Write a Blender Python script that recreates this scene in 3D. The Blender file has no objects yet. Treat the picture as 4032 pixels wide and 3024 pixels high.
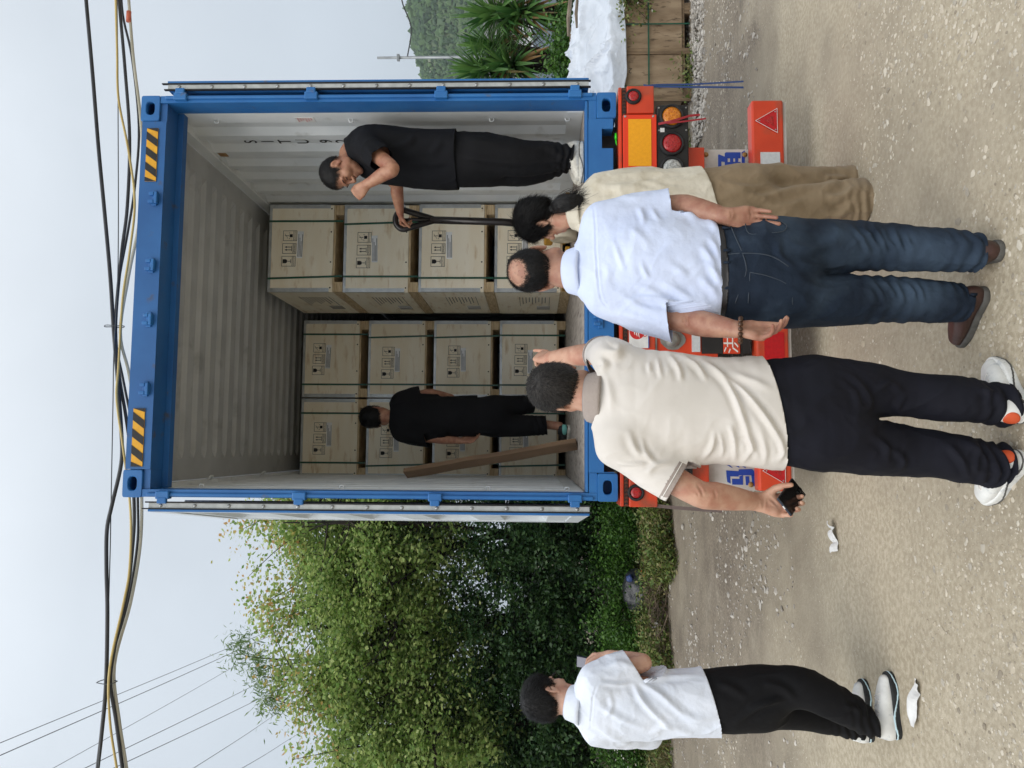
import bpy, bmesh, math, random
import numpy as np
from mathutils import Vector, Matrix

# ------------------------------------------------------------------ camera
SC = bpy.context.scene
FPX = 3028.0
YAW, PIT, ROL = (math.radians(a) for a in (4.85, 1.80, 0.25))
CAM = np.array([-0.923, -4.472, 1.660])
_fw = np.array([math.sin(YAW)*math.cos(PIT), math.cos(YAW)*math.cos(PIT), math.sin(PIT)])
_rt = np.array([math.cos(YAW), -math.sin(YAW), 0.0])
_up = np.cross(_rt, _fw)
RT = _rt*math.cos(ROL)+_up*math.sin(ROL)
UP = -_rt*math.sin(ROL)+_up*math.cos(ROL)
cam_data = bpy.data.cameras.new('camera')
cam_data.sensor_fit = 'HORIZONTAL'; cam_data.sensor_width = 36.0
cam_data.lens = FPX/4032*36.0
cam_data.clip_start = 0.05; cam_data.clip_end = 4000
cam = bpy.data.objects.new('camera', cam_data)
SC.collection.objects.link(cam)
# the phone was held on its side: image right points to the ground
X, Y, Z = -UP, RT, -_fw
cam.matrix_world = Matrix(((X[0], Y[0], Z[0], CAM[0]), (X[1], Y[1], Z[1], CAM[1]), (X[2], Y[2], Z[2], CAM[2]), (0, 0, 0, 1)))
SC.camera = cam

# ------------------------------------------------------------------ overcast sky
world = bpy.data.worlds.new('World'); SC.world = world; world.use_nodes = True
wn, wl = world.node_tree.nodes, world.node_tree.links
wn.clear()
w_out = wn.new('ShaderNodeOutputWorld'); w_bg = wn.new('ShaderNodeBackground')
w_sky = wn.new('ShaderNodeTexSky'); w_sky.sky_type = 'NISHITA'; w_sky.sun_disc = False
SUN_EL, SUN_AZ = math.radians(50), math.radians(212)   # azimuth from +Y, clockwise
w_sky.sun_elevation = SUN_EL; w_sky.sun_rotation = SUN_AZ
w_sky.air_density = 1.0; w_sky.dust_density = 4.0; w_sky.ozone_density = 1.0
w_tc = wn.new('ShaderNodeTexCoord'); w_sep = wn.new('ShaderNodeSeparateXYZ')
w_ramp = wn.new('ShaderNodeValToRGB')               # cloud layer, brighter overhead (CIE overcast)
w_ramp.color_ramp.elements[0].position = 0.0; w_ramp.color_ramp.elements[0].color = (5.2, 5.9, 6.6, 1)
w_ramp.color_ramp.elements[1].position = 1.0; w_ramp.color_ramp.elements[1].color = (14.0, 14.5, 15.0, 1)
w_e = w_ramp.color_ramp.elements.new(0.5); w_e.color = (6.7, 7.3, 7.9, 1)
w_noise = wn.new('ShaderNodeTexNoise'); w_noise.inputs['Scale'].default_value = 2.2; w_noise.inputs['Detail'].default_value = 4
w_nr = wn.new('ShaderNodeMapRange'); w_nr.inputs[1].default_value = 0.3; w_nr.inputs[2].default_value = 0.7
w_nr.inputs[3].default_value = 0.90; w_nr.inputs[4].default_value = 1.07
w_mul = wn.new('ShaderNodeMixRGB'); w_mul.blend_type = 'MULTIPLY'; w_mul.inputs[0].default_value = 1
w_mix = wn.new('ShaderNodeMixRGB'); w_mix.inputs[0].default_value = 0.90
wl.new(w_tc.outputs['Generated'], w_sep.inputs[0]); wl.new(w_sep.outputs['Z'], w_ramp.inputs[0])
wl.new(w_tc.outputs['Generated'], w_noise.inputs['Vector']); wl.new(w_noise.outputs['Fac'], w_nr.inputs[0])
wl.new(w_ramp.outputs[0], w_mul.inputs[1]); wl.new(w_nr.outputs[0], w_mul.inputs[2])
wl.new(w_sky.outputs[0], w_mix.inputs[1]); wl.new(w_mul.outputs[0], w_mix.inputs[2])
wl.new(w_mix.outputs[0], w_bg.inputs['Color']); w_bg.inputs['Strength'].default_value = 0.10
wl.new(w_bg.outputs[0], w_out.inputs['Surface'])

sun_d = bpy.data.lights.new('sun', 'SUN'); sun_d.energy = 1.35; sun_d.angle = math.radians(50); sun_d.color = (1, 0.96, 0.9)
sun = bpy.data.objects.new('sun', sun_d); SC.collection.objects.link(sun)
_sd = Vector((math.sin(SUN_AZ)*math.cos(SUN_EL), math.cos(SUN_AZ)*math.cos(SUN_EL), math.sin(SUN_EL)))
sun.rotation_euler = _sd.to_track_quat('Z', 'Y').to_euler(); sun.location = (0, -3, 12)
SC.view_settings.view_transform = 'Standard'; SC.view_settings.look = 'None'
SC.view_settings.exposure = 0.20; SC.view_settings.gamma = 1.0; SC.view_settings.use_curve_mapping = False
SC.render.engine = 'CYCLES'
SC.cycles.use_denoising = True
SC.cycles.max_bounces = 6; SC.cycles.diffuse_bounces = 4; SC.cycles.glossy_bounces = 3
SC.cycles.transmission_bounces = 4; SC.cycles.transparent_max_bounces = 8; SC.cycles.sample_clamp_indirect = 6

# ------------------------------------------------------------------ helpers
PXS = 4032/2212
def ray(ox, oy):
    ux, uy = 3024-oy*PXS, ox*PXS
    return _fw+(ux-1512)/FPX*RT-(uy-2016)/FPX*UP
def at(ox, oy, Y):
    d = ray(ox, oy); return CAM+d*(Y-CAM[1])/d[1]
def atz(ox, oy, Zv=0.0):
    d = ray(ox, oy); return CAM+d*(Zv-CAM[2])/d[2]
def proj(V):
    d = np.asarray(V, float)-CAM; z = d@_fw
    return np.stack([(2016-FPX*(d@UP)/z)/PXS, (1512-FPX*(d@RT)/z)/PXS], -1)

def link(o, parent=None):
    SC.collection.objects.link(o)
    if parent is not None: o.parent = parent
    return o
def tag(o, label=None, cat=None, group=None, kind=None):
    if label: o['label'] = label
    if cat: o['category'] = cat
    if group: o['group'] = group
    if kind: o['kind'] = kind
    return o
def thing(name, label, cat, loc=(0, 0, 0), rz=0.0, group=None):
    o = bpy.data.objects.new(name, None); o.location = loc; o.rotation_euler = (0, 0, rz); o.empty_display_size = 0.1
    link(o); return tag(o, label, cat, group)
def np_mesh(name, V, F, mats=(), smooth=True, mi=None):
    """V (n,3); F list of equal-length index rows (m,k)"""
    me = bpy.data.meshes.new(name)
    V = np.ascontiguousarray(V, dtype=np.float32); F = np.ascontiguousarray(F, dtype=np.int32)
    m, k = F.shape
    me.vertices.add(len(V)); me.vertices.foreach_set('co', V.ravel())
    me.loops.add(m*k); me.loops.foreach_set('vertex_index', F.ravel())
    me.polygons.add(m); me.polygons.foreach_set('loop_start', np.arange(0, m*k, k, dtype=np.int32))
    me.polygons.foreach_set('loop_total', np.full(m, k, dtype=np.int32))
    me.polygons.foreach_set('use_smooth', np.full(m, smooth, dtype=bool))
    for mt in mats: me.materials.append(mt)
    if mi is not None: me.polygons.foreach_set('material_index', np.asarray(mi, dtype=np.int32))
    me.update(calc_edges=True)
    return me
def mobj(name, me, parent=None, loc=None, rot=None):
    o = bpy.data.objects.new(name, me); link(o, parent)
    if loc is not None: o.location = loc
    if rot is not None: o.rotation_euler = rot
    return o

class MB:
    """collects shapes into one bmesh"""
    def __init__(s): s.bm = bmesh.new()
    def box(s, lo, hi, bev=0.0, rot=None, mi=0):
        lo, hi = np.minimum(lo, hi), np.maximum(lo, hi)
        r = bmesh.ops.create_cube(s.bm, size=1.0); vs = r['verts']
        c, d = (lo+hi)/2, hi-lo
        for v in vs: v.co = Vector((v.co.x*d[0], v.co.y*d[1], v.co.z*d[2]))
        if bev > 0:
            es = list({e for v in vs for e in v.link_edges})
            rr = bmesh.ops.bevel(s.bm, geom=es, offset=bev, segments=2, affect='EDGES', profile=0.5)
            vs = list({v for f in rr['faces'] for v in f.verts} | {v for v in vs if v.is_valid})
        M = Matrix.Translation(Vector(c)) @ (rot if rot is not None else Matrix.Identity(4))
        for v in vs: v.co = M @ v.co
        if mi:
            for f in {f for v in vs for f in v.link_faces}: f.material_index = mi
        return s
    def prism(s, poly, axis, a, b, mi=0):
        """polygon in the two other axes extruded along axis (0,1,2) from a to b"""
        def mk(p, t):
            q = [0, 0, 0]; o = [i for i in range(3) if i != axis]
            q[o[0]], q[o[1]], q[axis] = p[0], p[1], t
            return s.bm.verts.new(q)
        A = [mk(p, a) for p in poly]; B = [mk(p, b) for p in poly]
        n = len(poly); fs = [s.bm.faces.new(A), s.bm.faces.new(B[::-1])]
        for i in range(n): fs.append(s.bm.faces.new((A[i], B[i], B[(i+1) % n], A[(i+1) % n])))
        for f in fs: f.material_index = mi
        return s
    def tube(s, pts, r, n=8, cap=True, mi=0):
        pts = [Vector(p) for p in pts]; R = r if hasattr(r, '__len__') else [r]*len(pts)
        rings = []; prev = None
        for i, p in enumerate(pts):
            t = (pts[min(i+1, len(pts)-1)]-pts[max(i-1, 0)]).normalized()
            if prev is None:
                a = t.orthogonal().normalized()
            else:
                a = (prev-t*prev.dot(t))
                a = a.normalized() if a.length > 1e-6 else t.orthogonal().normalized()
            prev = a; b = t.cross(a)
            rings.append([s.bm.verts.new(p+(a*math.cos(2*math.pi*k/n)+b*math.sin(2*math.pi*k/n))*R[i]) for k in range(n)])
        for i in range(len(rings)-1):
            for k in range(n):
                f = s.bm.faces.new((rings[i][k], rings[i][(k+1) % n], rings[i+1][(k+1) % n], rings[i+1][k])); f.smooth = True; f.material_index = mi
        if cap:
            for rg in (rings[0][::-1], rings[-1]):
                f = s.bm.faces.new(rg); f.material_index = mi
        return s
    def lathe(s, prof, center, axis, n=20, mi=0):
        """prof: (radius, along) pairs; axis: unit vector"""
        ax = Vector(axis).normalized(); a = ax.orthogonal().normalized(); b = ax.cross(a); c = Vector(center)
        rings = [[s.bm.verts.new(c+ax*h+(a*math.cos(2*math.pi*k/n)+b*math.sin(2*math.pi*k/n))*max(r, 1e-4)) for k in range(n)] for r, h in prof]
        for i in range(len(rings)-1):
            for k in range(n):
                f = s.bm.faces.new((rings[i][k], rings[i][(k+1) % n], rings[i+1][(k+1) % n], rings[i+1][k])); f.smooth = True; f.material_index = mi
        for rg in (rings[0][::-1], rings[-1]):
            f = s.bm.faces.new(rg); f.material_index = mi
        return s
    def quad(s, pts, mi=0):
        f = s.bm.faces.new([s.bm.verts.new(p) for p in pts]); f.material_index = mi; return s
    def mesh(s, name, *mats, smooth=False):
        bmesh.ops.recalc_face_normals(s.bm, faces=s.bm.faces)
        me = bpy.data.meshes.new(name); s.bm.to_mesh(me); s.bm.free()
        for m in mats: me.materials.append(m)
        if smooth: me.polygons.foreach_set('use_smooth', np.ones(len(me.polygons), bool))
        return me
    def build(s, name, mat, parent=None, smooth=False):
        return mobj(name, s.mesh(name, *(mat if isinstance(mat, (list, tuple)) else (mat,)), smooth=smooth), parent)

def text_mesh(txt, size, name, mat, width=None, depth=0.0, bold=0.0):
    cu = bpy.data.curves.new('lettering', 'FONT'); cu.body = txt; cu.size = size; cu.align_x = 'CENTER'; cu.align_y = 'CENTER'
    cu.resolution_u = 3; cu.extrude = depth; cu.offset = bold
    o = bpy.data.objects.new('lettering', cu); SC.collection.objects.link(o)
    dg = bpy.context.evaluated_depsgraph_get()
    me = bpy.data.meshes.new_from_object(o.evaluated_get(dg)); me.name = name
    bpy.data.objects.remove(o); bpy.data.curves.remove(cu)
    me.materials.clear(); me.materials.append(mat)
    return me

# ------------------------------------------------------------------ noise + materials
def _hash(ix, iy, iz, seed):
    h = (ix*374761393+iy*668265263+iz*2147483647+seed*974634777) & 0xFFFFFFFF
    h = ((h ^ (h >> 13))*1274126177) & 0xFFFFFFFF
    return ((h ^ (h >> 16)) & 0xFFFF)/65535.0
def vnoise(P, seed=0):
    P = np.asarray(P, float); f = np.floor(P); i = f.astype(np.int64); t = P-f; t = t*t*(3-2*t); r = 0
    for dx in (0, 1):
        for dy in (0, 1):
            for dz in (0, 1):
                w = (t[..., 0] if dx else 1-t[..., 0])*(t[..., 1] if dy else 1-t[..., 1])*(t[..., 2] if dz else 1-t[..., 2])
                r = r+w*_hash(i[..., 0]+dx, i[..., 1]+dy, i[..., 2]+dz, seed)
    return r*2-1
def fbm(P, oct=3, seed=0):
    P = np.asarray(P, float); r = 0; a = 1.0; s = 0
    for o in range(oct):
        r = r+a*vnoise(P*2**o+17.3*o, seed+o); s += a; a *= 0.5
    return r/s

def srgb(r, g, b):
    def c(v):
        v /= 255.0
        return v/12.92 if v <= 0.04045 else ((v+0.055)/1.055)**2.4
    return (c(r), c(g), c(b), 1.0)
MATS = {}
def mat(name, c1, c2=None, rough=0.6, scale=8.0, bump=0.0, bscale=40.0, metal=0.0, spec=0.5, detail=4, coords='Object', stretch=(1, 1, 1),
        sss=0.0, trans=0.0, lo=0.35, hi=0.65, c3=None, s3=2.0, lo3=0.55, hi3=0.7, island=None, rand=0.0, rough2=None, bdist=0.01, sheen=0.0, coat=0.0):
    if name in MATS: return MATS[name]
    m = bpy.data.materials.new(name); m.use_nodes = True
    N, L = m.node_tree.nodes, m.node_tree.links; N.clear()
    out = N.new('ShaderNodeOutputMaterial'); b = N.new('ShaderNodeBsdfPrincipled'); L.new(b.outputs[0], out.inputs[0])
    b.inputs['Roughness'].default_value = rough; b.inputs['Metallic'].default_value = metal
    b.inputs['Specular IOR Level'].default_value = spec
    if sheen: b.inputs['Sheen Weight'].default_value = sheen; b.inputs['Sheen Roughness'].default_value = 0.5
    if coat: b.inputs['Coat Weight'].default_value = coat; b.inputs['Coat Roughness'].default_value = 0.1
    if sss:
        b.inputs['Subsurface Weight'].default_value = sss; b.inputs['Subsurface Radius'].default_value = (0.012, 0.005, 0.003); b.inputs['Subsurface Scale'].default_value = 0.6
    tc = N.new('ShaderNodeTexCoord'); mp = N.new('ShaderNodeMapping'); mp.inputs['Scale'].default_value = stretch
    L.new(tc.outputs[coords], mp.inputs[0]); vec = mp.outputs[0]
    if rand:
        oi = N.new('ShaderNodeObjectInfo'); cx = N.new('ShaderNodeVectorMath'); cx.operation = 'SCALE'
        L.new(oi.outputs['Random'], cx.inputs['Scale']); cx.inputs[0].default_value = (37, 53, 71)
        ad = N.new('ShaderNodeVectorMath'); ad.operation = 'ADD'; L.new(vec, ad.inputs[0]); L.new(cx.outputs[0], ad.inputs[1]); vec = ad.outputs[0]
    col = None
    if c2 is not None:
        n = N.new('ShaderNodeTexNoise'); n.inputs['Scale'].default_value = scale; n.inputs['Detail'].default_value = detail; L.new(vec, n.inputs['Vector'])
        r = N.new('ShaderNodeValToRGB'); r.color_ramp.elements[0].position = lo; r.color_ramp.elements[1].position = hi
        r.color_ramp.elements[0].color = c1; r.color_ramp.elements[1].color = c2; L.new(n.outputs['Fac'], r.inputs[0]); col = r.outputs[0]
        if rough2 is not None:
            mr = N.new('ShaderNodeMapRange'); mr.inputs[1].default_value = lo; mr.inputs[2].default_value = hi; mr.inputs[3].default_value = rough; mr.inputs[4].default_value = rough2
            L.new(n.outputs['Fac'], mr.inputs[0]); L.new(mr.outputs[0], b.inputs['Roughness'])
    if c3 is not None:
        n3 = N.new('ShaderNodeTexNoise'); n3.inputs['Scale'].default_value = s3; n3.inputs['Detail'].default_value = 6; L.new(vec, n3.inputs['Vector'])
        r3 = N.new('ShaderNodeMapRange'); r3.inputs[1].default_value = lo3; r3.inputs[2].default_value = hi3; L.new(n3.outputs['Fac'], r3.inputs[0])
        mx = N.new('ShaderNodeMixRGB'); L.new(r3.outputs[0], mx.inputs[0])
        if col: L.new(col, mx.inputs[1])
        else: mx.inputs[1].default_value = c1
        mx.inputs[2].default_value = c3; col = mx.outputs[0]
    if island is not None:
        g = N.new('ShaderNodeNewGeometry'); ri = N.new('ShaderNodeValToRGB'); ri.color_ramp.interpolation = 'LINEAR'
        els = ri.color_ramp.elements
        for k, c in enumerate(island):
            p = k/(len(island)-1)
            e = els[k] if k < 2 else els.new(p)
            e.position = p; e.color = c
        L.new(g.outputs['Random Per Island'], ri.inputs[0])
        if col:
            mx = N.new('ShaderNodeMixRGB'); mx.blend_type = 'MULTIPLY'; mx.inputs[0].default_value = 1; L.new(col, mx.inputs[1]); L.new(ri.outputs[0], mx.inputs[2]); col = mx.outputs[0]
        else: col = ri.outputs[0]
    if col: L.new(col, b.inputs['Base Color'])
    else: b.inputs['Base Color'].default_value = c1
    if bump:
        nb = N.new('ShaderNodeTexNoise'); nb.inputs['Scale'].default_value = bscale; nb.inputs['Detail'].default_value = 6; L.new(vec, nb.inputs['Vector'])
        bp = N.new('ShaderNodeBump'); bp.inputs['Strength'].default_value = bump; bp.inputs['Distance'].default_value = bdist
        L.new(nb.outputs['Fac'], bp.inputs['Height']); L.new(bp.outputs[0], b.inputs['Normal'])
    if trans:
        t = N.new('ShaderNodeBsdfTranslucent'); ms = N.new('ShaderNodeMixShader'); ms.inputs[0].default_value = trans
        if col: L.new(col, t.inputs[0])
        else: t.inputs[0].default_value = c1
        L.new(b.outputs[0], ms.inputs[1]); L.new(t.outputs[0], ms.inputs[2]); L.new(ms.outputs[0], out.inputs[0])
    MATS[name] = m
    return m
# ------------------------------------------------------------------ paint and surface materials
M_BLUE = mat('container_blue_paint', srgb(44, 113, 178), srgb(34, 98, 163), rough=0.42, scale=3, c3=srgb(96, 92, 92), s3=11, lo3=0.66, hi3=0.80, bump=0.12, bscale=60, bdist=0.004, rough2=0.55)
M_BLUED = mat('header_blue_paint', srgb(36, 98, 160), srgb(28, 86, 146), rough=0.5, scale=3, c3=srgb(78, 74, 74), s3=10, lo3=0.64, hi3=0.78, bump=0.12, bscale=60, bdist=0.004)
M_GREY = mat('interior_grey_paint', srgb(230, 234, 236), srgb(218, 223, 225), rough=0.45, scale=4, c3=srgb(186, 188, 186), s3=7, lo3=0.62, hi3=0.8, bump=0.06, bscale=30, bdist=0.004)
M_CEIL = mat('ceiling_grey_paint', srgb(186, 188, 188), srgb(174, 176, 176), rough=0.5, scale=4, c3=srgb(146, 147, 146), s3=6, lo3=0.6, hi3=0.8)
M_WHITE = mat('door_white_paint', srgb(214, 220, 224), srgb(200, 206, 212), rough=0.4, scale=3, c3=srgb(150, 146, 140), s3=6, lo3=0.66, hi3=0.8)
M_GASKET = mat('black_rubber', srgb(20, 20, 22), srgb(34, 34, 36), rough=0.75, scale=30)
M_STRIP = mat('gasket_strip', srgb(196, 200, 200), srgb(176, 180, 180), rough=0.4, scale=20)
M_BOLT = mat('galvanised_bolt', srgb(190, 192, 192), srgb(150, 152, 152), rough=0.35, metal=0.7, scale=40)
M_PLY = mat('floor_plywood', srgb(176, 167, 158), srgb(146, 138, 130), rough=0.75, scale=5, stretch=(6, 1, 6), c3=srgb(96, 88, 82), s3=4, lo3=0.55, hi3=0.75, bump=0.2, bscale=30)
M_YEL = mat('hazard_yellow', srgb(232, 172, 32), srgb(216, 156, 26), rough=0.45, scale=20)
M_BLK = mat('matt_black', srgb(24, 24, 25), srgb(34, 33, 33), rough=0.6, scale=15)
M_PAPER = mat('white_paper', srgb(228, 228, 226), srgb(210, 210, 208), rough=0.7, scale=20)
M_REDINK = mat('red_ink', srgb(190, 70, 70), rough=0.7)
M_INK = mat('black_ink', srgb(32, 30, 30), rough=0.7)
M_TAPE = mat('brown_tape', srgb(168, 128, 70), srgb(146, 108, 56), rough=0.4, scale=20)

# ------------------------------------------------------------------ shipping container (rear face at y = 0)
Z0 = 1.187; HW = 1.219; HT = 2.896; CL = 12.19; FLOOR = 1.375
cont = thing('shipping_container', 'open blue high cube shipping container loaded on the orange trailer', 'container', (0, 0, 0))

def casting(rear=True):
    m = MB(); w, d, h = 0.162, 0.178, 0.118
    n = 24; bm = m.bm
    def ringpt(k, kind):
        a = 2*math.pi*k/n
        c, s = math.cos(a), math.sin(a)
        if kind == 'o':
            e = 0.16
            return (math.copysign(abs(c)**e, c)*w/2, math.copysign(abs(s)**e, s)*h/2)
        e = 0.7
        return (math.copysign(abs(c)**e, c)*0.040, math.copysign(abs(s)**e, s)*0.026)
    loops = []
    for kind, yy, sc in (('o', d, 1), ('o', 0.006, 1), ('o', 0.0, 0.955), ('i', 0.0, 1.12), ('i', 0.006, 1), ('i', 0.03, 1)):
        loops.append([bm.verts.new((ringpt(k, kind)[0]*sc, yy, ringpt(k, kind)[1]*sc)) for k in range(n)])
    for a, b in zip(loops[:-1], loops[1:]):
        for k in range(n):
            bm.faces.new((a[k], a[(k+1) % n], b[(k+1) % n], b[k]))
    bm.faces.new(loops[0])
    # hollow chamber behind the hole
    c0 = [bm.verts.new((ringpt(k, 'o')[0]*0.86, 0.03, ringpt(k, 'o')[1]*0.82)) for k in range(n)]
    c1 = [bm.verts.new((ringpt(k, 'o')[0]*0.86, 0.15, ringpt(k, 'o')[1]*0.82)) for k in range(n)]
    for a, b in ((loops[-1], c0), (c0, c1)):
        for k in range(n): bm.faces.new((a[k], a[(k+1) % n], b[(k+1) % n], b[k]))
    bm.faces.new(c1)
    return m.mesh('corner_casting', M_BLUE)
me_cast = casting()
for sx in (1, -1):
    for zz in (Z0+0.059, Z0+HT-0.059):
        mobj('corner_casting', me_cast, cont, (sx*(HW-0.0805), -0.004, zz))
        mobj('corner_casting', me_cast, cont, (sx*(HW-0.0805), CL, zz), (0, 0, math.pi))
# posts
for sx in (1, -1):
    m = MB()
    m.prism([(sx*1.172, 0.0), (sx*1.2155, 0.0), (sx*1.2155, 0.055), (sx*1.211, 0.055), (sx*1.211, 0.15), (sx*1.172, 0.15)], 2, Z0+0.119, Z0+HT-0.119)
    m.build('corner_post', M_BLUE, cont)
    m = MB(); m.box((sx*1.1905, 0.02-0.036, Z0+0.14), (sx*1.2125, 0.004, Z0+HT-0.15), 0.008); m.build('post_flange', M_BLUE, cont)
    MB().box((sx*1.165, CL-0.15, Z0+0.119), (sx*1.2155, CL-0.01, Z0+HT-0.119)).build('corner_post', M_BLUE, cont)
    for k, zz in enumerate((3.833, 3.03, 2.24, 1.435)):
        m = MB(); m.box((sx*1.180, -0.030, zz-0.040), (sx*1.226, 0.0175, zz+0.040), 0.006)
        m.box((sx*1.216, -0.034, zz-0.028), (sx*1.252, -0.008, zz+0.028), 0.006); m.build('hinge', M_BLUE, cont)
# header with a lower lip and cam keepers
m = MB(); m.prism([(0.0, Z0+2.735), (0.0, Z0+HT-0.012), (0.10, Z0+HT-0.004), (0.15, Z0+HT-0.03), (0.15, Z0+2.735)], 0, -1.055, 1.055)
m.build('header', M_BLUED, cont)
for sx in (1, -1):
    MB().box((sx*1.056, 0.012, Z0+2.737), (sx*1.1715, 0.149, Z0+HT-0.12)).build('header_gusset', M_BLUED, cont)
MB().box((-1.17, 0.151, Z0+2.70), (1.17, 0.205, Z0+2.89)).build('header_lip', M_BLUED, cont)
for kx in (0.572, 0.16, -0.168, -0.583):
    m = MB(); m.box((kx-0.034, -0.030, 3.945), (kx+0.034, -0.001, 3.965), 0.004); m.box((kx-0.034, -0.032, 3.965), (kx-0.014, -0.001, 4.000), 0.004)
    m.box((kx+0.014, -0.032, 3.965), (kx+0.034, -0.001, 3.995), 0.004); m.box((kx-0.045, -0.012, 3.955), (kx+0.045, -0.001, 3.985), 0.003)
    m.build('cam_keeper', M_BLUE, cont)
for (a, b) in ((0.679, 1.010), (-1.040, -0.698)):
    d = MB(); z0, z1 = 3.968, 4.036; w = b-a; p = w/7*2
    k = 0
    m = MB(); m.box((a, -0.006, z0), (b, -0.001, z1)); o = m.build('hazard_stripe', M_YEL, cont)
    x = a-0.07
    while x < b:
        pts = [(x, z0), (x+p/2, z0), (x+p/2+0.05, z1), (x+0.05, z1)]
        poly = []
        # clip to the sticker
        q = [(min(max(px, a), b), pz) for px, pz in pts]
        if max(t[0] for t in q)-min(t[0] for t in q) > 0.01:
            pp = [t for i, t in enumerate(q) if t != q[i-1]]
            if len(pp) >= 3: d.prism(pp, 1, -0.0085, -0.0062)
        x += p
    d.build('black_bars', M_BLK, o)
# sill with two lock pockets open at the bottom
sill = [(-1.055, Z0+0.02), (-1.051, Z0+0.02), (-1.051, 1.268), (-0.932, 1.268), (-0.932, Z0+0.02), (0.872, Z0+0.02), (0.872, 1.274), (0.993, 1.274), (0.993, Z0+0.02), (1.055, Z0+0.02), (1.055, 1.355), (-1.055, 1.355)]
MB().prism(sill, 1, 0.0, 0.11).build('door_sill', M_BLUE, cont)
for sx in (1, -1): MB().box((sx*1.171, 0.004, 1.3065), (sx*1.057, 0.109, 1.353)).build('sill_end', M_BLUE, cont)
MB().box((-1.168, 0.004, 1.357), (1.168, 0.125, 1.372), 0.003).build('threshold_plate', M_BLUE, cont)
MB().box((-1.05, 0.111, 1.178), (1.05, 0.15, 1.34)).build('pocket_shade_sheet', M_BLK, cont)  # black sheet puts shade behind the open lock pockets
for kx in (0.57, 0.16, -0.17, -0.58):
    MB().box((kx-0.03, -0.028, 1.285), (kx-0.012, -0.001, 1.325), 0.004).box((kx+0.012, -0.028, 1.285), (kx+0.03, -0.001, 1.325), 0.004).box((kx-0.045, -0.013, 1.27), (kx+0.045, -0.001, 1.30), 0.003).build('cam_keeper', M_BLUE, cont)

def corrug(y0, y1, xi, xo, per=0.278):
    """profile of alternating inner and outer flats along y"""
    pts = [(xi, y0)]; y = y0+0.14
    pts.append((xi, y))
    while y+per < y1:
        pts += [(xo, y+0.068), (xo, y+0.068+0.072), (xi, y+0.068*2+0.072), (xi, y+per)]
        y += per
    pts.append((xi, y1)); return pts
for sx in (1, -1):
    pr = corrug(0.152, CL-0.151, sx*1.172, sx*1.205)
    m = MB(); bm = m.bm
    for off, mi in ((0.0, 0), (0.002, 1)):
        A = [bm.verts.new((x+sx*off, y, 1.30)) for x, y in pr]; B = [bm.verts.new((x+sx*off, y, 4.0)) for x, y in pr]
        for i in range(len(pr)-1):
            f = bm.faces.new((A[i], A[i+1], B[i+1], B[i])); f.material_index = mi
    w = m.build('side_wall', [M_GREY, M_BLUE], cont)
    MB().box((sx*1.150, 0.152, 3.962), (sx*1.2165, CL-0.151, 4.075), 0.006).build('top_rail', M_GREY, cont)
    MB().box((sx*1.2062, 0.18, Z0+0.02), (sx*1.2165, CL-0.181, 1.36)).build('bottom_rail', M_BLUE, cont)
    for yy in np.arange(0.9, 6, 1.05):           # lashing rings at the top rail
        MB().tube([(sx*1.149, yy-0.03, 3.955), (sx*1.125, yy-0.02, 3.935), (sx*1.125, yy+0.02, 3.935), (sx*1.149, yy+0.03, 3.955)], 0.007, 6).build('lashing_ring', M_GREY, cont)
    for zz in (3.72, 2.85, 1.95, 1.47):
        MB().tube([(sx*1.171, 0.25, zz+0.014), (sx*1.152, 0.25, zz+0.010), (sx*1.152, 0.25, zz-0.010), (sx*1.171, 0.25, zz-0.014)], 0.004, 6).build('lashing_ring', M_GREY, cont)
# roof: shallow transverse corrugations
ys = [0.19]; zs = [4.052]; y = 0.25
while y+0.209 < CL-0.2:
    ys += [y, y+0.02, y+0.07, y+0.09]; zs += [4.050, 4.080, 4.080, 4.050]; y += 0.18
ys.append(CL-0.15); zs.append(4.052)
m = MB(); bm = m.bm
for off, mi in ((0, 0), (0.002, 1)):
    xs = (-1.149, -1.0, -0.95, 0.95, 1.0, 1.149)
    rows = [[bm.verts.new((x, yy, (zz if abs(x) < 0.97 else 4.052)+off)) for x in xs] for yy, zz in zip(ys, zs)]
    for a, b in zip(rows[:-1], rows[1:]):
        for i in range(len(xs)-1):
            f = bm.faces.new((a[i], a[i+1], b[i+1], b[i])); f.material_index = mi
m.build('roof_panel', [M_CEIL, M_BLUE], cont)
MB().box((-1.165, CL-0.14, 1.31), (1.165, CL-0.12, 4.05)).build('front_wall', [M_GREY], cont)
# plywood floor boards
me_fb = MB().box((-0.581, 0.003, -0.028), (0.581, 1.197, 0), 0.002).mesh('floor_board', M_PLY)
for k in range(10):
    for sx in (-1, 1):
        mobj('floor_board', me_fb, cont, (sx*0.5835, 0.128+k*1.2, FLOOR+(0.001 if (k+sx) % 3 == 0 else 0)))
for k in range(10): MB().box((-1.16, 0.3+k*1.2, Z0+0.03), (1.16, 0.36+k*1.2, FLOOR-0.03)).build('cross_member', M_BLUED, cont)
# kick strip at the foot of each wall
for sx in (1, -1): MB().box((sx*1.168, 0.16, FLOOR+0.002), (sx*1.1715, CL-0.2, FLOOR+0.10)).build('kick_strip', M_GREY, cont)

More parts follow.
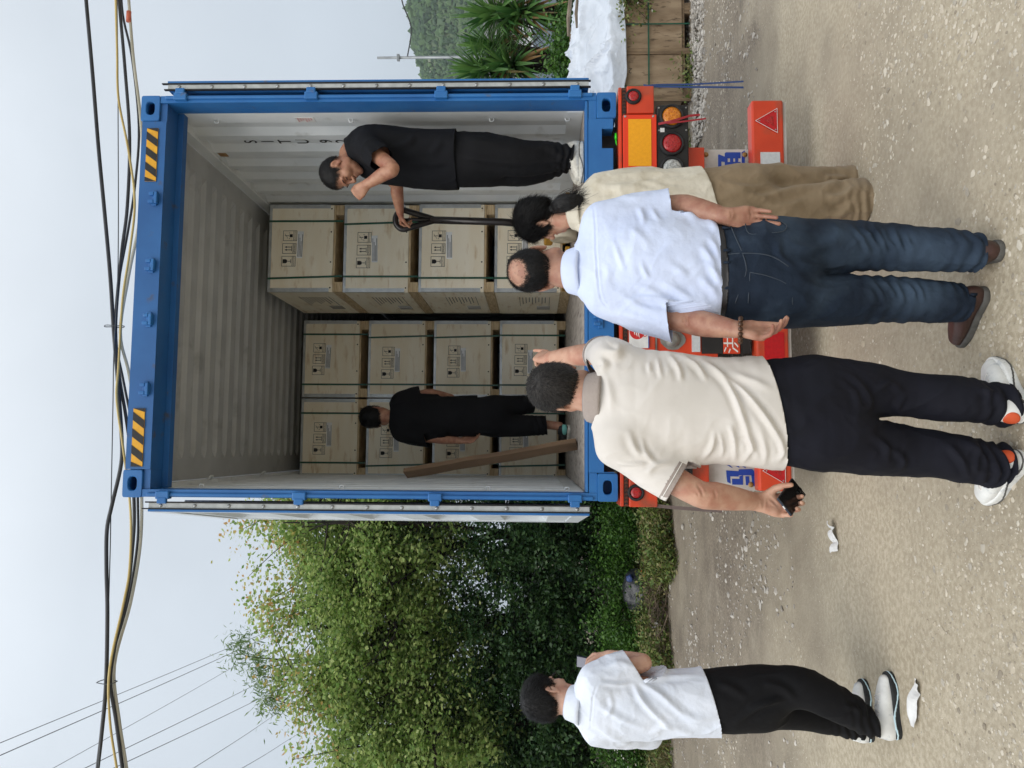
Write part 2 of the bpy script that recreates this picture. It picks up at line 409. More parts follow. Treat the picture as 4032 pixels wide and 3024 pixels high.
# two doors folded back along the sides
def door(hx, ang, sx):
    e = bpy.data.objects.new('door', None); link(e, cont); e.location = (hx, -0.004, 0); e.rotation_euler = (0, 0, ang)
    e.empty_display_size = 0.1
    za, zb, L = 1.352, 3.915, 1.14
    # local: x along the door away from the hinge, y = inner face direction * s
    s = sx
    f = 0.052
    MB().box((0.0, -f/2, za), (0.05, f/2, zb), 0.004).box((L-0.05, -f/2, za), (L, f/2, zb), 0.004).box((0.05, -f/2, za), (L-0.05, f/2, za+0.1), 0.004).box((0.05, -f/2, zb-0.1), (L-0.05, f/2, zb), 0.004).build('door_frame', M_WHITE, e)
    MB().box((-0.0008, -f/2-0.0015, za+0.001), (0.016, f/2+0.0015, zb-0.001)).build('hinge_edge', M_BLUE, e)
    MB().box((0.017, -s*(f/2+0.003), za+0.002), (L-0.002, -s*(f/2+0.0005), zb-0.002)).build('outer_skin', M_BLUE, e)
    prof = []; z = za+0.1; st = (zb-za-0.2)/5
    m = MB(); bm = m.bm
    ps = []
    for k in range(5):
        ps += [(z, 0.018), (z+st*0.28, 0.018), (z+st*0.36, -0.018), (z+st*0.82, -0.018), (z+st*0.90, 0.018)]; z += st
    ps.append((z, 0.018))
    for off, mi in ((0.004*s, 0), (-0.0*s, 1)):
        A = [bm.verts.new((0.05, off+y*s, zz)) for zz, y in ps]; B = [bm.verts.new((L-0.05, off+y*s, zz)) for zz, y in ps]
        for i in range(len(ps)-1):
            fc = bm.faces.new((A[i], A[i+1], B[i+1], B[i])); fc.material_index = mi
    m.build('door_panel', [M_WHITE, M_BLUE], e)
    # white lining of the frame on the inner face
    yi = s*(f/2+0.001)
    MB().box((0.008, yi, za+0.005), (L-0.008, yi+s*0.003, za+0.099)).box((0.008, yi, zb-0.099), (L-0.008, yi+s*0.003, zb-0.005)).box((0.008, yi, za+0.1), (0.049, yi+s*0.003, zb-0.1)).box((L-0.049, yi, za+0.1), (L-0.008, yi+s*0.003, zb-0.1)).build('frame_lining', M_WHITE, e)
    # gasket along the hinge edge: two black lips and a bolted strip between
    yo = -s*0.005
    for ya, yb, zx in ((-0.030, -0.022, 0.02), (0.008, 0.015, 0.035)): MB().box((-0.020, s*ya, za-0.012), (-0.0015, s*yb, zb+zx), 0.002).build('door_gasket', M_GASKET, e)
    MB().box((-0.016, s*0.0155, za), (-0.0012, s*0.0285, zb), 0.002).build('edge_rail', M_BLUE, e)
    MB().box((-0.010, -s*0.0215, za), (-0.0012, s*0.0075, zb)).build('gasket_strip', M_STRIP, e)
    for k in range(13):
        zz = za+0.07+k*(zb-za-0.14)/12
        MB().lathe([(0.011, 0), (0.010, 0.004), (0.004, 0.006)], (-0.0101, -s*0.007, zz), (-1, 0, 0), 10).build('bolt', M_BOLT, e)
    for xx in (0.35, 0.85):
        MB().tube([(xx, -s*(f/2+0.020), za+0.05), (xx, -s*(f/2+0.020), zb-0.05)], 0.014, 8).build('locking_bar', M_BOLT, e)
    return e
door(1.272, math.radians(89.0), -1)
door(-1.272, math.radians(97.2), 1)
# stacked lettering on the right inside wall, tape and a paper notice
WALLR = Matrix(((0, 0, -1), (-1, 0, 0), (0, 1, 0))).to_euler()
for ch, oz in zip('SITU928', (3.655, 3.535, 3.415, 3.290, 3.125, 3.015, 2.905)):
    o = mobj('lettering', text_mesh(ch, 0.135, 'lettering', M_INK, bold=0.001), cont, (1.2025, 0.674, oz), WALLR); o.scale = (0.85, 0.92, 1)
nt = MB().box((1.1690, 0.29-0.075, 3.085), (1.1712, 0.29-0.005, 3.205)).build('paper_notice', M_PAPER, cont)
for k in range(6):
    MB().box((1.1680, 0.222, 3.186-k*0.017), (1.1688, 0.278-0.012*(k % 3), 3.191-k*0.017)).build('printed_line', M_REDINK, nt)
MB().box((1.1692, 0.80, 3.885), (1.1712, 0.86, 3.945)).build('tape_patch', M_TAPE, cont)
# ------------------------------------------------------------------ skeletal trailer under the container
M_ORA = mat('trailer_orange_paint', srgb(216, 72, 38), srgb(198, 60, 32), rough=0.38, scale=4, c3=srgb(132, 82, 62), s3=6, lo3=0.50, hi3=0.76, bump=0.08, bscale=50, bdist=0.004)
M_ORB = mat('plate_red_orange', srgb(228, 58, 26), rough=0.35)
M_REFY = mat('reflector_yellow', srgb(244, 170, 22), srgb(236, 160, 18), rough=0.3, scale=60)
M_REDL = mat('red_lens', srgb(186, 26, 30), srgb(150, 16, 22), rough=0.15, scale=90, bump=0.5, bscale=120, coat=0.5)
M_AMBL = mat('amber_lens', srgb(226, 140, 20), srgb(190, 100, 12), rough=0.15, scale=90, bump=0.5, bscale=120, coat=0.5)
M_CLRL = mat('clear_lens', srgb(206, 208, 206), srgb(150, 152, 150), rough=0.12, scale=90, bump=0.5, bscale=120, coat=0.5)
M_REFR = mat('reflector_red', srgb(196, 26, 34), srgb(180, 20, 30), rough=0.25, scale=60)
M_REFW = mat('reflector_white', srgb(206, 210, 212), srgb(194, 198, 200), rough=0.3, scale=60)
M_FLAP = mat('white_mudflap', srgb(206, 204, 198), srgb(178, 172, 164), rough=0.6, scale=6, c3=srgb(128, 114, 98), s3=4, lo3=0.58, hi3=0.76)
M_FLBL = mat('flap_blue_print', srgb(26, 66, 160), rough=0.5)
M_RUST = mat('rusty_steel', srgb(110, 62, 42), srgb(72, 46, 36), rough=0.8, scale=12, bump=0.3, bscale=60)
M_GALV = mat('cast_grey_lamp', srgb(150, 148, 142), srgb(116, 114, 110), rough=0.45, metal=0.3, scale=12)
M_TYRE = mat('tyre_rubber', srgb(36, 35, 34), srgb(54, 51, 48), rough=0.85, scale=12, bump=0.3, bscale=50)
M_DKGAP = mat('greasy_steel_and_gap_shade', srgb(26, 25, 25), srgb(40, 37, 35), rough=0.7, scale=10)  # greasy steel, and the painted shade of the trailer cut-outs
M_BLUEST = mat('blue_strap', srgb(40, 66, 118), rough=0.4)
M_REDST = mat('red_tape', srgb(150, 30, 40), rough=0.5)
tr = thing('container_trailer', 'orange skeletal trailer with reflective plates and bumper beneath the blue container', 'trailer')
# top cross beam
MB().box((-1.245, 0.004, 0.965), (1.245, 0.20, 1.128), 0.006).build('rear_cross_beam', M_ORA, tr)
MB().box((-1.245, -0.008, 1.155), (1.245, 0.21, 1.175), 0.004).build('deck_edge', M_ORA, tr)
MB().box((-1.245, -0.002, 1.130), (1.245, 0.18, 1.153)).build('groove', M_RUST, tr)
m = MB()                                  # chevron relief in the groove
for k in range(116):
    x = -1.235+k*0.0213
    m.prism([(x, 1.132), (x+0.007, 1.132), (x+0.013, 1.1415), (x+0.007, 1.151), (x, 1.151), (x+0.006, 1.1415)], 1, -0.0055, -0.0025)
m.build('chevron_tread', M_DKGAP, tr)
for sx in (1, -1):
    MB().box((sx*1.078, -0.022, 0.965), (sx*1.247, 0.002, 1.126), 0.006).build('end_plate', M_ORA, tr)
    cx = 1.178 if sx > 0 else -1.165
    l = MB().lathe([(0.048, 0), (0.048, 0.010), (0.042, 0.016), (0.033, 0.016), (0.033, 0.008)], (cx, -0.0225, 1.088), (0, -1, 0), 28).build('side_lamp', M_GASKET, tr)
    MB().lathe([(0.033, 0), (0.030, 0.006), (0.016, 0.009)], (cx, -0.0305, 1.088), (0, -1, 0), 24).build('lens', M_REDL, l)
    # reflective plate with border and screws
    a, b = (0.700, 1.066) if sx > 0 else (-1.052, -0.70)
    pl = MB().box((a, -0.030, 0.952), (b, -0.004, 1.150), 0.004).build('reflective_plate', M_ORB, tr)
    MB().box((a+0.05, -0.0335, 0.985), (b-0.03, -0.0305, 1.120)).build('yellow_panel', M_REFY, pl)
    for px in (a+0.025, b-0.012):
        for pz in (0.972, 1.138): MB().lathe([(0.008, 0), (0.006, 0.004)], (px, -0.0302, pz), (0, -1, 0), 10).build('screw', M_BOLT, pl)
    # lamp cluster
    a, b = (0.66, 1.128) if sx > 0 else (-1.128, -0.66)
    cl = MB().box((a, -0.02, 0.762), (b, 0.03, 0.950), 0.008).build('lamp_cluster', M_BLK, tr)
    for px, mm in zip((1.054, 0.888, 0.735), (M_AMBL, M_REDL, M_CLRL)):
        h = MB().lathe([(0.074, 0), (0.074, 0.012), (0.066, 0.020), (0.060, 0.020), (0.058, 0.010)], (sx*px, -0.0205, 0.862), (0, -1, 0), 32)
        h.build('lamp_rim', M_GASKET, cl)
        MB().lathe([(0.0585, 0), (0.056, 0.012), (0.044, 0.019), (0.018, 0.022)], (sx*px, -0.0215, 0.862), (0, -1, 0), 28).build('lens', mm, cl)
        m = MB()
        for i in range(-2, 3):
            for j in range(-2, 3):
                if i*i+j*j < 6.5 and (i+j) % 2 == 0: m.lathe([(0.007, 0), (0.005, 0.003)], (sx*px+i*0.019, -0.0425, 0.862+j*0.019), (0, -1, 0), 6)
        m.build('lens_pattern', mm, cl)
    for px in (0.68, 0.972, 1.11):
        for pz in (0.776, 0.936): MB().lathe([(0.006, 0), (0.004, 0.003)], (sx*px, -0.0202, pz), (0, -1, 0), 8).build('screw', M_BOLT, cl)
    MB().box((sx*0.960, -0.0235, 0.905), (sx*0.985, -0.0205, 0.930)).build('sticker', M_PAPER, cl)
    # hanger, mudflap and bolts
    fx = 0.905 if sx > 0 else 1.155
    MB().box((sx*0.30, 0.05, 0.655), (sx*(fx-0.01), 0.09, 0.760), 0.004).build('flap_hanger', M_ORA, tr)
    fl = MB().box((sx*(fx-0.585), 0.110, 0.22), (sx*fx, 0.118, 0.655), 0.002).build('mudflap', M_FLAP, tr)
    MB().box((sx*(fx-0.585), 0.104, 0.618), (sx*fx, 0.1095, 0.652)).build('clamp_strip', M_FLAP, fl)
    for px in (fx-0.035, fx-0.30, fx-0.545):
        MB().lathe([(0.016, 0), (0.016, 0.003), (0.008, 0.004), (0.008, 0.009)], (sx*px, 0.1035, 0.635), (0, -1, 0), 14).build('bolt', M_TAPE, fl)
    MB().lathe([(0.016, 0), (0.016, 0.003), (0.008, 0.004), (0.008, 0.009)], (sx*(fx-0.035), 0.1095, 0.40), (0, -1, 0), 14).build('bolt', M_TAPE, fl)
    MB().box((sx*0.735, 0.06, 0.42), (sx*0.765, 0.095, 0.656)).build('stay', M_RUST, tr)
def flap_poly(name, polys, Y, par, m_):
    m = MB()
    for p in polys: m.prism([tuple(at(x, y, Y)[[0, 2]]) for x, y in p], 1, Y, Y+0.002)
    return m.build(name, m_, par)
def zz(x0, y0, w, pts, s): return [((x0+px*s)/PXS, (y0+py*s)/PXS) for px, py in pts]
z1 = lambda pts: zz(2750, 500, 0, pts, 400/2212)
z2 = lambda pts: zz(2750, 1780, 0, pts, 450/2212)
Yf = 0.107
flap_poly('blue_character', [z1(p) for p in (
    [(430, 605), (450, 595), (555, 640), (575, 640), (575, 760), (500, 750), (500, 1100), (430, 1100)],
    [(575, 570), (600, 550), (918, 550), (918, 680), (575, 680)], [(575, 760), (918, 760), (918, 1100), (575, 1100)],
    [(575, 680), (635, 680), (635, 760), (575, 760)], [(690, 680), (758, 680), (758, 760), (690, 760)], [(800, 680), (866, 680), (866, 760), (800, 760)],
    [(942, 550), (1010, 510), (1010, 1100), (942, 1100)])], Yf, tr, M_FLBL)
flap_poly('blue_character', [z2(p) for p in (
    [(540, 355), (780, 370), (780, 335), (1040, 330), (1080, 370), (1090, 450), (780, 450), (780, 475), (545, 470)],
    [(545, 470), (615, 470), (625, 610), (560, 580)], [(650, 515), (795, 520), (795, 470), (860, 450), (865, 635), (655, 630)],
    [(910, 470), (980, 470), (990, 640), (920, 640)], [(1025, 440), (1090, 440), (1105, 675), (1045, 640)],
    [(530, 240), (580, 228), (665, 305), (650, 305)], [(690, 255), (780, 255), (795, 305)], [(830, 268), (905, 275), (920, 315)])], Yf, tr, M_FLBL)
# middle: plates, dome lamp, stickers, cut-outs painted as dark shade
MB().box((-0.52, 0.02, 0.60), (0.30, 0.05, 0.955), 0.004).build('rear_plate', M_ORA, tr)
st = MB().box((-0.330, -0.004, 1.008), (0.12, 0.003, 1.118)).build('name_sticker', M_PAPER, tr)
M_LOGO = mat('logo_red', srgb(200, 40, 40), rough=0.5)
MB().lathe([(0.044, 0), (0.044, 0.001)], (-0.235, -0.0045, 1.072), (0, -1, 0), 28).build('round_logo', M_LOGO, st)
m = MB()
for k in range(3): m.prism([(-0.272+k*0.008, 1.058+k*0.013), (-0.215, 1.066+k*0.010), (-0.208, 1.074+k*0.010), (-0.262+k*0.008, 1.064+k*0.013)], 1, -0.0075, -0.0058)
m.build('logo_strokes', M_PAPER, st)
o = mobj('lettering', text_mesh('COUNTRY', 0.042, 'lettering', M_LOGO), st, (-0.165, -0.0046, 1.026), (math.pi/2, 0, 0))
MB().box((-0.33, -0.0046, 1.003), (0.12, -0.0006, 1.0075)).build('blue_line', M_FLBL, st)
dl = MB().lathe([(0.047, 0), (0.046, 0.008), (0.036, 0.026), (0.016, 0.036)], (-0.278, 0.0195, 0.862), (0, -1, 0), 24).build('dome_lamp', M_GALV, tr)
MB().prism([(-0.278+0.062*math.cos(a)*(1.0 if abs(math.sin(a)) < 0.4 else 0.85), 0.862+0.075*math.sin(a)) for a in np.linspace(0, 2*math.pi, 17)[:-1]], 1, 0.013, 0.0195).build('lamp_base', M_GALV, dl)
MB().box((-0.40, 0.010, 0.955), (0.25, 0.0195, 0.995)).build('grey_panel', M_GALV, tr)
MB().box((-0.35, 0.008, 0.705), (-0.02, 0.0195, 0.752)).build('grey_tape', M_REFW, tr)
MB().box((-0.36, 0.006, 0.575), (0.02, 0.019, 0.695)).build('opening_shade', M_DKGAP, tr)  # solid dark boxes paint the shade of openings onto the plate
MB().box((-0.36, 0.006, 0.415), (0.02, 0.019, 0.472)).build('opening_shade', M_DKGAP, tr)
MB().box((-0.36, 0.0, 0.476), (0.02, 0.025, 0.572), 0.003).build('number_board', M_ORA, tr)
M_WPT = mat('white_brush_paint', srgb(226, 222, 216), rough=0.6)
o = mobj('lettering', text_mesh('洪', 0.13, 'lettering', M_WPT), tr, (-0.30, -0.0015, 0.522), (math.pi/2, 0, 0)); o.scale = (1.0, 0.72, 1)
for sx in (1, -1): MB().box((sx*0.42-0.03, 0.02, 0.39), (sx*0.42+0.03, 0.09, 0.962), 0.004).build('upright', M_ORA, tr)
# bumper with triangles and tape
bp = MB().box((-1.15, -0.03, 0.205), (1.15, 0.07, 0.392), 0.012).build('bumper', M_ORA, tr)
MB().box((-1.145, -0.012, 0.186), (1.145, 0.06, 0.204)).build('rubber_strip', M_FLAP, bp)
for cx, sx in ((1.020, 1), (-1.035, -1)):
    tri = [(cx-0.076, 0.244), (cx+0.076, 0.244), (cx, 0.374)]
    t = MB().prism(tri, 1, -0.0365, -0.0305).build('warning_triangle', M_REFR, bp)
    c = np.array([cx, 0.287])
    m = MB()
    for i in range(3):
        p, q = np.array(tri[i]), np.array(tri[(i+1) % 3]); pi, qi = c+(p-c)*0.95, c+(q-c)*0.95
        m.prism([tuple(p), tuple(q), tuple(qi), tuple(pi)], 1, -0.0385, -0.0367)
    m.build('border', M_PAPER, t)
    MB().prism([tuple(c+(np.array(p)-c)*0.42) for p in tri], 1, -0.0382, -0.0367).build('inner_triangle', M_REDL, t)
    for p in tri:
        q = c+(np.array(p)-c)*0.72; MB().lathe([(0.005, 0), (0.003, 0.003)], (q[0], -0.0367, q[1]), (0, -1, 0), 8).build('screw', M_BOLT, t)
for k, (a, b) in enumerate(((0.62, 0.83), (0.36, 0.60), (0.13, 0.34), (-0.12, 0.11), (-0.22, -0.14), (-0.40, -0.24), (-0.64, -0.42), (-0.86, -0.66))):
    MB().box((a, -0.0335, 0.232), (b, -0.0305, 0.346)).build('reflective_tape', M_REFW if k % 2 == 0 else M_REFR, bp)
for sx in (1, -1):
    MB().prism([(0.40, 0.30), (0.80, 0.38), (0.80, 0.30), (0.40, 0.22)] if False else [(sx*0.78, 0.40), (sx*0.70, 0.40), (sx*0.40, 0.66), (sx*0.48, 0.66)], 1, 0.0, 0.05).build('bumper_brace', M_ORA, tr)
# chassis beams, axles and wheels behind the flaps
for sx in (1, -1):
    MB().box((sx*0.42, 0.21, 0.70), (sx*0.56, 11.5, 0.74)).box((sx*0.48, 0.21, 0.74), (sx*0.50, 11.5, 1.12)).box((sx*0.42, 0.21, 1.12), (sx*0.56, 11.5, 1.155)).build('main_beam', M_ORA, tr)
me_ty = MB().lathe([(0.29, -0.12), (0.42, -0.125), (0.49, -0.10), (0.51, 0), (0.49, 0.10), (0.42, 0.125), (0.29, 0.12)], (0, 0, 0), (1, 0, 0), 36).mesh('tyre', M_TYRE)
me_rm = MB().lathe([(0.28, -0.121), (0.285, -0.10), (0.20, -0.05), (0.10, -0.045), (0.08, -0.09), (0.02, -0.09)], (0, 0, 0), (1, 0, 0), 24).mesh('rim', M_GALV)
for ya in (1.25, 2.55, 3.85):
    MB().tube([(-0.9, ya, 0.512), (0.9, ya, 0.512)], 0.065, 12).build('axle', M_DKGAP, tr)
    for sx in (1, -1):
        for x in (0.76,):
            w = bpy.data.objects.new('wheel', None); link(w, tr); w.location = (sx*x, ya, 0.512); w.rotation_euler = (0, 0, 0 if sx > 0 else math.pi)
            mobj('tyre', me_ty, w); mobj('rim', me_rm, w)
for yc in (1.9, 3.2, 6.0, 9.0): MB().box((-1.2, yc, 1.05), (1.2, yc+0.12, 1.155)).build('cross_member', M_ORA, tr)
# loose tapes hanging from the lamps and the beam
def ribbon(name, pts, w, mt, par=None, t=0.001):
    pts = [np.array(p, float) for p in pts]; m = MB()
    for a, b in zip(pts[:-1], pts[1:]):
        s = np.array([w/2, 0, 0])
        m.quad([a-s, a+s, b+s, b-s])
    o = m.build(name, mt, par)
    md = o.modifiers.new('thickness', 'SOLIDIFY'); md.thickness = t; return o
ribbon('red_tape', [at(1422, 268, -0.03), at(1450, 262, -0.055), at(1490, 250, -0.05), at(1512, 248, -0.05)], 0.014, M_REDST, tr)
ribbon('red_tape', [at(1440, 266, -0.055), at(1480, 262, -0.062), at(1525, 256, -0.06)], 0.010, M_REDST, tr)
tag(ribbon('blue_strap', [at(1390, 184, 0.02), at(1410, 187, 0.0), at(1500, 188, 0.0), at(1606, 189, 0.0)], 0.012, M_BLUEST), 'slack blue strapping loop hanging from the right end of the trailer beam', 'strap')
tag(ribbon('blue_strap', [at(1390, 186, 0.03), at(1420, 183, 0.015), at(1500, 182, 0.01), at(1606, 176, 0.0)], 0.010, M_BLUEST), 'thinner blue strap end hanging beside the blue loop at the trailer', 'strap')
M_GRNP = mat('green_plastic', srgb(60, 220, 40), rough=0.35)
pen = at(1325, 293, -0.01)
pk = thing('marker_pen', 'small bright green marker resting on the trailer deck in the sill pocket', 'marker', (pen[0], 0.03, 1.178))
MB().tube([(0.03, 0, 0.009), (-0.005, 0, 0.009)], [0.007, 0.008], 8).build('cap', M_GRNP, pk)
MB().tube([(-0.006, 0, 0.009), (-0.03, 0, 0.007), (-0.045, 0, 0.005)], [0.005, 0.004, 0.002], 8).build('barrel', M_GRNP, pk)
# ------------------------------------------------------------------ plywood crates in three stacks
M_CRATE = mat('crate_plywood', srgb(250, 242, 222), srgb(244, 232, 206), rough=0.65, scale=2.2, stretch=(1.0, 1, 4.5), c3=srgb(206, 178, 136), s3=5, lo3=0.57, hi3=0.80, rand=1, bump=0.05, bscale=60)
M_CREDGE = mat('ply_end_grain', srgb(216, 194, 156), srgb(182, 156, 118), rough=0.75, scale=10, stretch=(1, 1, 8), rand=1)
M_ZINC = mat('zinc_edge_strip', srgb(200, 204, 206), srgb(176, 180, 182), rough=0.35, metal=0.4, scale=14)
M_STRAP = mat('green_strap', srgb(34, 92, 70), srgb(28, 78, 60), rough=0.35, scale=30)
M_CRDK = mat('crate_bottom_board', srgb(120, 88, 62), srgb(84, 60, 44), rough=0.8, scale=6, rand=1)
CW, CD, CP = 0.752, 1.03, 0.6395     # width, depth, stacking pitch
CB = 0.085                            # runner height
zt = CP-0.004
me_front = MB().box((-CW/2+0.012, 0.0, CB+0.002), (CW/2-0.012, 0.012, zt-0.012)).mesh('front_panel', M_CRATE)
me_side = MB().box((-0.006, 0.013, CB+0.002), (0.006, CD-0.013, zt-0.012)).mesh('side_panel', M_CRATE)
me_top = MB().box((-CW/2+0.004, 0.004, zt-0.011), (CW/2-0.004, CD-0.004, zt-0.001)).mesh('lid', M_CRATE)
me_bot = MB().box((-CW/2+0.004, 0.0, CB-0.017), (CW/2-0.004, CD, CB)).mesh('base_board', M_CREDGE)
me_run = MB().box((-0.042, 0.006, 0), (0.042, CD-0.006, CB-0.0175), 0.002).mesh('runner', M_CREDGE)
def edge(v):
    m = MB()
    if v == 'v':
        m.box((0, -0.0025, CB+0.03), (0.030, -0.0005, zt-0.014)).box((-0.0025, -0.0025, CB+0.03), (-0.0003, 0.030, zt-0.014))
        k = CB+0.05
        while k < zt-0.02: m.lathe([(0.0065, 0), (0.005, 0.0015)], (0.016, -0.0026, k), (0, -1, 0), 8); k += 0.021
    else:
        m.box((-CW/2, -0.0025, zt-0.022), (CW/2, -0.0005, zt)).box((-CW/2, -0.0005, zt-0.001), (CW/2, 0.028, zt+0.0005))
        for k in np.arange(-0.33, 0.34, 0.11): m.box((k, -0.004, zt-0.024), (k+0.012, -0.0026, zt-0.004))
    return m.mesh('edge_strip', M_ZINC)
me_ev, me_eh = edge('v'), edge('h')
me_strap = MB().box((-0.008, -0.0065, 0.004), (0.008, -0.0045, zt+0.001)).box((-0.008, -0.0045, zt+0.0008), (0.008, CD, zt+0.0022)).mesh('strap', M_STRAP)
me_strap2 = MB().prism([(-0.008, 0.004), (0.008, 0.004), (-0.012, zt+0.001), (-0.028, zt+0.001)], 1, -0.0065, -0.0045).mesh('strap', M_STRAP)
def frame(m, x, z, w, h, t=0.003):
    m.box((x, -0.0022, z), (x+w, -0.0008, z+t)).box((x, -0.0022, z+h-t), (x+w, -0.0008, z+h)).box((x, -0.0022, z+t), (x+t, -0.0008, z+h-t)).box((x+w-t, -0.0022, z+t), (x+w, -0.0008, z+h-t))
    m.box((x+t, -0.0022, z+0.026), (x+w-t, -0.0008, z+0.029))
def mark(kind):
    m = MB(); w, h = 0.088, 0.118; frame(m, -w/2, -h/2, w, h)
    def p(pts): m.prism(pts, 1, -0.0022, -0.0008)
    c = -h/2+0.03
    if kind == 'glass':
        p([(-0.017, 0.05), (0.017, 0.05), (0.018, 0.025), (0.010, 0.012), (-0.010, 0.012), (-0.018, 0.025)]); p([(-0.002, 0.012), (0.002, 0.012), (0.002, -0.018), (-0.002, -0.018)]); p([(-0.017, -0.018), (0.017, -0.018), (0.017, -0.022), (-0.017, -0.022)])
    elif kind == 'up':
        for x in (-0.012, 0.012):
            p([(x-0.0025, -0.016), (x+0.0025, -0.016), (x+0.0025, 0.022), (x-0.0025, 0.022)]); p([(x-0.008, 0.022), (x+0.008, 0.022), (x, 0.040)])
        p([(-0.022, -0.022), (0.022, -0.022), (0.022, -0.018), (-0.022, -0.018)])
    else:
        p([(-0.013, -0.022), (0.013, -0.022), (0.013, 0.004), (-0.013, 0.004)]); p([(-0.026, 0.018), (-0.022, 0.018), (0.02, 0.046), (0.016, 0.046)]); p([(-0.002, 0.010), (0.002, 0.010), (0.002, 0.045), (-0.002, 0.045)])
        p([(-0.028, 0.008), (-0.020, 0.008), (-0.024, 0.0)]); p([(0.020, 0.008), (0.028, 0.008), (0.024, 0.0)])
    me = m.mesh('shipping_mark', M_INK)
    # caption under the picture
    cap = text_mesh({'glass': 'HANDLE WITH CARE', 'up': 'UPWARD', 'roll': 'PREVENT ROLLING'}[kind], 0.0125 if kind != 'up' else 0.02, 'caption', M_INK)
    bm = bmesh.new(); bm.from_mesh(me)
    cb = bmesh.new(); cb.from_mesh(cap)
    xs = [v.co.x for v in cb.verts]; wd = max(xs)-min(xs); f = min(1.0, 0.078/wd)
    for v in cb.verts: v.co = Vector((v.co.x*f, -0.0022, v.co.y-h/2+0.0145))
    cb.to_mesh(cap); cb.free(); bm.from_mesh(cap); bm.to_mesh(me); bm.free()
    return me
me_marks = [mark('glass'), mark('up'), mark('roll')]
me_lab = MB().box((-0.115, -0.0023, -0.025), (0.115, -0.0006, 0.025)).mesh('paper_label', mat('glossy_label', srgb(248, 249, 250), srgb(226, 229, 231), rough=0.4, scale=9, rand=1))
m = MB()
for k in range(4): m.box((-0.105, -0.0032, 0.012-k*0.011), (0.09-0.03*(k % 3), -0.0024, 0.016-k*0.011))
me_lin = m.mesh('printed_line', M_INK)
me_scr = MB().lathe([(0.007, 0), (0.005, 0.002)], (0, -0.0002, 0), (0, -1, 0), 8).mesh('screw', M_DKGAP)
m = MB()                      # printed table on the long side (seen on the front right stack)
for k in range(8): m.box((-0.0022, 0.22, 0.42-k*0.028), (-0.0008, 0.22+0.30-0.05*((k*7) % 3), 0.425-k*0.028))
for k in range(2): m.box((-0.0022, 0.20, 0.448-k*0.26), (-0.0008, 0.60, 0.451-k*0.26))
me_tab = m.mesh('printed_table', M_INK)
me_bag = MB().box((-0.0035, 0.62, 0.16), (-0.0008, 0.78, 0.28), 0.001).mesh('document_pouch', mat('clear_pouch', srgb(178, 174, 164), rough=0.15))
GRP = 'plywood crates stacked inside the container'
lev = ['bottom', 'third', 'second', 'top']
stacks = [(0.762, 1.86, 'nearer right stack', 0), (-0.056, 2.90, 'farther middle stack', 1), (-0.820, 2.90, 'left stack behind the leaning plank', 2)]
rng = random.Random(4)
for sx, sy, sname, si in stacks:
    for l in range(4):
        c = thing('plywood_crate', f'{lev[l]} plywood crate from the top in the {sname}' if l in (1, 2) else f'{lev[l]} plywood crate in the {sname}', 'crate', (sx+rng.uniform(-0.004, 0.004), sy+rng.uniform(0, 0.012), FLOOR+0.002+l*CP), 0, GRP)
        mobj('front_panel', me_front, c); mobj('side_panel', me_side, c, (-CW/2+0.0065, 0, 0)); mobj('side_panel', me_side, c, (CW/2-0.0065, 0, 0))
        mobj('lid', me_top, c); mobj('base_board', me_bot, c)
        for x in (-CW/2+0.045, CW/2-0.045): mobj('runner', me_run, c, (x, 0, 0))
        mobj('edge_strip', me_ev, c, (-CW/2+0.003, 0, 0)); o = mobj('edge_strip', me_ev, c, (CW/2-0.003, 0, 0)); o.scale = (-1, 1, 1)
        mobj('edge_strip', me_eh, c)
        for x in (-0.25, 0.235): mobj('strap', me_strap if rng.random() < 0.8 else me_strap2, c, (x+rng.uniform(-0.01, 0.01), 0, 0))
        mx = rng.uniform(-0.02, 0.02); mz = 0.455+rng.uniform(-0.02, 0.03)
        for k, (mm, x) in enumerate(zip(me_marks, (-0.13, -0.02, 0.09))): mobj('shipping_mark', mm, c, (x+mx, 0, mz-k*0.004))
        lb = mobj('paper_label', me_lab, c, (mx-0.01+rng.uniform(-0.03, 0.03), 0, mz-0.095), (0, rng.uniform(-0.04, 0.04), 0)); mobj('printed_line', me_lin, lb)
        for x in (-0.34, -0.12, 0.14, 0.34): mobj('screw', me_scr, c, (x, 0, CB+0.02))
        if si == 0:
            mobj('printed_table', me_tab, c, (-CW/2, 0, -0.02)); mobj('document_pouch', me_bag, c, (-CW/2, 0, 0))
# leaning plank
M_OLDW = mat('old_dark_plank', srgb(126, 101, 76), srgb(88, 68, 50), rough=0.85, scale=4, stretch=(1, 1, 0.25), c3=srgb(70, 54, 42), s3=7, lo3=0.52, hi3=0.72, bump=0.4, bscale=30)
pb, pt = np.array([-0.885, 0.80, FLOOR+0.004]), np.array([-1.10, 1.09, 2.60])
d = Vector(pt-pb); L = d.length
pk = thing('wooden_plank', 'long dark weathered plank leaning against the left inside wall', 'plank', tuple(pb))
pk.rotation_mode = 'QUATERNION'; q = d.normalized().to_track_quat('Z', 'X'); pk.rotation_quaternion = q
bd = MB()
for i in range(12):
    za, zb = L*i/12, L*(i+1)/12-0.0
    j = rng.uniform(-0.002, 0.002)
bm = bd.bm; ns = 14; rings = []
for i in range(ns+1):
    z = L*i/ns; w = 0.042+0.003*math.sin(i*1.7); t = 0.018
    ox = 0.004*math.sin(i*0.9)
    rings.append([bm.verts.new((ox+a*w, b*t, z)) for a, b in ((-1, -1), (1, -1), (1, 1), (-1, 1))])
for a, b in zip(rings[:-1], rings[1:]):
    for k in range(4): bm.faces.new((a[k], a[(k+1) % 4], b[(k+1) % 4], b[k]))
bm.faces.new(rings[0]); bm.faces.new(rings[-1])
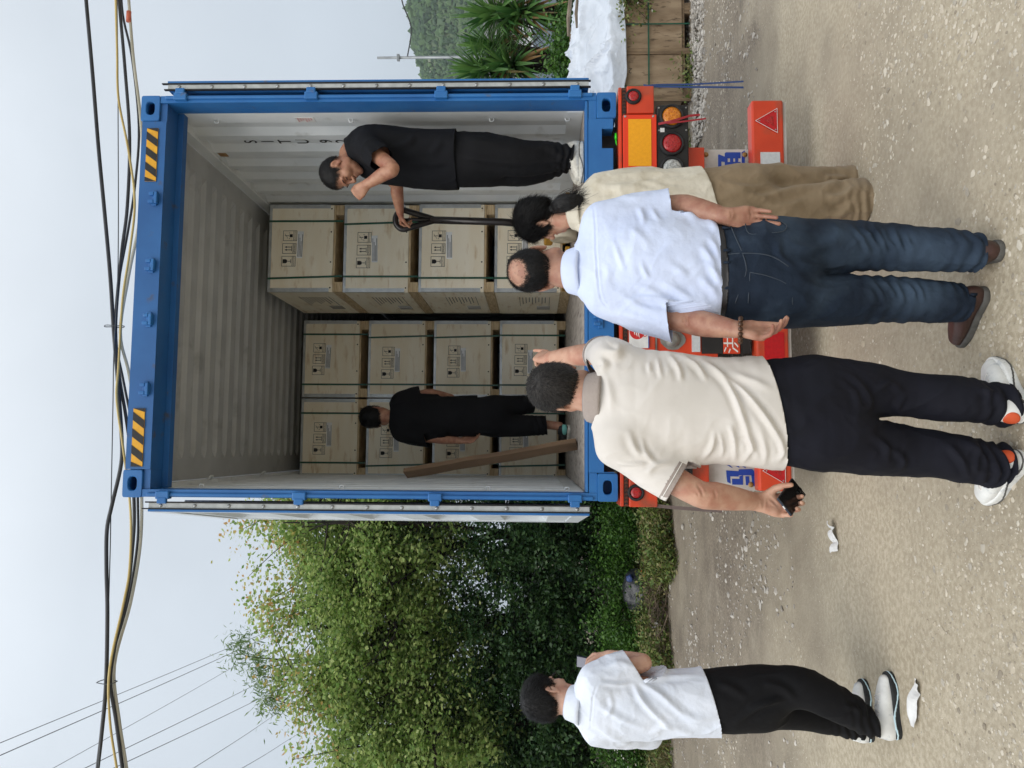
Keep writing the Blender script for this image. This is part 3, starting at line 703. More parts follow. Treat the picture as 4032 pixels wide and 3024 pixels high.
bo = bd.build('board', M_OLDW, pk)
# hand pallet truck standing in front of the right stack
M_PTY = mat('pallet_truck_yellow', srgb(196, 146, 40), srgb(160, 116, 34), rough=0.5, scale=8)
M_PTB = mat('worn_black_enamel', srgb(26, 24, 25), srgb(46, 40, 38), rough=0.28, metal=0.2, scale=9)
M_NYL = mat('cream_nylon_wheel', srgb(196, 186, 164), srgb(160, 150, 130), rough=0.5, scale=8)
ptk = thing('pallet_truck', 'hand pallet truck with black loop handle in front of the right crate stack', 'pallet truck', (0.665, 0.80, FLOOR))
hz = lambda z: z-FLOOR
MB().tube([(-0.03, 0.0, hz(1.56)), (-0.01, -0.03, hz(1.9)), (0.0, -0.05, hz(2.40))], 0.026, 10).build('shaft', M_PTB, ptk)
lp = [(0.0, -0.05, hz(2.36))]
for k in range(17):
    a = math.pi*k/16
    lp.append((0.068*math.cos(a)*-1, -0.055, hz(2.585)+0.06*math.sin(a)))
lp.append((0.0, -0.05, hz(2.36)))
MB().tube(lp, [0.021]*len(lp), 10).build('handle', M_PTB, ptk)
MB().tube([(0, -0.055, hz(2.38)), (0, -0.055, hz(2.52)), (0.0, -0.055, hz(2.60))], [0.02, 0.012, 0.01], 8).build('trigger_lever', M_PTB, ptk)
MB().box((-0.12, -0.02, 0.17), (0.12, 0.20, 0.235), 0.015).box((-0.085, 0.02, 0.235), (0.085, 0.16, 0.30), 0.02).build('pump_body', M_PTY, ptk)
MB().lathe([(0.055, 0), (0.055, 0.16), (0.035, 0.18), (0.035, 0.24)], (-0.03, 0.04, 0.10), (0, 0, 1), 18).build('pump_cylinder', M_PTY, ptk)
for sx in (-1, 1):
    w = bpy.data.objects.new('steer_wheel', None); link(w, ptk); w.location = (sx*0.085-0.03, -0.04, 0.0985)
    MB().lathe([(0.070, -0.025), (0.095, -0.025), (0.0975, 0), (0.095, 0.025), (0.070, 0.025)], (0, 0, 0), (1, 0, 0), 28).build('rim', M_NYL, w)
    mm = MB(); mm.lathe([(0.026, -0.028), (0.030, -0.02), (0.030, 0.02), (0.026, 0.028)], (0, 0, 0), (1, 0, 0), 16)
    for k in range(5):
        a = 2*math.pi*k/5; mm.tube([(0, 0.02*math.cos(a), 0.02*math.sin(a)), (0, 0.075*math.cos(a), 0.075*math.sin(a))], 0.012, 6)
    mm.build('hub', M_NYL, w)
    MB().box((sx*0.20-0.08, 0.20, 0.045), (sx*0.20+0.08, 1.045, 0.078), 0.006).build('fork', M_PTY, ptk)
# ------------------------------------------------------------------ implicit surfaces for people and clothes
def nrm(v): v = np.asarray(v, float); return v/np.linalg.norm(v)
def smin(a, b, k):
    if k <= 0: return np.minimum(a, b)
    h = np.clip(0.5+0.5*(b-a)/k, 0, 1); return b*(1-h)+a*h-k*h*(1-h)
def smax(a, b, k): return -smin(-a, -b, k)
def spline(A, sub):
    A = np.asarray(A, float)
    if A.ndim == 1: A = A[:, None]
    n = len(A)
    if n < 3 or sub <= 1: return A
    B = np.vstack([2*A[0]-A[1], A, 2*A[-1]-A[-2]]); out = []
    for i in range(n-1):
        p0, p1, p2, p3 = B[i], B[i+1], B[i+2], B[i+3]
        for t in np.arange(sub)/sub:
            out.append(0.5*((2*p1)+(-p0+p2)*t+(2*p0-5*p1+4*p2-p3)*t*t+(-p0+3*p1-3*p2+p3)*t**3))
    out.append(A[-1]); return np.array(out)
def chain(P, pts, rad, side=None, sub=3):
    """tapered (elliptic) tube along points; rad: n or (n,2) with side axis"""
    pts = spline(pts, sub); rad = np.asarray(rad, float); rad = spline(rad, sub)
    best = np.full(len(P), 1e9)
    if side is not None: side = nrm(side)
    for i in range(len(pts)-1):
        a, b = pts[i], pts[i+1]; ab = b-a; L2 = max(ab@ab, 1e-12)
        t = np.clip((P-a)@ab/L2, 0, 1); o = P-a-t[:, None]*ab
        r = rad[i]+(rad[i+1]-rad[i])*t[:, None]
        if side is None: d = np.sqrt((o*o).sum(1))-r[:, 0]
        else:
            s = o@side; q2 = np.maximum((o*o).sum(1)-s*s, 0)
            k0 = np.sqrt((s/r[:, 0])**2+q2/r[:, 1]**2)+1e-9; k1 = np.sqrt((s/r[:, 0]**2)**2+q2/r[:, 1]**4)+1e-9
            d = k0*(k0-1)/k1
        best = np.minimum(best, d)
    return best
def ellip(P, c, r, ax=None):
    q = P-np.asarray(c, float)
    if ax is not None: q = q@np.asarray(ax).T
    r = np.asarray(r, float); k0 = np.sqrt(((q/r)**2).sum(1))+1e-9; k1 = np.sqrt(((q/r**2)**2).sum(1))+1e-9
    return k0*(k0-1)/k1
def rbox(P, c, half, rr, ax=None):
    q = P-np.asarray(c, float)
    if ax is not None: q = q@np.asarray(ax).T
    q = np.abs(q)-(np.asarray(half)-rr)
    return np.sqrt((np.maximum(q, 0)**2).sum(1))+np.minimum(q.max(1), 0)-rr
def nets(func, lo, hi, h, margin=2.6):
    """sparse surface nets; returns V, quads"""
    B = 4; lo = np.asarray(lo, float); hi = np.asarray(hi, float)
    n = (np.ceil((hi-lo)/h/B)).astype(int)
    cg = np.stack(np.meshgrid(*[np.arange(k) for k in n], indexing='ij'), -1).reshape(-1, 3)
    cc = lo+(cg*B+(B-1)/2)*h
    dc = func(cc)
    act = np.abs(dc) < h*B*margin*0.75+0.012
    N = n*B
    D = np.repeat(np.repeat(np.repeat(np.where(dc < 0, -1.0, 1.0).reshape(n), B, 0), B, 1), B, 2)
    ag = cg[act]
    off = np.stack(np.meshgrid(*[np.arange(B)]*3, indexing='ij'), -1).reshape(-1, 3)
    idx = (ag[:, None, :]*B+off[None]).reshape(-1, 3)
    for s in range(0, len(idx), 400000):
        ii = idx[s:s+400000]
        D[ii[:, 0], ii[:, 1], ii[:, 2]] = func(lo+ii*h)
    S = D < 0
    cs = [(i, j, k) for i in (0, 1) for j in (0, 1) for k in (0, 1)]
    sl = lambda A, o: A[o[0]:N[0]-1+o[0], o[1]:N[1]-1+o[1], o[2]:N[2]-1+o[2]]
    cnt = sum(sl(S, o).astype(np.int8) for o in cs)
    ac = (cnt > 0) & (cnt < 8); ai = np.argwhere(ac)
    idm = np.full(ac.shape, -1, np.int64); idm[ac] = np.arange(len(ai))
    pos = np.zeros((len(ai), 3)); num = np.zeros(len(ai))
    for a in cs:
        for ax in range(3):
            if a[ax] == 1: continue
            b = list(a); b[ax] = 1
            da = D[ai[:, 0]+a[0], ai[:, 1]+a[1], ai[:, 2]+a[2]]; db = D[ai[:, 0]+b[0], ai[:, 1]+b[1], ai[:, 2]+b[2]]
            c = (da < 0) != (db < 0); t = np.where(c, da/np.where(c, da-db, 1), 0)
            p = np.tile(np.array(a, float), (len(ai), 1)); p[:, ax] += t
            pos += p*c[:, None]; num += c
    V = lo+(ai+pos/num[:, None])*h
    Q = []
    for ax in range(3):
        o1, o2 = [(1, 2), (2, 0), (0, 1)][ax]
        e = [0, 0, 0]; e[ax] = 1
        A = S[:N[0]-e[0], :N[1]-e[1], :N[2]-e[2]]; Bb = S[e[0]:, e[1]:, e[2]:]
        ed = np.argwhere(A != Bb); ok = (ed[:, o1] > 0) & (ed[:, o2] > 0) & (ed[:, o1] < N[o1]-1) & (ed[:, o2] < N[o2]-1); ed = ed[ok]
        def cell(d1, d2):
            q = ed.copy(); q[:, o1] -= d1; q[:, o2] -= d2; return idm[q[:, 0], q[:, 1], q[:, 2]]
        q = np.stack([cell(1, 1), cell(0, 1), cell(0, 0), cell(1, 0)], 1)
        fl = ~A[ed[:, 0], ed[:, 1], ed[:, 2]]
        q[fl] = q[fl][:, ::-1]; Q.append(q)
    Q = np.vstack(Q); Q = Q[(Q >= 0).all(1)]
    return V, Q
def normals(V, Q):
    n = np.cross(V[Q[:, 2]]-V[Q[:, 0]], V[Q[:, 3]]-V[Q[:, 1]]); N = np.zeros_like(V)
    for k in range(4): np.add.at(N, Q[:, k], n)
    return N/(np.linalg.norm(N, axis=1, keepdims=True)+1e-12)
def relax(V, Q, it=2, lam=0.5):
    for _ in range(it):
        S = np.zeros_like(V); c = np.zeros(len(V))
        for k in range(4):
            np.add.at(S, Q[:, k], V[Q[:, (k+1) % 4]]); np.add.at(S, Q[:, k], V[Q[:, k-1]]); np.add.at(c, Q[:, k], 2)
        V = V*(1-lam)+lam*S/np.maximum(c, 1)[:, None]
    return V
def trim(V, Q, g, passes=1):
    """drop what lies where g > 0 and pull the rim onto g = 0 (g: list of (values, gradient))"""
    for val, grad in g:
        gv = val(V); inside = gv <= 0
        keep = inside[Q].any(1); Q = Q[keep]
        used = np.zeros(len(V), bool); used[Q.ravel()] = True
        mv = used & ~inside
        V = V.copy(); V[mv] -= grad(V[mv]) if callable(grad) else gv[mv][:, None]*grad
        ids = np.cumsum(used)-1; V = V[used]; Q = ids[Q]
    return V, Q
def ridge(V, Nn, lines, facing=True):
    """cloth folds drawn as lines in picture space on the side that faces the photographer"""
    P = proj(V); disp = np.zeros(len(V))
    vis = ((CAM-V)*Nn).sum(1) > 0 if facing else np.ones(len(V), bool)
    for pts, amp, w in lines:
        pts = spline(np.array(pts, float), 4); best = np.full(len(V), 1e9); tt = np.zeros(len(V)); n = len(pts)-1
        for i in range(n):
            a, b = pts[i], pts[i+1]; ab = b-a; t = np.clip(((P-a)@ab)/max(ab@ab, 1e-9), 0, 1); d = np.linalg.norm(P-a-t[:, None]*ab, axis=1)
            m = d < best; best[m] = d[m]; tt[m] = (i+t[m])/n
        prof = 1.25*(np.exp(-(best/(0.8*w))**2)-0.5*np.exp(-((best-1.7*w)/(1.0*w))**2))
        disp += amp*prof*np.sin(np.pi*np.clip(tt*0.97+0.015, 0, 1))
    return disp*vis

# ------------------------------------------------------------------ people
M_SKIN = {}
def skin(n, c, c2, c3):
    M_SKIN[n] = mat('skin_'+n, srgb(*c), srgb(*c2), rough=0.48, scale=26, sss=0.08, detail=8, c3=srgb(*c3), s3=13, lo3=0.46, hi3=0.78, bump=0.25, bscale=120, bdist=0.004, spec=0.4)
skin('a', (200, 158, 134), (188, 142, 118), (178, 118, 98)); skin('b', (178, 136, 114), (162, 118, 98), (146, 94, 78)); skin('c', (182, 136, 110), (162, 114, 90), (146, 92, 74)); skin('d', (212, 172, 150), (202, 158, 136), (194, 138, 116))
def hair_mat(name, c1, c2, stub):
    """hair over skin: the vertex attribute says how thick the hair grows"""
    m = bpy.data.materials.new(name); m.use_nodes = True; N, L = m.node_tree.nodes, m.node_tree.links; b = N['Principled BSDF']; b.inputs['Roughness'].default_value = 0.55; b.inputs['Specular IOR Level'].default_value = 0.3
    at_ = N.new('ShaderNodeAttribute'); at_.attribute_name = 'growth'; tc = N.new('ShaderNodeTexCoord')
    n = N.new('ShaderNodeTexNoise'); n.inputs['Scale'].default_value = 170; n.inputs['Detail'].default_value = 4; L.new(tc.outputs['Object'], n.inputs['Vector'])
    ad = N.new('ShaderNodeMath'); ad.operation = 'MULTIPLY_ADD'; L.new(n.outputs['Fac'], ad.inputs[0]); ad.inputs[1].default_value = 0.6; L.new(at_.outputs['Fac'], ad.inputs[2])
    mr = N.new('ShaderNodeMapRange'); mr.inputs[1].default_value = 0.45; mr.inputs[2].default_value = 1.05; L.new(ad.outputs[0], mr.inputs[0])
    n2 = N.new('ShaderNodeTexNoise'); n2.inputs['Scale'].default_value = 90; n2.inputs['Detail'].default_value = 5; L.new(tc.outputs['Object'], n2.inputs['Vector'])
    rp = N.new('ShaderNodeValToRGB'); rp.color_ramp.elements[0].position = 0.38; rp.color_ramp.elements[1].position = 0.62; rp.color_ramp.elements[0].color = c1; rp.color_ramp.elements[1].color = c2; L.new(n2.outputs['Fac'], rp.inputs[0])
    mx = N.new('ShaderNodeMixRGB'); L.new(mr.outputs[0], mx.inputs[0]); mx.inputs[1].default_value = stub; L.new(rp.outputs[0], mx.inputs[2]); L.new(mx.outputs[0], b.inputs['Base Color'])
    bp = N.new('ShaderNodeBump'); bp.inputs['Strength'].default_value = 0.5; bp.inputs['Distance'].default_value = 0.006; L.new(n.outputs['Fac'], bp.inputs['Height']); L.new(bp.outputs[0], b.inputs['Normal'])
    return m
M_HAIR = hair_mat('black_hair', srgb(13, 12, 12), srgb(26, 24, 24), srgb(176, 136, 114))
M_HAIRP = mat('plain_black_hair', srgb(12, 11, 11), srgb(22, 20, 20), rough=0.5, scale=40, stretch=(3, 3, 0.6), bump=0.5, bscale=60, bdist=0.006, spec=0.3)
M_HAIRG = hair_mat('greying_hair', srgb(22, 20, 19), srgb(48, 44, 41), srgb(164, 124, 102))
M_STRAND = mat('hair_strands', srgb(20, 18, 18), rough=0.55, spec=0.2, island=[srgb(10, 9, 9), srgb(15, 14, 14), srgb(22, 20, 20)])
M_STRANDG = mat('grey_hair_strands', srgb(40, 38, 38), rough=0.55, spec=0.2, island=[srgb(22, 20, 19), srgb(32, 29, 27), srgb(44, 41, 38), srgb(70, 66, 62)])

def frame_of(fwd, up):
    f = nrm(fwd); u = np.asarray(up, float); u = nrm(u-f*(u@f)); r = np.cross(f, u); return np.array([r, f, u])
def head_sdf(P, c, ax, full=True):
    q = (P-c)@ax.T
    E = lambda ce, r: ellip(q, ce, r)
    d = E((0, -0.012, 0.040), (0.076, 0.096, 0.080))
    d = smin(d, E((0, -0.035, 0.005), (0.066, 0.068, 0.070)), 0.03)
    d = smin(d, E((0, 0.030, -0.030), (0.063, 0.060, 0.082)), 0.03)
    d = smin(d, E((0, 0.052, -0.086), (0.045, 0.040, 0.032)), 0.03)
    d = smin(d, E((0, 0.084, -0.104), (0.020, 0.016, 0.016)), 0.02)
    for s in (-1, 1):
        d = smin(d, E((s*0.042, 0.060, -0.030), (0.026, 0.026, 0.028)), 0.02)
        d = smin(d, E((s*0.058, 0.002, -0.070), (0.014, 0.030, 0.028)), 0.02)
    d = smin(d, chain(q, [(-0.046, 0.076, 0.018), (0, 0.090, 0.022), (0.046, 0.076, 0.018)], [0.010, 0.012, 0.010], sub=2), 0.014)
    for s in (-1, 1):
        d = smax(d, -E((s*0.031, 0.096, 0.002), (0.017, 0.014, 0.011)), 0.010)
        d = smin(d, E((s*0.031, 0.076, 0.0), (0.0125,)*3), 0.003)
    d = smin(d, chain(q, [(0, 0.088, 0.012), (0, 0.104, -0.012), (0, 0.113, -0.032)], [0.008, 0.010, 0.013], sub=2), 0.010)
    for s in (-1, 1): d = smin(d, E((s*0.013, 0.100, -0.036), (0.010, 0.011, 0.009)), 0.006)
    d = smin(d, chain(q, [(-0.022, 0.086, -0.063), (0, 0.098, -0.060), (0.022, 0.086, -0.063)], [0.005, 0.008, 0.005], sub=2), 0.006)
    d = smin(d, chain(q, [(-0.020, 0.084, -0.073), (0, 0.094, -0.075), (0.020, 0.084, -0.073)], [0.005, 0.008, 0.005], sub=2), 0.006)
    for s in (-1, 1):
        a = math.radians(22); axe = np.array([[math.cos(a), s*math.sin(a)*1.0, 0], [-s*math.sin(a), math.cos(a), 0.25], [0, -0.25, 1]])
        axe = np.array([nrm(v) for v in axe])
        c0 = (s*0.080, -0.014, -0.008)
        e = ellip(q, c0, (0.009, 0.019, 0.033), axe)
        e = smax(e, -ellip(q, (s*0.089, -0.012, -0.005), (0.008, 0.011, 0.021), axe), 0.004)
        e = smin(e, E((s*0.079, -0.008, -0.037), (0.006, 0.009, 0.010)), 0.006)
        e = smin(e, E((s*0.076, 0.004, -0.008), (0.006, 0.006, 0.010)), 0.006)
        d = smin(d, e, 0.006)
    return d
def smooth01(x, a, b): t = np.clip((x-a)/(b-a), 0, 1); return t*t*(3-2*t)
def hair_amount(q, style):
    """1 inside the hair, 0 outside; q in head coordinates"""
    r, f, u = q[:, 0], q[:, 1], q[:, 2]
    # hairline height as a function of front-back position
    fr = style.get('front', 0.075); nape = style.get('nape', -0.075); side = style.get('side', 0.012)
    line = np.where(f > 0.045, side+(fr-side)*smooth01(f, 0.045, 0.085), np.where(f > -0.02, side, side+(nape-side)*smooth01(-f, 0.02, 0.065)))
    sb = style.get('burn', -0.02)
    line = np.where((f > -0.001) & (f < 0.032), np.minimum(line, sb), line)
    am = smooth01(u-line, -0.004, style.get('fade', 0.012))
    ear = np.exp(-(((f+0.014)/0.024)**2+((u+0.008)/0.036)**2)**2)
    am = am*(1-ear*(np.abs(r) > 0.06))
    if 'bald' in style:
        bc, br = style['bald']; dd = np.linalg.norm((q-np.array(bc))/np.array(br), axis=1)
        am = am*(0.04+0.96*smooth01(dd+0.10*fbm(q*70, 2, 8), 0.62, 1.15))
    return am
def make_hair(par, c, ax, style, name='hair'):
    th = style.get('th', 0.012); mh, ms = (M_HAIRG, M_STRANDG) if style.get('grey') else (M_HAIR, M_STRAND)
    topb = style.get('top', 0.0)
    def f(P):
        q = (P-c)@ax.T; am = hair_amount(q, style)
        base = ellip(q, (0, -0.012, 0.040), (0.076, 0.096, 0.080)); base = smin(base, ellip(q, (0, -0.035, 0.005), (0.066, 0.068, 0.070)), 0.03)
        base = smin(base, ellip(q, (0, 0.030, -0.030), (0.063, 0.060, 0.082)), 0.03)
        t = th*(0.75+0.35*smooth01(q[:, 2], 0.0, 0.1))+topb*smooth01(q[:, 2], 0.03, 0.11)*smooth01(q[:, 1], -0.09, 0.06)
        t = t+style.get('rough', 0.0022)*fbm(q*np.array([55, 40, 55]), 3, 5)
        return base-(t*am+0.0012*np.minimum(am*6, 1)-0.004*(1-np.minimum(am*6, 1)))
    lo, hi = c-0.16, c+0.17
    V, Q = nets(f, lo, hi, 0.0045)
    q = (V-c)@ax.T; am = hair_amount(q, style); kq = (am[Q] > 0.05).any(1); Q0 = Q; Q = Q[kq]
    N = normals(V, Q0)
    me_h = np_mesh(name, V, Q, [mh]); ga = me_h.attributes.new('growth', 'FLOAT', 'POINT'); ga.data.foreach_set('value', am.astype(np.float32)); o = mobj(name, me_h, par)
    # strands that break up the outline
    rg = np.random.RandomState(style.get('seed', 1)); n = int(style.get('n', 5200)*1.5)
    used = np.unique(Q0[(am[Q0] > 0.03).any(1)]); w = am[used]*(0.6+1.0*((am[used] > 0.1) & (am[used] < 0.75))); pick = rg.choice(used, n, p=w/w.sum())
    p = V[pick]+rg.normal(0, 0.0025, (n, 3)); nn = N[pick]; qq = (p-c)@ax.T
    crown = np.array(style.get('crown', (0.01, -0.075, 0.085)))
    fl = qq-crown; fl = fl-((fl*(nn@ax.T)).sum(1))[:, None]*(nn@ax.T); fl /= np.linalg.norm(fl, axis=1, keepdims=True)+1e-6
    fl = fl@ax+rg.normal(0, 0.28, (n, 3))
    p = p+nn*(0.0055*(1-am[pick])[:, None]); L = style.get('len', 0.016)*rg.uniform(0.5, 1.25, n)[:, None]*(0.45+0.55*am[pick][:, None])
    lift = style.get('lift', 0.45)
    d1 = fl+nn*lift; d1 /= np.linalg.norm(d1, axis=1, keepdims=True); d2 = fl+nn*(lift*0.1)-np.array([0, 0, 0.35]); d2 /= np.linalg.norm(d2, axis=1, keepdims=True)
    a = p-nn*0.002; b = a+d1*L*0.55; t = b+d2*L*0.55
    sd = np.cross(d1, nn); sd /= np.linalg.norm(sd, axis=1, keepdims=True)+1e-6; wd = style.get('w', 0.0008)
    VV = np.stack([a-sd*wd, a+sd*wd, b+sd*wd*0.8, b-sd*wd*0.8, t+sd*wd*0.2, t-sd*wd*0.2], 1).reshape(-1, 3)
    i0 = np.arange(n)*6
    F = np.concatenate([np.stack([i0, i0+1, i0+2, i0+3], 1), np.stack([i0+3, i0+2, i0+4, i0+5], 1)])
    mobj(name+'_strands', np_mesh(name+'_strands', VV, F, [ms]), o)
    return o

def hand_sdf(P, w, D, Nn, thumb_side, curl=(0.3, 0.3, 0.35, 0.4), spread=0.06, thumb=(0.6, 0.3), s=1.0, tcurl=0.3):
    """w wrist, D along the fingers, Nn out of the palm; curl in radians per joint"""
    D = nrm(D); Nn = nrm(Nn-D*(np.dot(Nn, D))); S = np.cross(D, Nn)*thumb_side
    q = np.stack([(P-w)@D, (P-w)@S, (P-w)@Nn], 1)/s
    d = chain(q, [(-0.02, 0, 0), (0.02, 0, 0), (0.055, -0.002, 0.002), (0.088, -0.002, 0)], [(0.027, 0.020), (0.030, 0.018), (0.039, 0.015), (0.040, 0.012)], side=(0, 1, 0), sub=2)
    d = smin(d, chain(q, [(0.012, 0.016, 0.006), (0.042, 0.028, 0.010)], [0.015, 0.014], sub=1), 0.014)
    d = smin(d, chain(q, [(0.012, -0.018, 0.006), (0.06, -0.026, 0.006)], [0.014, 0.012], sub=1), 0.012)
    ys = (0.030, 0.0095, -0.011, -0.030); Ls = ((0.043, 0.026, 0.021), (0.047, 0.030, 0.022), (0.044, 0.028, 0.021), (0.034, 0.021, 0.019)); r0 = (0.0094, 0.0096, 0.0092, 0.0084)
    fing = np.full(len(P), 1e9)
    for i in range(4):
        cu = curl[i] if hasattr(curl[i], '__len__') else (curl[i],)*3
        p = np.array([0.088-0.004*abs(i-1), ys[i], 0.0]); a = 0.0; pts = [p.copy()-np.array([0.012, 0, 0])]; rr = [r0[i]*1.05]
        pts.append(p.copy()); rr.append(r0[i]*1.04); sp = spread*(1.5-i)
        for k in range(3):
            a += cu[k]
            p = p+Ls[i][k]*np.array([math.cos(a)*math.cos(sp), math.cos(a)*math.sin(sp), math.sin(a)]); pts.append(p.copy()); rr.append(r0[i]*(1.0-0.09*(k+1)))
        f = chain(q, pts, rr, sub=1); fing = np.minimum(fing, f)
    d = smin(d, fing, 0.005)
    ab, fl = thumb
    p = np.array([0.022, 0.024, 0.008]); pts = [p.copy()]; rr = [0.0135]; dirv = np.array([math.cos(ab), math.sin(ab), math.sin(fl)]); dirv /= np.linalg.norm(dirv)
    for k, L in enumerate((0.042, 0.031, 0.026)):
        p = p+dirv*L; pts.append(p.copy()); rr.append((0.0125, 0.0105, 0.0085)[k])
        dirv = nrm(dirv+tcurl*np.array([0.55, -0.55, 0.5]))
    d = smin(d, chain(q, pts, rr, sub=1), 0.007)
    return d*s
def sdf_obj(name, f, lo, hi, h, mats, par, rel=1, disp=None, cuts=None, solid=0.0):
    V, Q = nets(f, lo, hi, h)
    if rel: V = relax(V, Q, rel)
    N = normals(V, Q)
    if disp is not None: V = V+N*disp(V, N)[:, None]
    if cuts: V, Q = trim(V, Q, cuts)
    o = mobj(name, np_mesh(name, V, Q, mats), par)
    if solid:
        md = o.modifiers.new('cloth thickness', 'SOLIDIFY'); md.thickness = solid; md.offset = -1
    return o
def plane_cut(c, n, near=None):
    """remove the side the normal n points to; near(V) -> bool limits it"""
    n = nrm(n); c = np.asarray(c, float)
    def val(V):
        g = (V-c)@n
        if near is not None: g = np.where(near(V), g, -1.0)
        return g
    return (val, n)

def neck_cut(c, n, r0=0.072, sl=0.9):
    n = nrm(n); c = np.asarray(c, float)
    def val(V):
        o = V-c; h = o@n; lat = np.linalg.norm(o-h[:, None]*n, axis=1)
        return np.where(lat < 0.25, h-sl*np.maximum(0, lat-r0), -1.0)
    return (val, n)
# ------------------------------------------------------------------ ground
def axis(fine0, fine1, step, lo, hi, grow=1.25):
    c = list(np.arange(fine0, fine1+1e-6, step)); s = step; x = fine0; pre = []
    while x > lo: s *= grow; x -= s; pre.append(x)
    s = step; x = c[-1]; post = []
    while x < hi: s *= grow; x += s; post.append(x)
    return np.array(pre[::-1]+c+post)
gx = axis(-5.2, 5.4, 0.045, -900, 900); gy = axis(-3.2, 6.6, 0.045, -60, 1500)
GX, GY = np.meshgrid(gx, gy, indexing='ij')
def ground_z(x, y):
    P = np.stack([x, y, np.zeros_like(x)], -1); near = np.exp(-((x/9)**2+((y-1)/9)**2))
    z = 0.016*fbm(P*0.7, 3, 1)+0.006*fbm(P*4, 3, 4)*near+0.0045*fbm(P*11, 2, 9)*near
    # wheel ruts curving through the damp soil on the left
    wl_ = np.exp(-((x+3.2)/1.6)**2)*np.exp(-((y-2.6)/1.9)**2)
    t = y-2.4-0.55*(x+3.2)
    z = z+wl_*(0.010*np.sin(t*6.5+5*fbm(P*0.9, 3, 3))*(fbm(P*1.3, 2, 44) > -0.1)+0.020*np.abs(fbm(P*np.array([6, 6, 1]), 3, 8)))
    far = np.clip((y-4.2)/1.5, 0, 1)
    z = z+far*0.03*fbm(P*2.2, 3, 12)+np.exp(-((y-1.0)/0.25)**2)*0.012*fbm(P*3, 2, 21)*(x > 0.5)
    bank = smooth01(y, 5.6, 8.0)*smooth01(-x, 0.8, 2.2)*0.55
    foot = np.exp(-(((x+0.3)/1.6)**2+((y+1.4)/1.0)**2)**2)
    z = z*(1-0.75*foot)+bank
    return z
GZ = ground_z(GX, GY)+0.002
nx, ny = GX.shape; gi = np.arange(nx*ny).reshape(nx, ny)
GF = np.stack([gi[:-1, :-1], gi[1:, :-1], gi[1:, 1:], gi[:-1, 1:]], -1).reshape(-1, 4)
mg = bpy.data.materials.new('dusty_gravel_ground'); mg.use_nodes = True
N, L = mg.node_tree.nodes, mg.node_tree.links; N.clear()
def nd(t, **kw):
    n = N.new(t)
    for k, v in kw.items(): setattr(n, k, v)
    return n
out = nd('ShaderNodeOutputMaterial'); bs = nd('ShaderNodeBsdfPrincipled'); L.new(bs.outputs[0], out.inputs[0]); bs.inputs['Roughness'].default_value = 0.9; bs.inputs['Specular IOR Level'].default_value = 0.25
tc = nd('ShaderNodeTexCoord'); sp = nd('ShaderNodeSeparateXYZ'); L.new(tc.outputs['Object'], sp.inputs[0])
def noise(scale, detail=5, rough=0.55):
    n = nd('ShaderNodeTexNoise'); n.inputs['Scale'].default_value = scale; n.inputs['Detail'].default_value = detail; n.inputs['Roughness'].default_value = rough; L.new(tc.outputs['Object'], n.inputs['Vector']); return n.outputs['Fac']
def ramp(src, a, b, ca, cb):
    r = nd('ShaderNodeValToRGB'); r.color_ramp.elements[0].position = a; r.color_ramp.elements[1].position = b; r.color_ramp.elements[0].color = ca; r.color_ramp.elements[1].color = cb; L.new(src, r.inputs[0]); return r.outputs[0]
def mixc(f, a, b):
    m = nd('ShaderNodeMixRGB')
    if isinstance(f, float): m.inputs[0].default_value = f
    else: L.new(f, m.inputs[0])
    L.new(a, m.inputs[1]); L.new(b, m.inputs[2]); return m.outputs[0]
def math_(op, a, b):
    m = nd('ShaderNodeMath', operation=op)
    for i, v in enumerate((a, b)):
        if isinstance(v, (int, float)): m.inputs[i].default_value = v
        else: L.new(v, m.inputs[i])
    return m.outputs[0]
def mrange(v, a, b, c=0.0, d=1.0):
    m = nd('ShaderNodeMapRange'); m.inputs[1].default_value = a; m.inputs[2].default_value = b; m.inputs[3].default_value = c; m.inputs[4].default_value = d; L.new(v, m.inputs[0]); return m.outputs[0]
dry = ramp(noise(1.3), 0.35, 0.65, srgb(172, 161, 139), srgb(192, 181, 159))
dry2 = ramp(noise(38, 3), 0.40, 0.62, srgb(152, 140, 120), srgb(198, 188, 168)); dry = mixc(0.45, dry, dry2)
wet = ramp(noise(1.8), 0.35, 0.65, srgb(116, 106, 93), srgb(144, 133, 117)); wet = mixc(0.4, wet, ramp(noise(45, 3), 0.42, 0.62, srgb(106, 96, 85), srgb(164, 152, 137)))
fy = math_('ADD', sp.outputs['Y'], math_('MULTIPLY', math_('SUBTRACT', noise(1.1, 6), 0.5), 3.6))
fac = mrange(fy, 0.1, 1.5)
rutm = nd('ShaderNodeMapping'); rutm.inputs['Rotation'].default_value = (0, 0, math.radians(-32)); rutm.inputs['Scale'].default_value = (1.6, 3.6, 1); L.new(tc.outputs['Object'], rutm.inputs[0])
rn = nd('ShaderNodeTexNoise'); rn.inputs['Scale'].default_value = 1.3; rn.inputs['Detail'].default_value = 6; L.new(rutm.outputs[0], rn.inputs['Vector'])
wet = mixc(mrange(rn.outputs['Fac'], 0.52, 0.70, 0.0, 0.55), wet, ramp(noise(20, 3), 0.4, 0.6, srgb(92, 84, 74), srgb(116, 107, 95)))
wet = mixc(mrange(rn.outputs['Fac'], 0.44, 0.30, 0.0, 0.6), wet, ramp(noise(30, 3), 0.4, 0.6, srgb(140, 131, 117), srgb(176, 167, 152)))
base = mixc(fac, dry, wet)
patch = mrange(noise(0.6, 8), 0.42, 0.58); base = mixc(math_('MULTIPLY', patch, 0.6), base, ramp(noise(3, 4), 0.4, 0.6, srgb(158, 148, 130), srgb(140, 130, 114)))
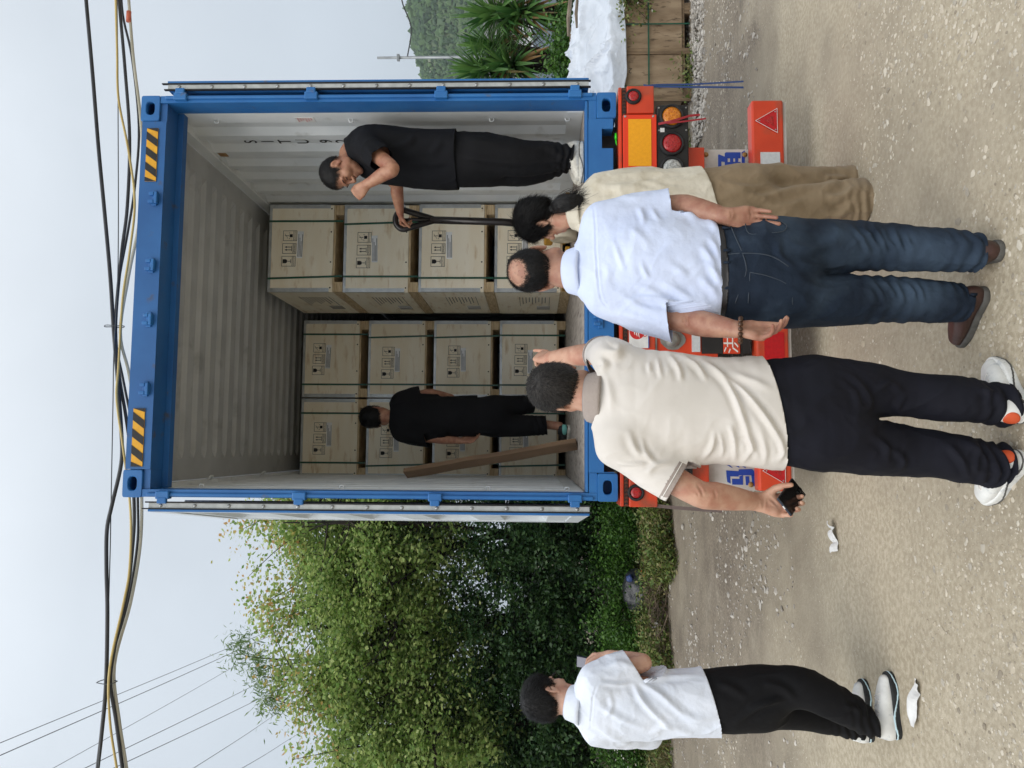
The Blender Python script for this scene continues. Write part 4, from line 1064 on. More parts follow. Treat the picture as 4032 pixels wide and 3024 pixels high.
# pale aggregate showing through the dust
vo = nd('ShaderNodeTexVoronoi', feature='F1'); vo.inputs['Scale'].default_value = 42; vo.inputs['Randomness'].default_value = 1.0; L.new(tc.outputs['Object'], vo.inputs['Vector'])
chip = mrange(vo.outputs['Distance'], 0.20, 0.13); chipm = math_('MULTIPLY', chip, mrange(noise(1.5, 5), 0.44, 0.58))
base = mixc(chipm, base, ramp(vo.outputs['Color'], 0.2, 0.8, srgb(166, 156, 138), srgb(214, 206, 190)))
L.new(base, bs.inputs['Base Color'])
hsum = math_('ADD', math_('MULTIPLY', noise(60, 6, 0.65), 0.6), math_('MULTIPLY', chipm, 0.25))
bm_ = nd('ShaderNodeBump'); bm_.inputs['Strength'].default_value = 0.6; bm_.inputs['Distance'].default_value = 0.012; L.new(hsum, bm_.inputs['Height']); L.new(bm_.outputs[0], bs.inputs['Normal'])
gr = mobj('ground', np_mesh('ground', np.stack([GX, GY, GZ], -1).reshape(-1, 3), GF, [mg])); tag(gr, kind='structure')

# ------------------------------------------------------------------ loose stones
ico = bmesh.new(); bmesh.ops.create_icosphere(ico, subdivisions=1, radius=1.0); IV = np.array([v.co[:] for v in ico.verts]); IF = np.array([[v.index for v in f.verts] for f in ico.faces]); ico.free()
def stones(name, pos, size, flat, mt, seed, jit=0.35):
    rg = np.random.RandomState(seed); n = len(pos); th = rg.uniform(0, 6.283, n)
    sc = size[:, None]*np.stack([rg.uniform(0.7, 1.3, n), rg.uniform(0.6, 1.0, n), flat*rg.uniform(0.6, 1.3, n)], 1)
    V = IV[None]*(1+rg.uniform(-jit, jit, (n, len(IV), 1)))*sc[:, None]
    c, s = np.cos(th)[:, None], np.sin(th)[:, None]
    V = np.stack([V[..., 0]*c-V[..., 1]*s, V[..., 0]*s+V[..., 1]*c, V[..., 2]], -1)+pos[:, None]
    F = (IF[None]+(np.arange(n)*len(IV))[:, None, None]).reshape(-1, 3)
    return mobj(name, np_mesh(name, V.reshape(-1, 3), F, [mt], smooth=False))
M_STONE = mat('pale_stone_chips', srgb(180, 170, 155), rough=0.9, island=[srgb(160, 148, 128), srgb(180, 169, 149), srgb(192, 182, 164), srgb(206, 198, 182), srgb(170, 163, 150), srgb(142, 132, 115)])
M_STONE2 = mat('grey_crushed_stone', srgb(150, 148, 142), rough=0.9, island=[srgb(132, 126, 118), srgb(160, 154, 145), srgb(184, 178, 168), srgb(200, 194, 184), srgb(142, 134, 122)])
rg = np.random.RandomState(2)
n = 64000; yy = -2.9+rg.power(0.7, n)*5.6; xx = rg.uniform(-1, 1, n)*(0.62*(yy+4.47)+0.2)-0.6+0.085*(yy+4.47)
dens = fbm(np.stack([xx*0.9, yy*0.9, 0*xx], 1), 2, 31); kp = dens > rg.uniform(-0.30, 0.45, n); xx, yy = xx[kp], yy[kp]
sz = np.clip(rg.lognormal(-5.12, 0.50, len(xx)), 0.003, 0.022)*(0.75+0.06*(yy+4))
g1 = stones('gravel', np.stack([xx, yy, ground_z(xx, yy)+0.0025-sz*0.02], 1), sz, 0.24, M_STONE, 3); tag(g1, 'pale stone chips pressed into the dusty ground', 'gravel', kind='stuff')
n = 2600; xx = rg.uniform(2.2, 4.9, n); yy = 3.18+0.16*rg.normal(0, 1, n); sz = np.clip(rg.lognormal(-4.1, 0.4, n), 0.008, 0.04)
g2 = stones('crushed_stone', np.stack([xx, yy, ground_z(xx, yy)+0.05*np.exp(-((yy-3.2)/0.15)**2)*rg.uniform(0, 1, n)], 1), sz, 0.7, M_STONE2, 5); tag(g2, 'grey crushed stone heaped along the foot of the long crate', 'gravel', kind='stuff')
n = 16000; xx = rg.uniform(-6, 4.4, n); yy = rg.uniform(0.6, 5.3, n); dn = fbm(np.stack([xx*0.8+yy*0.9, (yy*0.85-xx*0.5)*2.2, 0*xx], 1), 3, 61); kp = dn > rg.uniform(-0.05, 0.7, n); xx, yy = xx[kp], yy[kp]; n = len(xx); sz = np.clip(rg.lognormal(-4.5, 0.5, n), 0.005, 0.05)
g3 = stones('gravel', np.stack([xx, yy, ground_z(xx, yy)+0.003], 1), sz, 0.5, M_STONE2, 8); tag(g3, 'scattered grey rubble on the damp soil behind the trailer', 'gravel', kind='stuff')

# ------------------------------------------------------------------ foliage
def leaves(pos, size, seed, up=0.3, narrow=0.6, drop=0.0):
    """kite leaves, creased along the midrib: 4 triangles as two quads"""
    rg = np.random.RandomState(seed); n = len(pos)
    nn = rg.normal(0, 1, (n, 3)); nn[:, 2] = np.abs(nn[:, 2])+up; nn /= np.linalg.norm(nn, axis=1, keepdims=True)
    d = rg.normal(0, 1, (n, 3)); d[:, 2] -= drop; d -= nn*(d*nn).sum(1)[:, None]; d /= np.linalg.norm(d, axis=1, keepdims=True)+1e-9
    s = np.cross(nn, d); L = size[:, None]; W = L*narrow*0.5
    a = pos; b = pos+d*L*0.42+s*W-nn*W*0.25; c = pos+d*L-nn*L*0.12; e = pos+d*L*0.42-s*W-nn*W*0.25; m = pos+d*L*0.45
    V = np.stack([a, b, c, e], 1).reshape(-1, 3); i = np.arange(n)*4
    return V, np.stack([i, i+1, i+2, i+3], 1)
def leafmat(n, cols, tr_=0.35, rough=0.45): return mat(n, cols[0], rough=rough, island=cols, trans=tr_, spec=0.4)
M_LEAF = leafmat('broad_green_leaves', [srgb(110, 142, 74), srgb(140, 168, 92), srgb(166, 188, 112), srgb(198, 208, 136), srgb(122, 150, 90)], 0.55)
M_LEAFT = leafmat('bronze_tip_leaves', [srgb(178, 182, 100), srgb(204, 180, 112), srgb(212, 160, 112), srgb(158, 170, 88)], 0.5)
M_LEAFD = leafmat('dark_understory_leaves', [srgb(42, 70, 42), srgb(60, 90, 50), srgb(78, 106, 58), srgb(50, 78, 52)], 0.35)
M_LEAFB = leafmat('bramble_leaves', [srgb(54, 92, 36), srgb(76, 116, 46), srgb(98, 136, 58), srgb(48, 80, 34)], 0.35)
M_WEED = leafmat('weed_leaves', [srgb(78, 106, 48), srgb(106, 130, 62), srgb(134, 146, 80), srgb(150, 138, 96), srgb(66, 90, 42)], 0.3)
M_BAMB = leafmat('willow_leaves', [srgb(84, 116, 62), srgb(110, 138, 80), srgb(130, 152, 96)], 0.4)
M_BARK = mat('dark_bark', srgb(58, 50, 42), srgb(36, 31, 27), rough=0.9, scale=8, stretch=(1, 1, 0.3), bump=0.5, bscale=25)
M_TWIG = mat('dry_twigs', srgb(92, 78, 64), rough=0.9, island=[srgb(62, 52, 44), srgb(98, 84, 70), srgb(128, 112, 96)])
def tubes(paths, mt, name, par=None, nseg=5):
    VV, FF, b = [], [], 0
    for pts, r in paths:
        pts = np.asarray(pts, float); k = len(pts); t = np.gradient(pts, axis=0); t /= np.linalg.norm(t, axis=1, keepdims=True)+1e-9
        ref = np.array([0.3, 0.9, 0.2]) if abs(t[0][2]) > 0.5 else np.array([0, 0, 1.0]); a = np.cross(t, ref); a /= np.linalg.norm(a, axis=1, keepdims=True)+1e-9; c = np.cross(t, a)
        r = np.interp(np.linspace(0, 1, k), np.linspace(0, 1, len(r)), r)
        ang = np.arange(nseg)*2*math.pi/nseg
        V = pts[:, None]+(a[:, None]*np.cos(ang)[None, :, None]+c[:, None]*np.sin(ang)[None, :, None])*r[:, None, None]
        VV.append(V.reshape(-1, 3)); i = np.arange(k*nseg).reshape(k, nseg)+b; j = np.roll(i, -1, 1)
        FF.append(np.stack([i[:-1], j[:-1], j[1:], i[1:]], -1).reshape(-1, 4)); b += k*nseg
    return mobj(name, np_mesh(name, np.vstack(VV), np.vstack(FF), [mt]), par)
def tree(label, base, crown_c, crown_r, seed, nl=20000, ntw=80, leaf=0.078, mt=None, tip=0.18, trunk=0.10, name='broadleaf_tree', group='trees behind the weeds', spread=0.22):
    rg = np.random.RandomState(seed); base = np.array(base, float); cc = np.array(crown_c, float); cr = np.array(crown_r, float)
    t = thing(name, label, 'tree', tuple(base), 0, group)
    top = cc+np.array([0, 0, cr[2]*0.55]); rel = lambda P: np.asarray(P)-base
    tk = spline(np.array([base-np.array([0, 0, 0.15]), base*0.6+cc*0.4+rg.normal(0, 0.12, 3)*np.array([1, 1, 0]), cc+rg.normal(0, 0.15, 3), top]), 5)
    paths = [(rel(tk), [trunk, trunk*0.75, trunk*0.45, 0.015])]; ends = []
    for i in range(9):
        f = rg.uniform(0.28, 0.85); st = tk[int(f*(len(tk)-1))]; a = 2*math.pi*(i/9+rg.uniform(-0.05, 0.05)); e = cc+cr*np.array([math.cos(a)*0.72, math.sin(a)*0.72, rg.uniform(-0.45, 0.65)])
        mid = st*0.5+e*0.5+np.array([0, 0, 0.18])+rg.normal(0, 0.12, 3); lb = spline(np.array([st, mid, e]), 5); paths.append((rel(lb), [trunk*0.42, trunk*0.26, 0.010]))
        for j in range(ntw//9):
            s2 = lb[int(rg.uniform(0.3, 1.0)*(len(lb)-1))]; dv = rg.normal(0, 1, 3); dv /= np.linalg.norm(dv); tg = cc+cr*dv*rg.uniform(0.6, 1.05)**0.5
            e2 = s2+(tg-s2)*rg.uniform(0.45, 1.0); m2 = s2*0.5+e2*0.5+rg.normal(0, 0.07, 3)
            tw = spline(np.array([s2, m2, e2]), 3); paths.append((rel(tw), [0.014, 0.008, 0.004])); ends.append((tw[len(tw)//2], e2))
    tubes(paths, M_BARK, 'trunk', t)
    P = []; per = nl//len(ends); W = []
    for a, e in ends:
        k = rg.poisson(per*rg.uniform(0.4, 1.6)); u = rg.uniform(0.2, 1.15, k)[:, None]; P.append(a+(e-a)*u+rg.normal(0, 1, (k, 3))*spread*np.array([1, 1, 0.75])*rg.uniform(0.5, 1.0, (k, 1)))
    P = np.vstack(P)
    q = (P-cc)/cr; rr = np.linalg.norm(q, axis=1); wob = 1.04+0.22*fbm(q*2.2, 3, seed+3); P = P[rr < wob]; rr = rr[rr < wob]
    istip = (rng2.uniform(0, 1, len(P)) < tip*4*np.clip((P[:, 2]-cc[2])/cr[2]-0.35, 0, 1)) & (rr < 2)
    V, F = leaves(P-base, leaf*rng2.uniform(0.55, 1.2, len(P)), seed+1, 0.9, 0.72, 0.3)
    mi = istip.astype(int)
    cr_o = mobj('crown', np_mesh('crown', V, F, [mt or M_LEAF, M_LEAFT], smooth=False, mi=mi), t)
    return t
rng2 = np.random.RandomState(77)
def gpt(ox_y, Y):
    """ground point below a picture column at depth Y"""
    p_ = at(1200, ox_y, Y); return np.array([p_[0], p_[1], float(ground_z(np.array(p_[0]), np.array(p_[1])))-0.004])
CR = lambda x, y, Y: at(x, y, Y)
tree('tall broadleaf tree with bronze tips rising directly left of the container door', gpt(1190, 7.4), CR(800, 1165, 7.4), (1.80, 1.5, 2.20), 11, 38000, 144)
tree('broadleaf tree with a leaning dark limb in the middle of the foliage', gpt(1330, 7.6), CR(810, 1345, 7.6), (1.75, 1.5, 2.15), 12, 36000, 135)
tree('looser broadleaf tree with sky showing through, at the far left of the picture', gpt(1560, 7.2), CR(860, 1545, 7.2), (1.45, 1.4, 1.9), 13, 32000, 117)
tree('broadleaf tree half hidden behind the container side and left door', gpt(1070, 9.0), CR(830, 1075, 9.0), (1.6, 1.4, 1.9), 14, 16000, 81)
tree('broadleaf tree cut by the picture edge at lower left', gpt(1700, 8.2), CR(900, 1700, 8.2), (1.7, 1.4, 1.9), 15, 18000, 81)
def shrub(label, c, r, n, seed, mt, leaf=0.06, name='shrub', group='shrubs under the trees', cat='shrub', stems=14):
    rg = np.random.RandomState(seed); c = np.array(c, float); r = np.array(r, float); z0 = float(ground_z(np.array(c[0]), np.array(c[1])))-0.004; base = np.array([c[0], c[1], z0])
    t = thing(name, label, cat, tuple(base), 0, group)
    nc = 46; dv = rg.normal(0, 1, (nc, 3)); dv /= np.linalg.norm(dv, axis=1, keepdims=True); cl = c+dv*r*rg.uniform(0.35, 0.95, (nc, 1))
    cl[:, 2] = np.maximum(cl[:, 2], z0+0.05)
    k = rg.randint(0, nc, n); P = cl[k]+rg.normal(0, 1, (n, 3))*np.array([0.20, 0.20, 0.16])*rg.uniform(0.3, 1, (n, 1)); P = P[P[:, 2] > z0+0.01]
    V, F = leaves(P-base, leaf*rg.uniform(0.6, 1.25, len(P)), seed+1, 0.5, 0.62)
    mobj('foliage', np_mesh('foliage', V, F, [mt], smooth=False), t)
    tubes([(spline(np.array([[0, 0, -0.03], (cl[i]-base)*0.5+rg.normal(0, 0.05, 3), cl[i]-base]), 3), [0.014, 0.004]) for i in range(stems)], M_BARK, 'stems', t)
    return t
for k, (yy, Y, hc, rx, rz, n) in enumerate(((1105, 6.9, 1.3, 0.9, 1.35, 12000), (1250, 7.0, 1.4, 1.0, 1.45, 13000), (1410, 7.1, 1.4, 1.0, 1.5, 13000), (1570, 7.0, 1.3, 1.0, 1.4, 11000), (1700, 7.0, 1.2, 0.9, 1.2, 7000))):
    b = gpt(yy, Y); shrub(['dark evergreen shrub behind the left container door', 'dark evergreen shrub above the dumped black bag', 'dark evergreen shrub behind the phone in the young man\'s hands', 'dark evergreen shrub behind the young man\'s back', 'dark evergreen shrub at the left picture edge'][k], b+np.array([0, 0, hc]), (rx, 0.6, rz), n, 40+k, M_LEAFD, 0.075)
for k, (yy, Y, rx, rz, n) in enumerate(((1115, 6.3, 0.50, 0.40, 5000), (1215, 6.5, 0.36, 0.40, 3600), (1335, 6.15, 0.38, 0.46, 4200), (1420, 6.4, 0.42, 0.36, 4200), (1620, 6.1, 0.5, 0.42, 4600))):
    b = gpt(yy, Y); shrub(['bright bramble bush beside the trailer\'s left rear corner', 'small bramble bush next to the orange rubbish', 'bramble bush between the black bag and the young man', 'bramble bush just right of the young man\'s shoulder', 'white flowered bramble bush left of the young man'][k], b+np.array([0, 0, rz*0.9]), (rx, 0.4, rz), n, 60+k, M_LEAFB, 0.05, 'bramble_bush', 'brambles at the foot of the trees')
for k, (yy, Y) in enumerate(((1090, 8.9), (1210, 9.1), (1340, 9.2), (1470, 9.1), (1600, 9.0), (1720, 9.0))):
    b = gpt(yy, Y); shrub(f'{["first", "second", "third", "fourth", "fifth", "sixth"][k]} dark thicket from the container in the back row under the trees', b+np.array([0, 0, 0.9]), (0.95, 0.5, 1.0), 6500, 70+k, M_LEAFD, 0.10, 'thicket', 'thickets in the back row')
# white blossoms on the leftmost bramble
b = gpt(1620, 5.75); rg = np.random.RandomState(3); P = b+np.array([0, 0, 0.55])+rg.normal(0, 1, (26, 3))*np.array([0.35, 0.1, 0.12])
M_FLOW = mat('white_petals', srgb(232, 232, 222), rough=0.7)
fo = stones('white_blossoms', P, np.full(26, 0.013), 0.5, M_FLOW, 4); tag(fo, 'tiny white blossoms scattered over the bramble left of the young man', 'flowers', kind='stuff')
# feathery bamboo sprays above the tree tops
for k, (x, y, Y) in enumerate(((520, 1405, 7.6), (585, 1505, 7.4), (560, 1450, 7.8))):
    p0 = at(x+90, y+20, Y); p1 = at(x-5, y, Y); t = thing('bamboo_spray', ['upper feathery bamboo spray above the tree tops', 'lower feathery bamboo spray beside the thin wires', 'middle feathery bamboo spray above the tree tops'][k], 'bamboo', tuple(p0), 0, 'bamboo sprays')
    tip = (p1-p0)+np.array([0.25*(-1)**k, 0, -0.1]); st = spline(np.array([[0, 0, -3.5], [0, 0, 0], (p1-p0), tip]), 4); tubes([(st, [0.02, 0.012, 0.004, 0.003])], M_BARK, 'stem', t)
    rg = np.random.RandomState(k); u = rg.uniform(0.45, 1.0, 420); P = st[(u*(len(st)-1)).astype(int)]+rg.normal(0, 0.13, (420, 3)); V, F = leaves(P, rg.uniform(0.07, 0.14, 420), k, 0.2, 0.16, 0.9); mobj('leaves', np_mesh('leaves', V, F, [M_BAMB], smooth=False), t)
# weeds and dry brushwood along the verge
rg = np.random.RandomState(9)
n = 34000; xx = rg.uniform(-6.4, -1.55, n); yy = 5.0+1.0*rg.beta(1.3, 1.4, n)+0.7*fbm(np.stack([xx*1.4, 0*xx, 0*xx], 1), 3, 6)
dn = fbm(np.stack([xx*1.3, yy*1.6, 0*xx], 1), 2, 15); kp = dn > rg.uniform(-0.35, 0.45, n); xx, yy = xx[kp], yy[kp]; P = np.stack([xx, yy, ground_z(xx, yy)+rg.beta(1.1, 2.4, len(xx))*0.42], 1)
V, F = leaves(P, rg.uniform(0.03, 0.075, len(P)), 3, 0.5, 0.45); w = mobj('weeds', np_mesh('weeds', V, F, [M_WEED], smooth=False)); tag(w, 'low green weeds growing along the verge at the left', 'weeds', kind='stuff')
n = 7000; xx = rg.uniform(-6.4, -1.5, n); yy = rg.uniform(5.15, 6.2, n)+0.45*fbm(np.stack([xx*1.4, 0*xx, 0*xx], 1), 3, 6); z = ground_z(xx, yy); h_ = rg.uniform(0.08, 0.32, n); b0 = np.stack([xx, yy, z-0.005], 1); tp = b0+np.stack([rg.normal(0, 0.07, n), rg.normal(0, 0.07, n), h_], 1); s_ = np.array([0.004, 0.001, 0])
V = np.stack([b0-s_, b0+s_, tp], 1).reshape(-1, 3); g_ = mobj('grass', np_mesh('grass', V, np.arange(n*3).reshape(-1, 3), [leafmat('dry_and_green_grass', [srgb(84, 104, 50), srgb(120, 124, 72), srgb(150, 134, 98), srgb(126, 108, 82)], 0.3)], smooth=False)); tag(g_, 'thin grass blades mixed into the verge', 'grass', kind='stuff')
paths = []
for i in range(900):
    x = rg.normal(-2.7, 0.75); y = 5.45+rg.normal(0, 0.18); z = float(ground_z(np.array(x), np.array(y)))+rg.uniform(0, 0.26)*math.exp(-((x+2.75)/0.8)**2); a = rg.uniform(0, 6.283); Ln = rg.uniform(0.12, 0.4)
    d = np.array([math.cos(a), math.sin(a)*0.5, rg.normal(0, 0.25)])*Ln; p0 = np.array([x, y, z]); paths.append((np.array([p0-d/2, p0+rg.normal(0, 0.03, 3), p0+d/2]), [0.0045, 0.003]))
br_ = tubes(paths, M_TWIG, 'brushwood', None, 4); tag(br_, 'heap of dry grey brushwood beside the weeds', 'twigs', kind='stuff')
# rubbish in the verge
M_BAG = mat('black_plastic_bag', srgb(40, 42, 46), srgb(58, 60, 64), rough=0.35, scale=8, bump=0.6, bscale=14, bdist=0.03)
def lump(name, c, r, mt, label, cat, seed, amp=0.25, sub=4):
    bm = bmesh.new(); bmesh.ops.create_icosphere(bm, subdivisions=sub, radius=1.0); V = np.array([v.co[:] for v in bm.verts]); F = np.array([[v.index for v in f.verts] for f in bm.faces]); bm.free()
    V = V*(1+amp*fbm(V*1.8, 3, seed)[:, None])*np.array(r); V[:, 2] = np.maximum(V[:, 2], -np.array(r)[2]*0.6)
    o = mobj(name, np_mesh(name, V, F, [mt]), None, tuple(c)); tag(o, label, cat); return o
b = gpt(1275, 5.95); lump('rubbish_bag', b+np.array([0, 0, 0.22]), (0.30, 0.2, 0.27), M_BAG, 'dark grey plastic rubbish bag dumped under the trees', 'bag', 2)
b = gpt(1235, 5.8); lump('orange_rubbish', b+np.array([0, 0, 0.14]), (0.09, 0.06, 0.12), mat('orange_plastic', srgb(196, 96, 44), rough=0.5), 'crumpled orange plastic beside the dark rubbish bag', 'rubbish', 3, 0.4)
b = gpt(1247, 5.85); lump('blue_rubbish', b+np.array([0, 0, 0.40]), (0.05, 0.04, 0.05), mat('blue_plastic', srgb(50, 70, 124), rough=0.5), 'small blue plastic scrap above the dark rubbish bag', 'rubbish', 4, 0.4, 3)
def paper(name, c, w, h, label, seed, mt=M_PAPER, lift=0.03, rz=0.0):
    n = 14; u, v = np.meshgrid(np.linspace(-0.5, 0.5, n), np.linspace(-0.5, 0.5, n), indexing='ij'); P = np.stack([u*w, v*h, 0*u], -1).reshape(-1, 3); q = P/max(w, h)
    f = fbm(np.stack([q[:, 0]*2.2, q[:, 1]*2.2, 0*q[:, 0]], 1), 2, seed); P[:, 2] = np.abs(f)*lift+0.004; P[:, 0] += 0.25*w*f*np.abs(q[:, 1])*2
    i = np.arange(n*n).reshape(n, n); F = np.stack([i[:-1, :-1], i[1:, :-1], i[1:, 1:], i[:-1, 1:]], -1).reshape(-1, 4)
    o = mobj(name, np_mesh(name, P, F, [mt], smooth=False), None, tuple(c), (0, 0, rz)); md = o.modifiers.new('thickness', 'SOLIDIFY'); md.thickness = 0.0006; tag(o, label, 'litter'); return o
paper('paper_scrap', atz(1806, 1158, 0.0), 0.17, 0.07, 'crumpled white paper on the ground left of the man holding the phone', 2, lift=0.07, rz=0.3)
paper('paper_scrap', atz(1984, 1520, 0.0), 0.20, 0.055, 'folded white paper in front of the young man\'s trainers', 7, lift=0.05, rz=-0.15)
for k, (yy, Y, c_) in enumerate(((1310, 5.6, 'long white plastic strip in the weeds below the dark bag'), (1345, 5.35, 'small white scrap in the weeds near the bramble'), (1195, 5.7, 'pale plastic strip caught above the dry brushwood'))):
    b = gpt(yy, Y); paper('plastic_scrap', b+np.array([0, 0, 0.12]), 0.22 if k != 1 else 0.08, 0.05, c_, 20+k, lift=0.10, rz=0.4*k)
b = atz(1475, 1138, 0.02); lump('pale_stone', b, (0.035, 0.03, 0.02), M_STONE2, 'single pale stone lying behind the phone hand on the damp soil', 'stone', 9, 0.2, 3)
# strap end trailing on the left of the trailer
ribbon('loose_webbing', [at(1395, 1090, 0.0), at(1450, 1096, 0.0), at(1560, 1104, -0.02)], 0.02, mat('grey_webbing', srgb(110, 96, 92), rough=0.7), tr)
# ------------------------------------------------------------------ long crate under a tarpaulin on the right
M_OLDPLY = mat('weathered_plywood', srgb(172, 150, 122), srgb(140, 118, 92), rough=0.8, scale=3, stretch=(3, 1, 1), c3=srgb(96, 78, 60), s3=9, lo3=0.58, hi3=0.72, rand=1, bump=0.2, bscale=30)
M_BATT = mat('weathered_batten', srgb(150, 128, 100), srgb(116, 96, 74), rough=0.85, scale=6, stretch=(6, 6, 1), rand=1, bump=0.3, bscale=30)
bx = thing('long_plywood_crate', 'long weathered plywood crate with battens and green straps beside the stone heap', 'crate', (3.2, 3.55, 0))
x0, x1, zb_, zt_ = -0.36, 1.9, 0.10, 0.80
xs = [x0, 0.165, 0.80, 1.42, x1]
for a, b_ in zip(xs[:-1], xs[1:]): MB().box((a+0.004, 0.0, zb_), (b_-0.004, 0.015, zt_), 0.002).build('panel', M_OLDPLY, bx)
for a in xs: MB().box((a-0.033, -0.022, 0.02), (a+0.033, -0.0005, zt_+0.01), 0.003).build('batten', M_BATT, bx)
for zz_ in (zb_-0.03, zt_-0.01): MB().box((x0, 0.016, zz_), (x1, 0.05, zz_+0.05)).build('rail', M_BATT, bx)
MB().box((x0-0.015, 0.0, zb_), (x0, 1.05, zt_), 0.002).build('end_panel', M_OLDPLY, bx)
MB().box((x0, 1.035, zb_), (x1, 1.05, zt_), 0.002).build('back_panel', M_OLDPLY, bx); MB().box((x0, 0, zt_+0.001), (x1, 1.05, zt_+0.014)).build('lid', M_OLDPLY, bx)
for k in range(3): MB().box((x0+0.02+k*0.95, 0.02, 0.0), (x0+0.14+k*0.95, 1.03, zb_-0.031)).build('skid', M_BATT, bx)
MB().box((x0, -0.0255, 0.455), (x1, -0.0225, 0.472)).build('strap', M_STRAP, bx)
for xx_ in (-0.24, 0.46): MB().box((xx_, -0.0285, 0.02), (xx_+0.016, -0.026, zt_+0.012)).build('strap', M_STRAP, bx)
o = mobj('lettering', text_mesh('213', 0.085, 'lettering', mat('grey_marker', srgb(70, 62, 54), rough=0.8)), bx, (-0.03, -0.0008, 0.70), (math.pi/2, 0, 0)); o.rotation_euler = (math.pi/2, math.radians(-78), 0)
# tarpaulin
M_TARP = mat('silver_white_tarp', srgb(214, 220, 228), srgb(198, 205, 214), rough=0.35, scale=4, bump=0.5, bscale=7, bdist=0.05, c3=srgb(150, 153, 160), s3=3, lo3=0.6, hi3=0.75)
nu, nv = 150, 100; U, V_ = np.meshgrid(np.linspace(0, 1, nu), np.linspace(0, 1, nv), indexing='ij')
TX = 2.72+U*2.5; TY = 3.44+V_*1.35
PP = np.stack([TX, TY, 0*TX], -1)
bul = smooth01(V_, 0.02, 0.55)*smooth01(1-V_, 0.0, 0.25)*smooth01(U, 0.0, 0.25)
TZ = 0.83+0.40*bul*(0.75+0.6*fbm(PP*1.6, 2, 4))+(0.075*np.clip(1-np.abs(fbm(PP*np.array([2.2, 3.5, 1])+0.35*fbm(PP*3, 2, 30)[..., None], 2, 8))*2.2, 0, 1)**3+0.05*np.clip(1-np.abs(fbm(PP*np.array([6, 7, 1]), 2, 18))*2, 0, 1)**3)*smooth01(V_, 0.0, 0.12)
fr = np.clip((0.16-V_)/0.16, 0, 1); hang = 0.10+0.055*fbm(PP*np.array([2.2, 0, 0]), 2, 6)
TZ = TZ-fr**1.3*hang; TY = np.where(V_ < 0.16, 3.515-0.03*fr*(1+fbm(PP*4, 2, 2)), TY)
TZ = TZ-np.clip((0.10-U)/0.10, 0, 1)**1.3*0.16
ti = np.arange(nu*nv).reshape(nu, nv); TF = np.stack([ti[:-1, :-1], ti[1:, :-1], ti[1:, 1:], ti[:-1, 1:]], -1).reshape(-1, 4)
tp_ = mobj('tarpaulin', np_mesh('tarpaulin', np.stack([TX, TY, TZ], -1).reshape(-1, 3), TF, [M_TARP])); md = tp_.modifiers.new('thickness', 'SOLIDIFY'); md.thickness = 0.003; tag(tp_, 'crinkled silver white tarpaulin draped over the long plywood crate', 'tarpaulin')
M_DRIFT = mat('grey_driftwood', srgb(150, 138, 122), srgb(108, 96, 82), rough=0.9, scale=5, stretch=(1, 6, 6), rand=1)
for k, (a, b_, w_, lb) in enumerate(((at(1232, 0, 3.9), at(1228, 78, 3.95), 0.045, 'grey split board lying on the tarpaulin near the picture edge'), (at(1247, 0, 3.75), at(1246, 60, 3.8), 0.035, 'thin broken board in front of the split board on the tarpaulin'), (at(1232, 60, 4.5), at(1238, 185, 4.4), 0.02, 'dark pole lying across the top of the tarpaulin'))):
    o = MB().tube([a, a*0.5+b_*0.5+np.array([0, 0, 0.01]), b_], [w_*0.5, w_*0.55, w_*0.35], 6).build('loose_board', M_DRIFT if k < 2 else M_BATT); tag(o, lb, 'board')
# flowering creeper on the crate front
rg = np.random.RandomState(14); b0 = np.array([4.02, 3.44, 0.80]); P = b0+np.stack([-np.abs(rg.normal(0, 0.17, 420)), rg.normal(0, 0.03, 420), -rg.beta(1.2, 2.2, 420)*0.42], 1); P[:, 1] = np.minimum(P[:, 1], 3.50)
cp = thing('creeper', 'small leafy creeper with white flowers hanging over the long crate', 'plant', tuple(b0)); V, F = leaves(P-b0, rg.uniform(0.03, 0.055, 420), 5, 0.3, 0.6, 0.3); mobj('leaves', np_mesh('leaves', V, F, [M_WEED], smooth=False), cp)
tubes([(np.array([[0.1, 0.06, 0.06], P[i]-b0-np.array([0, 0, 0.05]), P[i]-b0]), [0.003, 0.002]) for i in range(0, 420, 30)], M_BARK, 'stems', cp, 4)
fl_ = stones('flowers', P[::46]+np.array([0, -0.02, 0]), np.full(len(P[::46]), 0.014), 0.5, M_FLOW, 6); fl_.parent = cp; fl_.location = tuple(-b0)
for k, (x, y, s_) in enumerate(((3.05, 3.32, 260), (2.35, 3.75, 420))):
    rg = np.random.RandomState(50+k); z = 0.0; b = np.array([x, y, z]); t = thing('weed_clump', ['small weed clump at the foot of the long crate', 'weed clump seen under the trailer lamps'][k], 'plant', tuple(b)); P = rg.normal(0, 1, (s_, 3))*np.array([0.14, 0.07, 0.06]); P[:, 2] = np.abs(P[:, 2])*1.6+0.01; V, F = leaves(P, rg.uniform(0.03, 0.06, s_), k, 0.5, 0.5); mobj('leaves', np_mesh('leaves', V, F, [M_WEED], smooth=False), t)

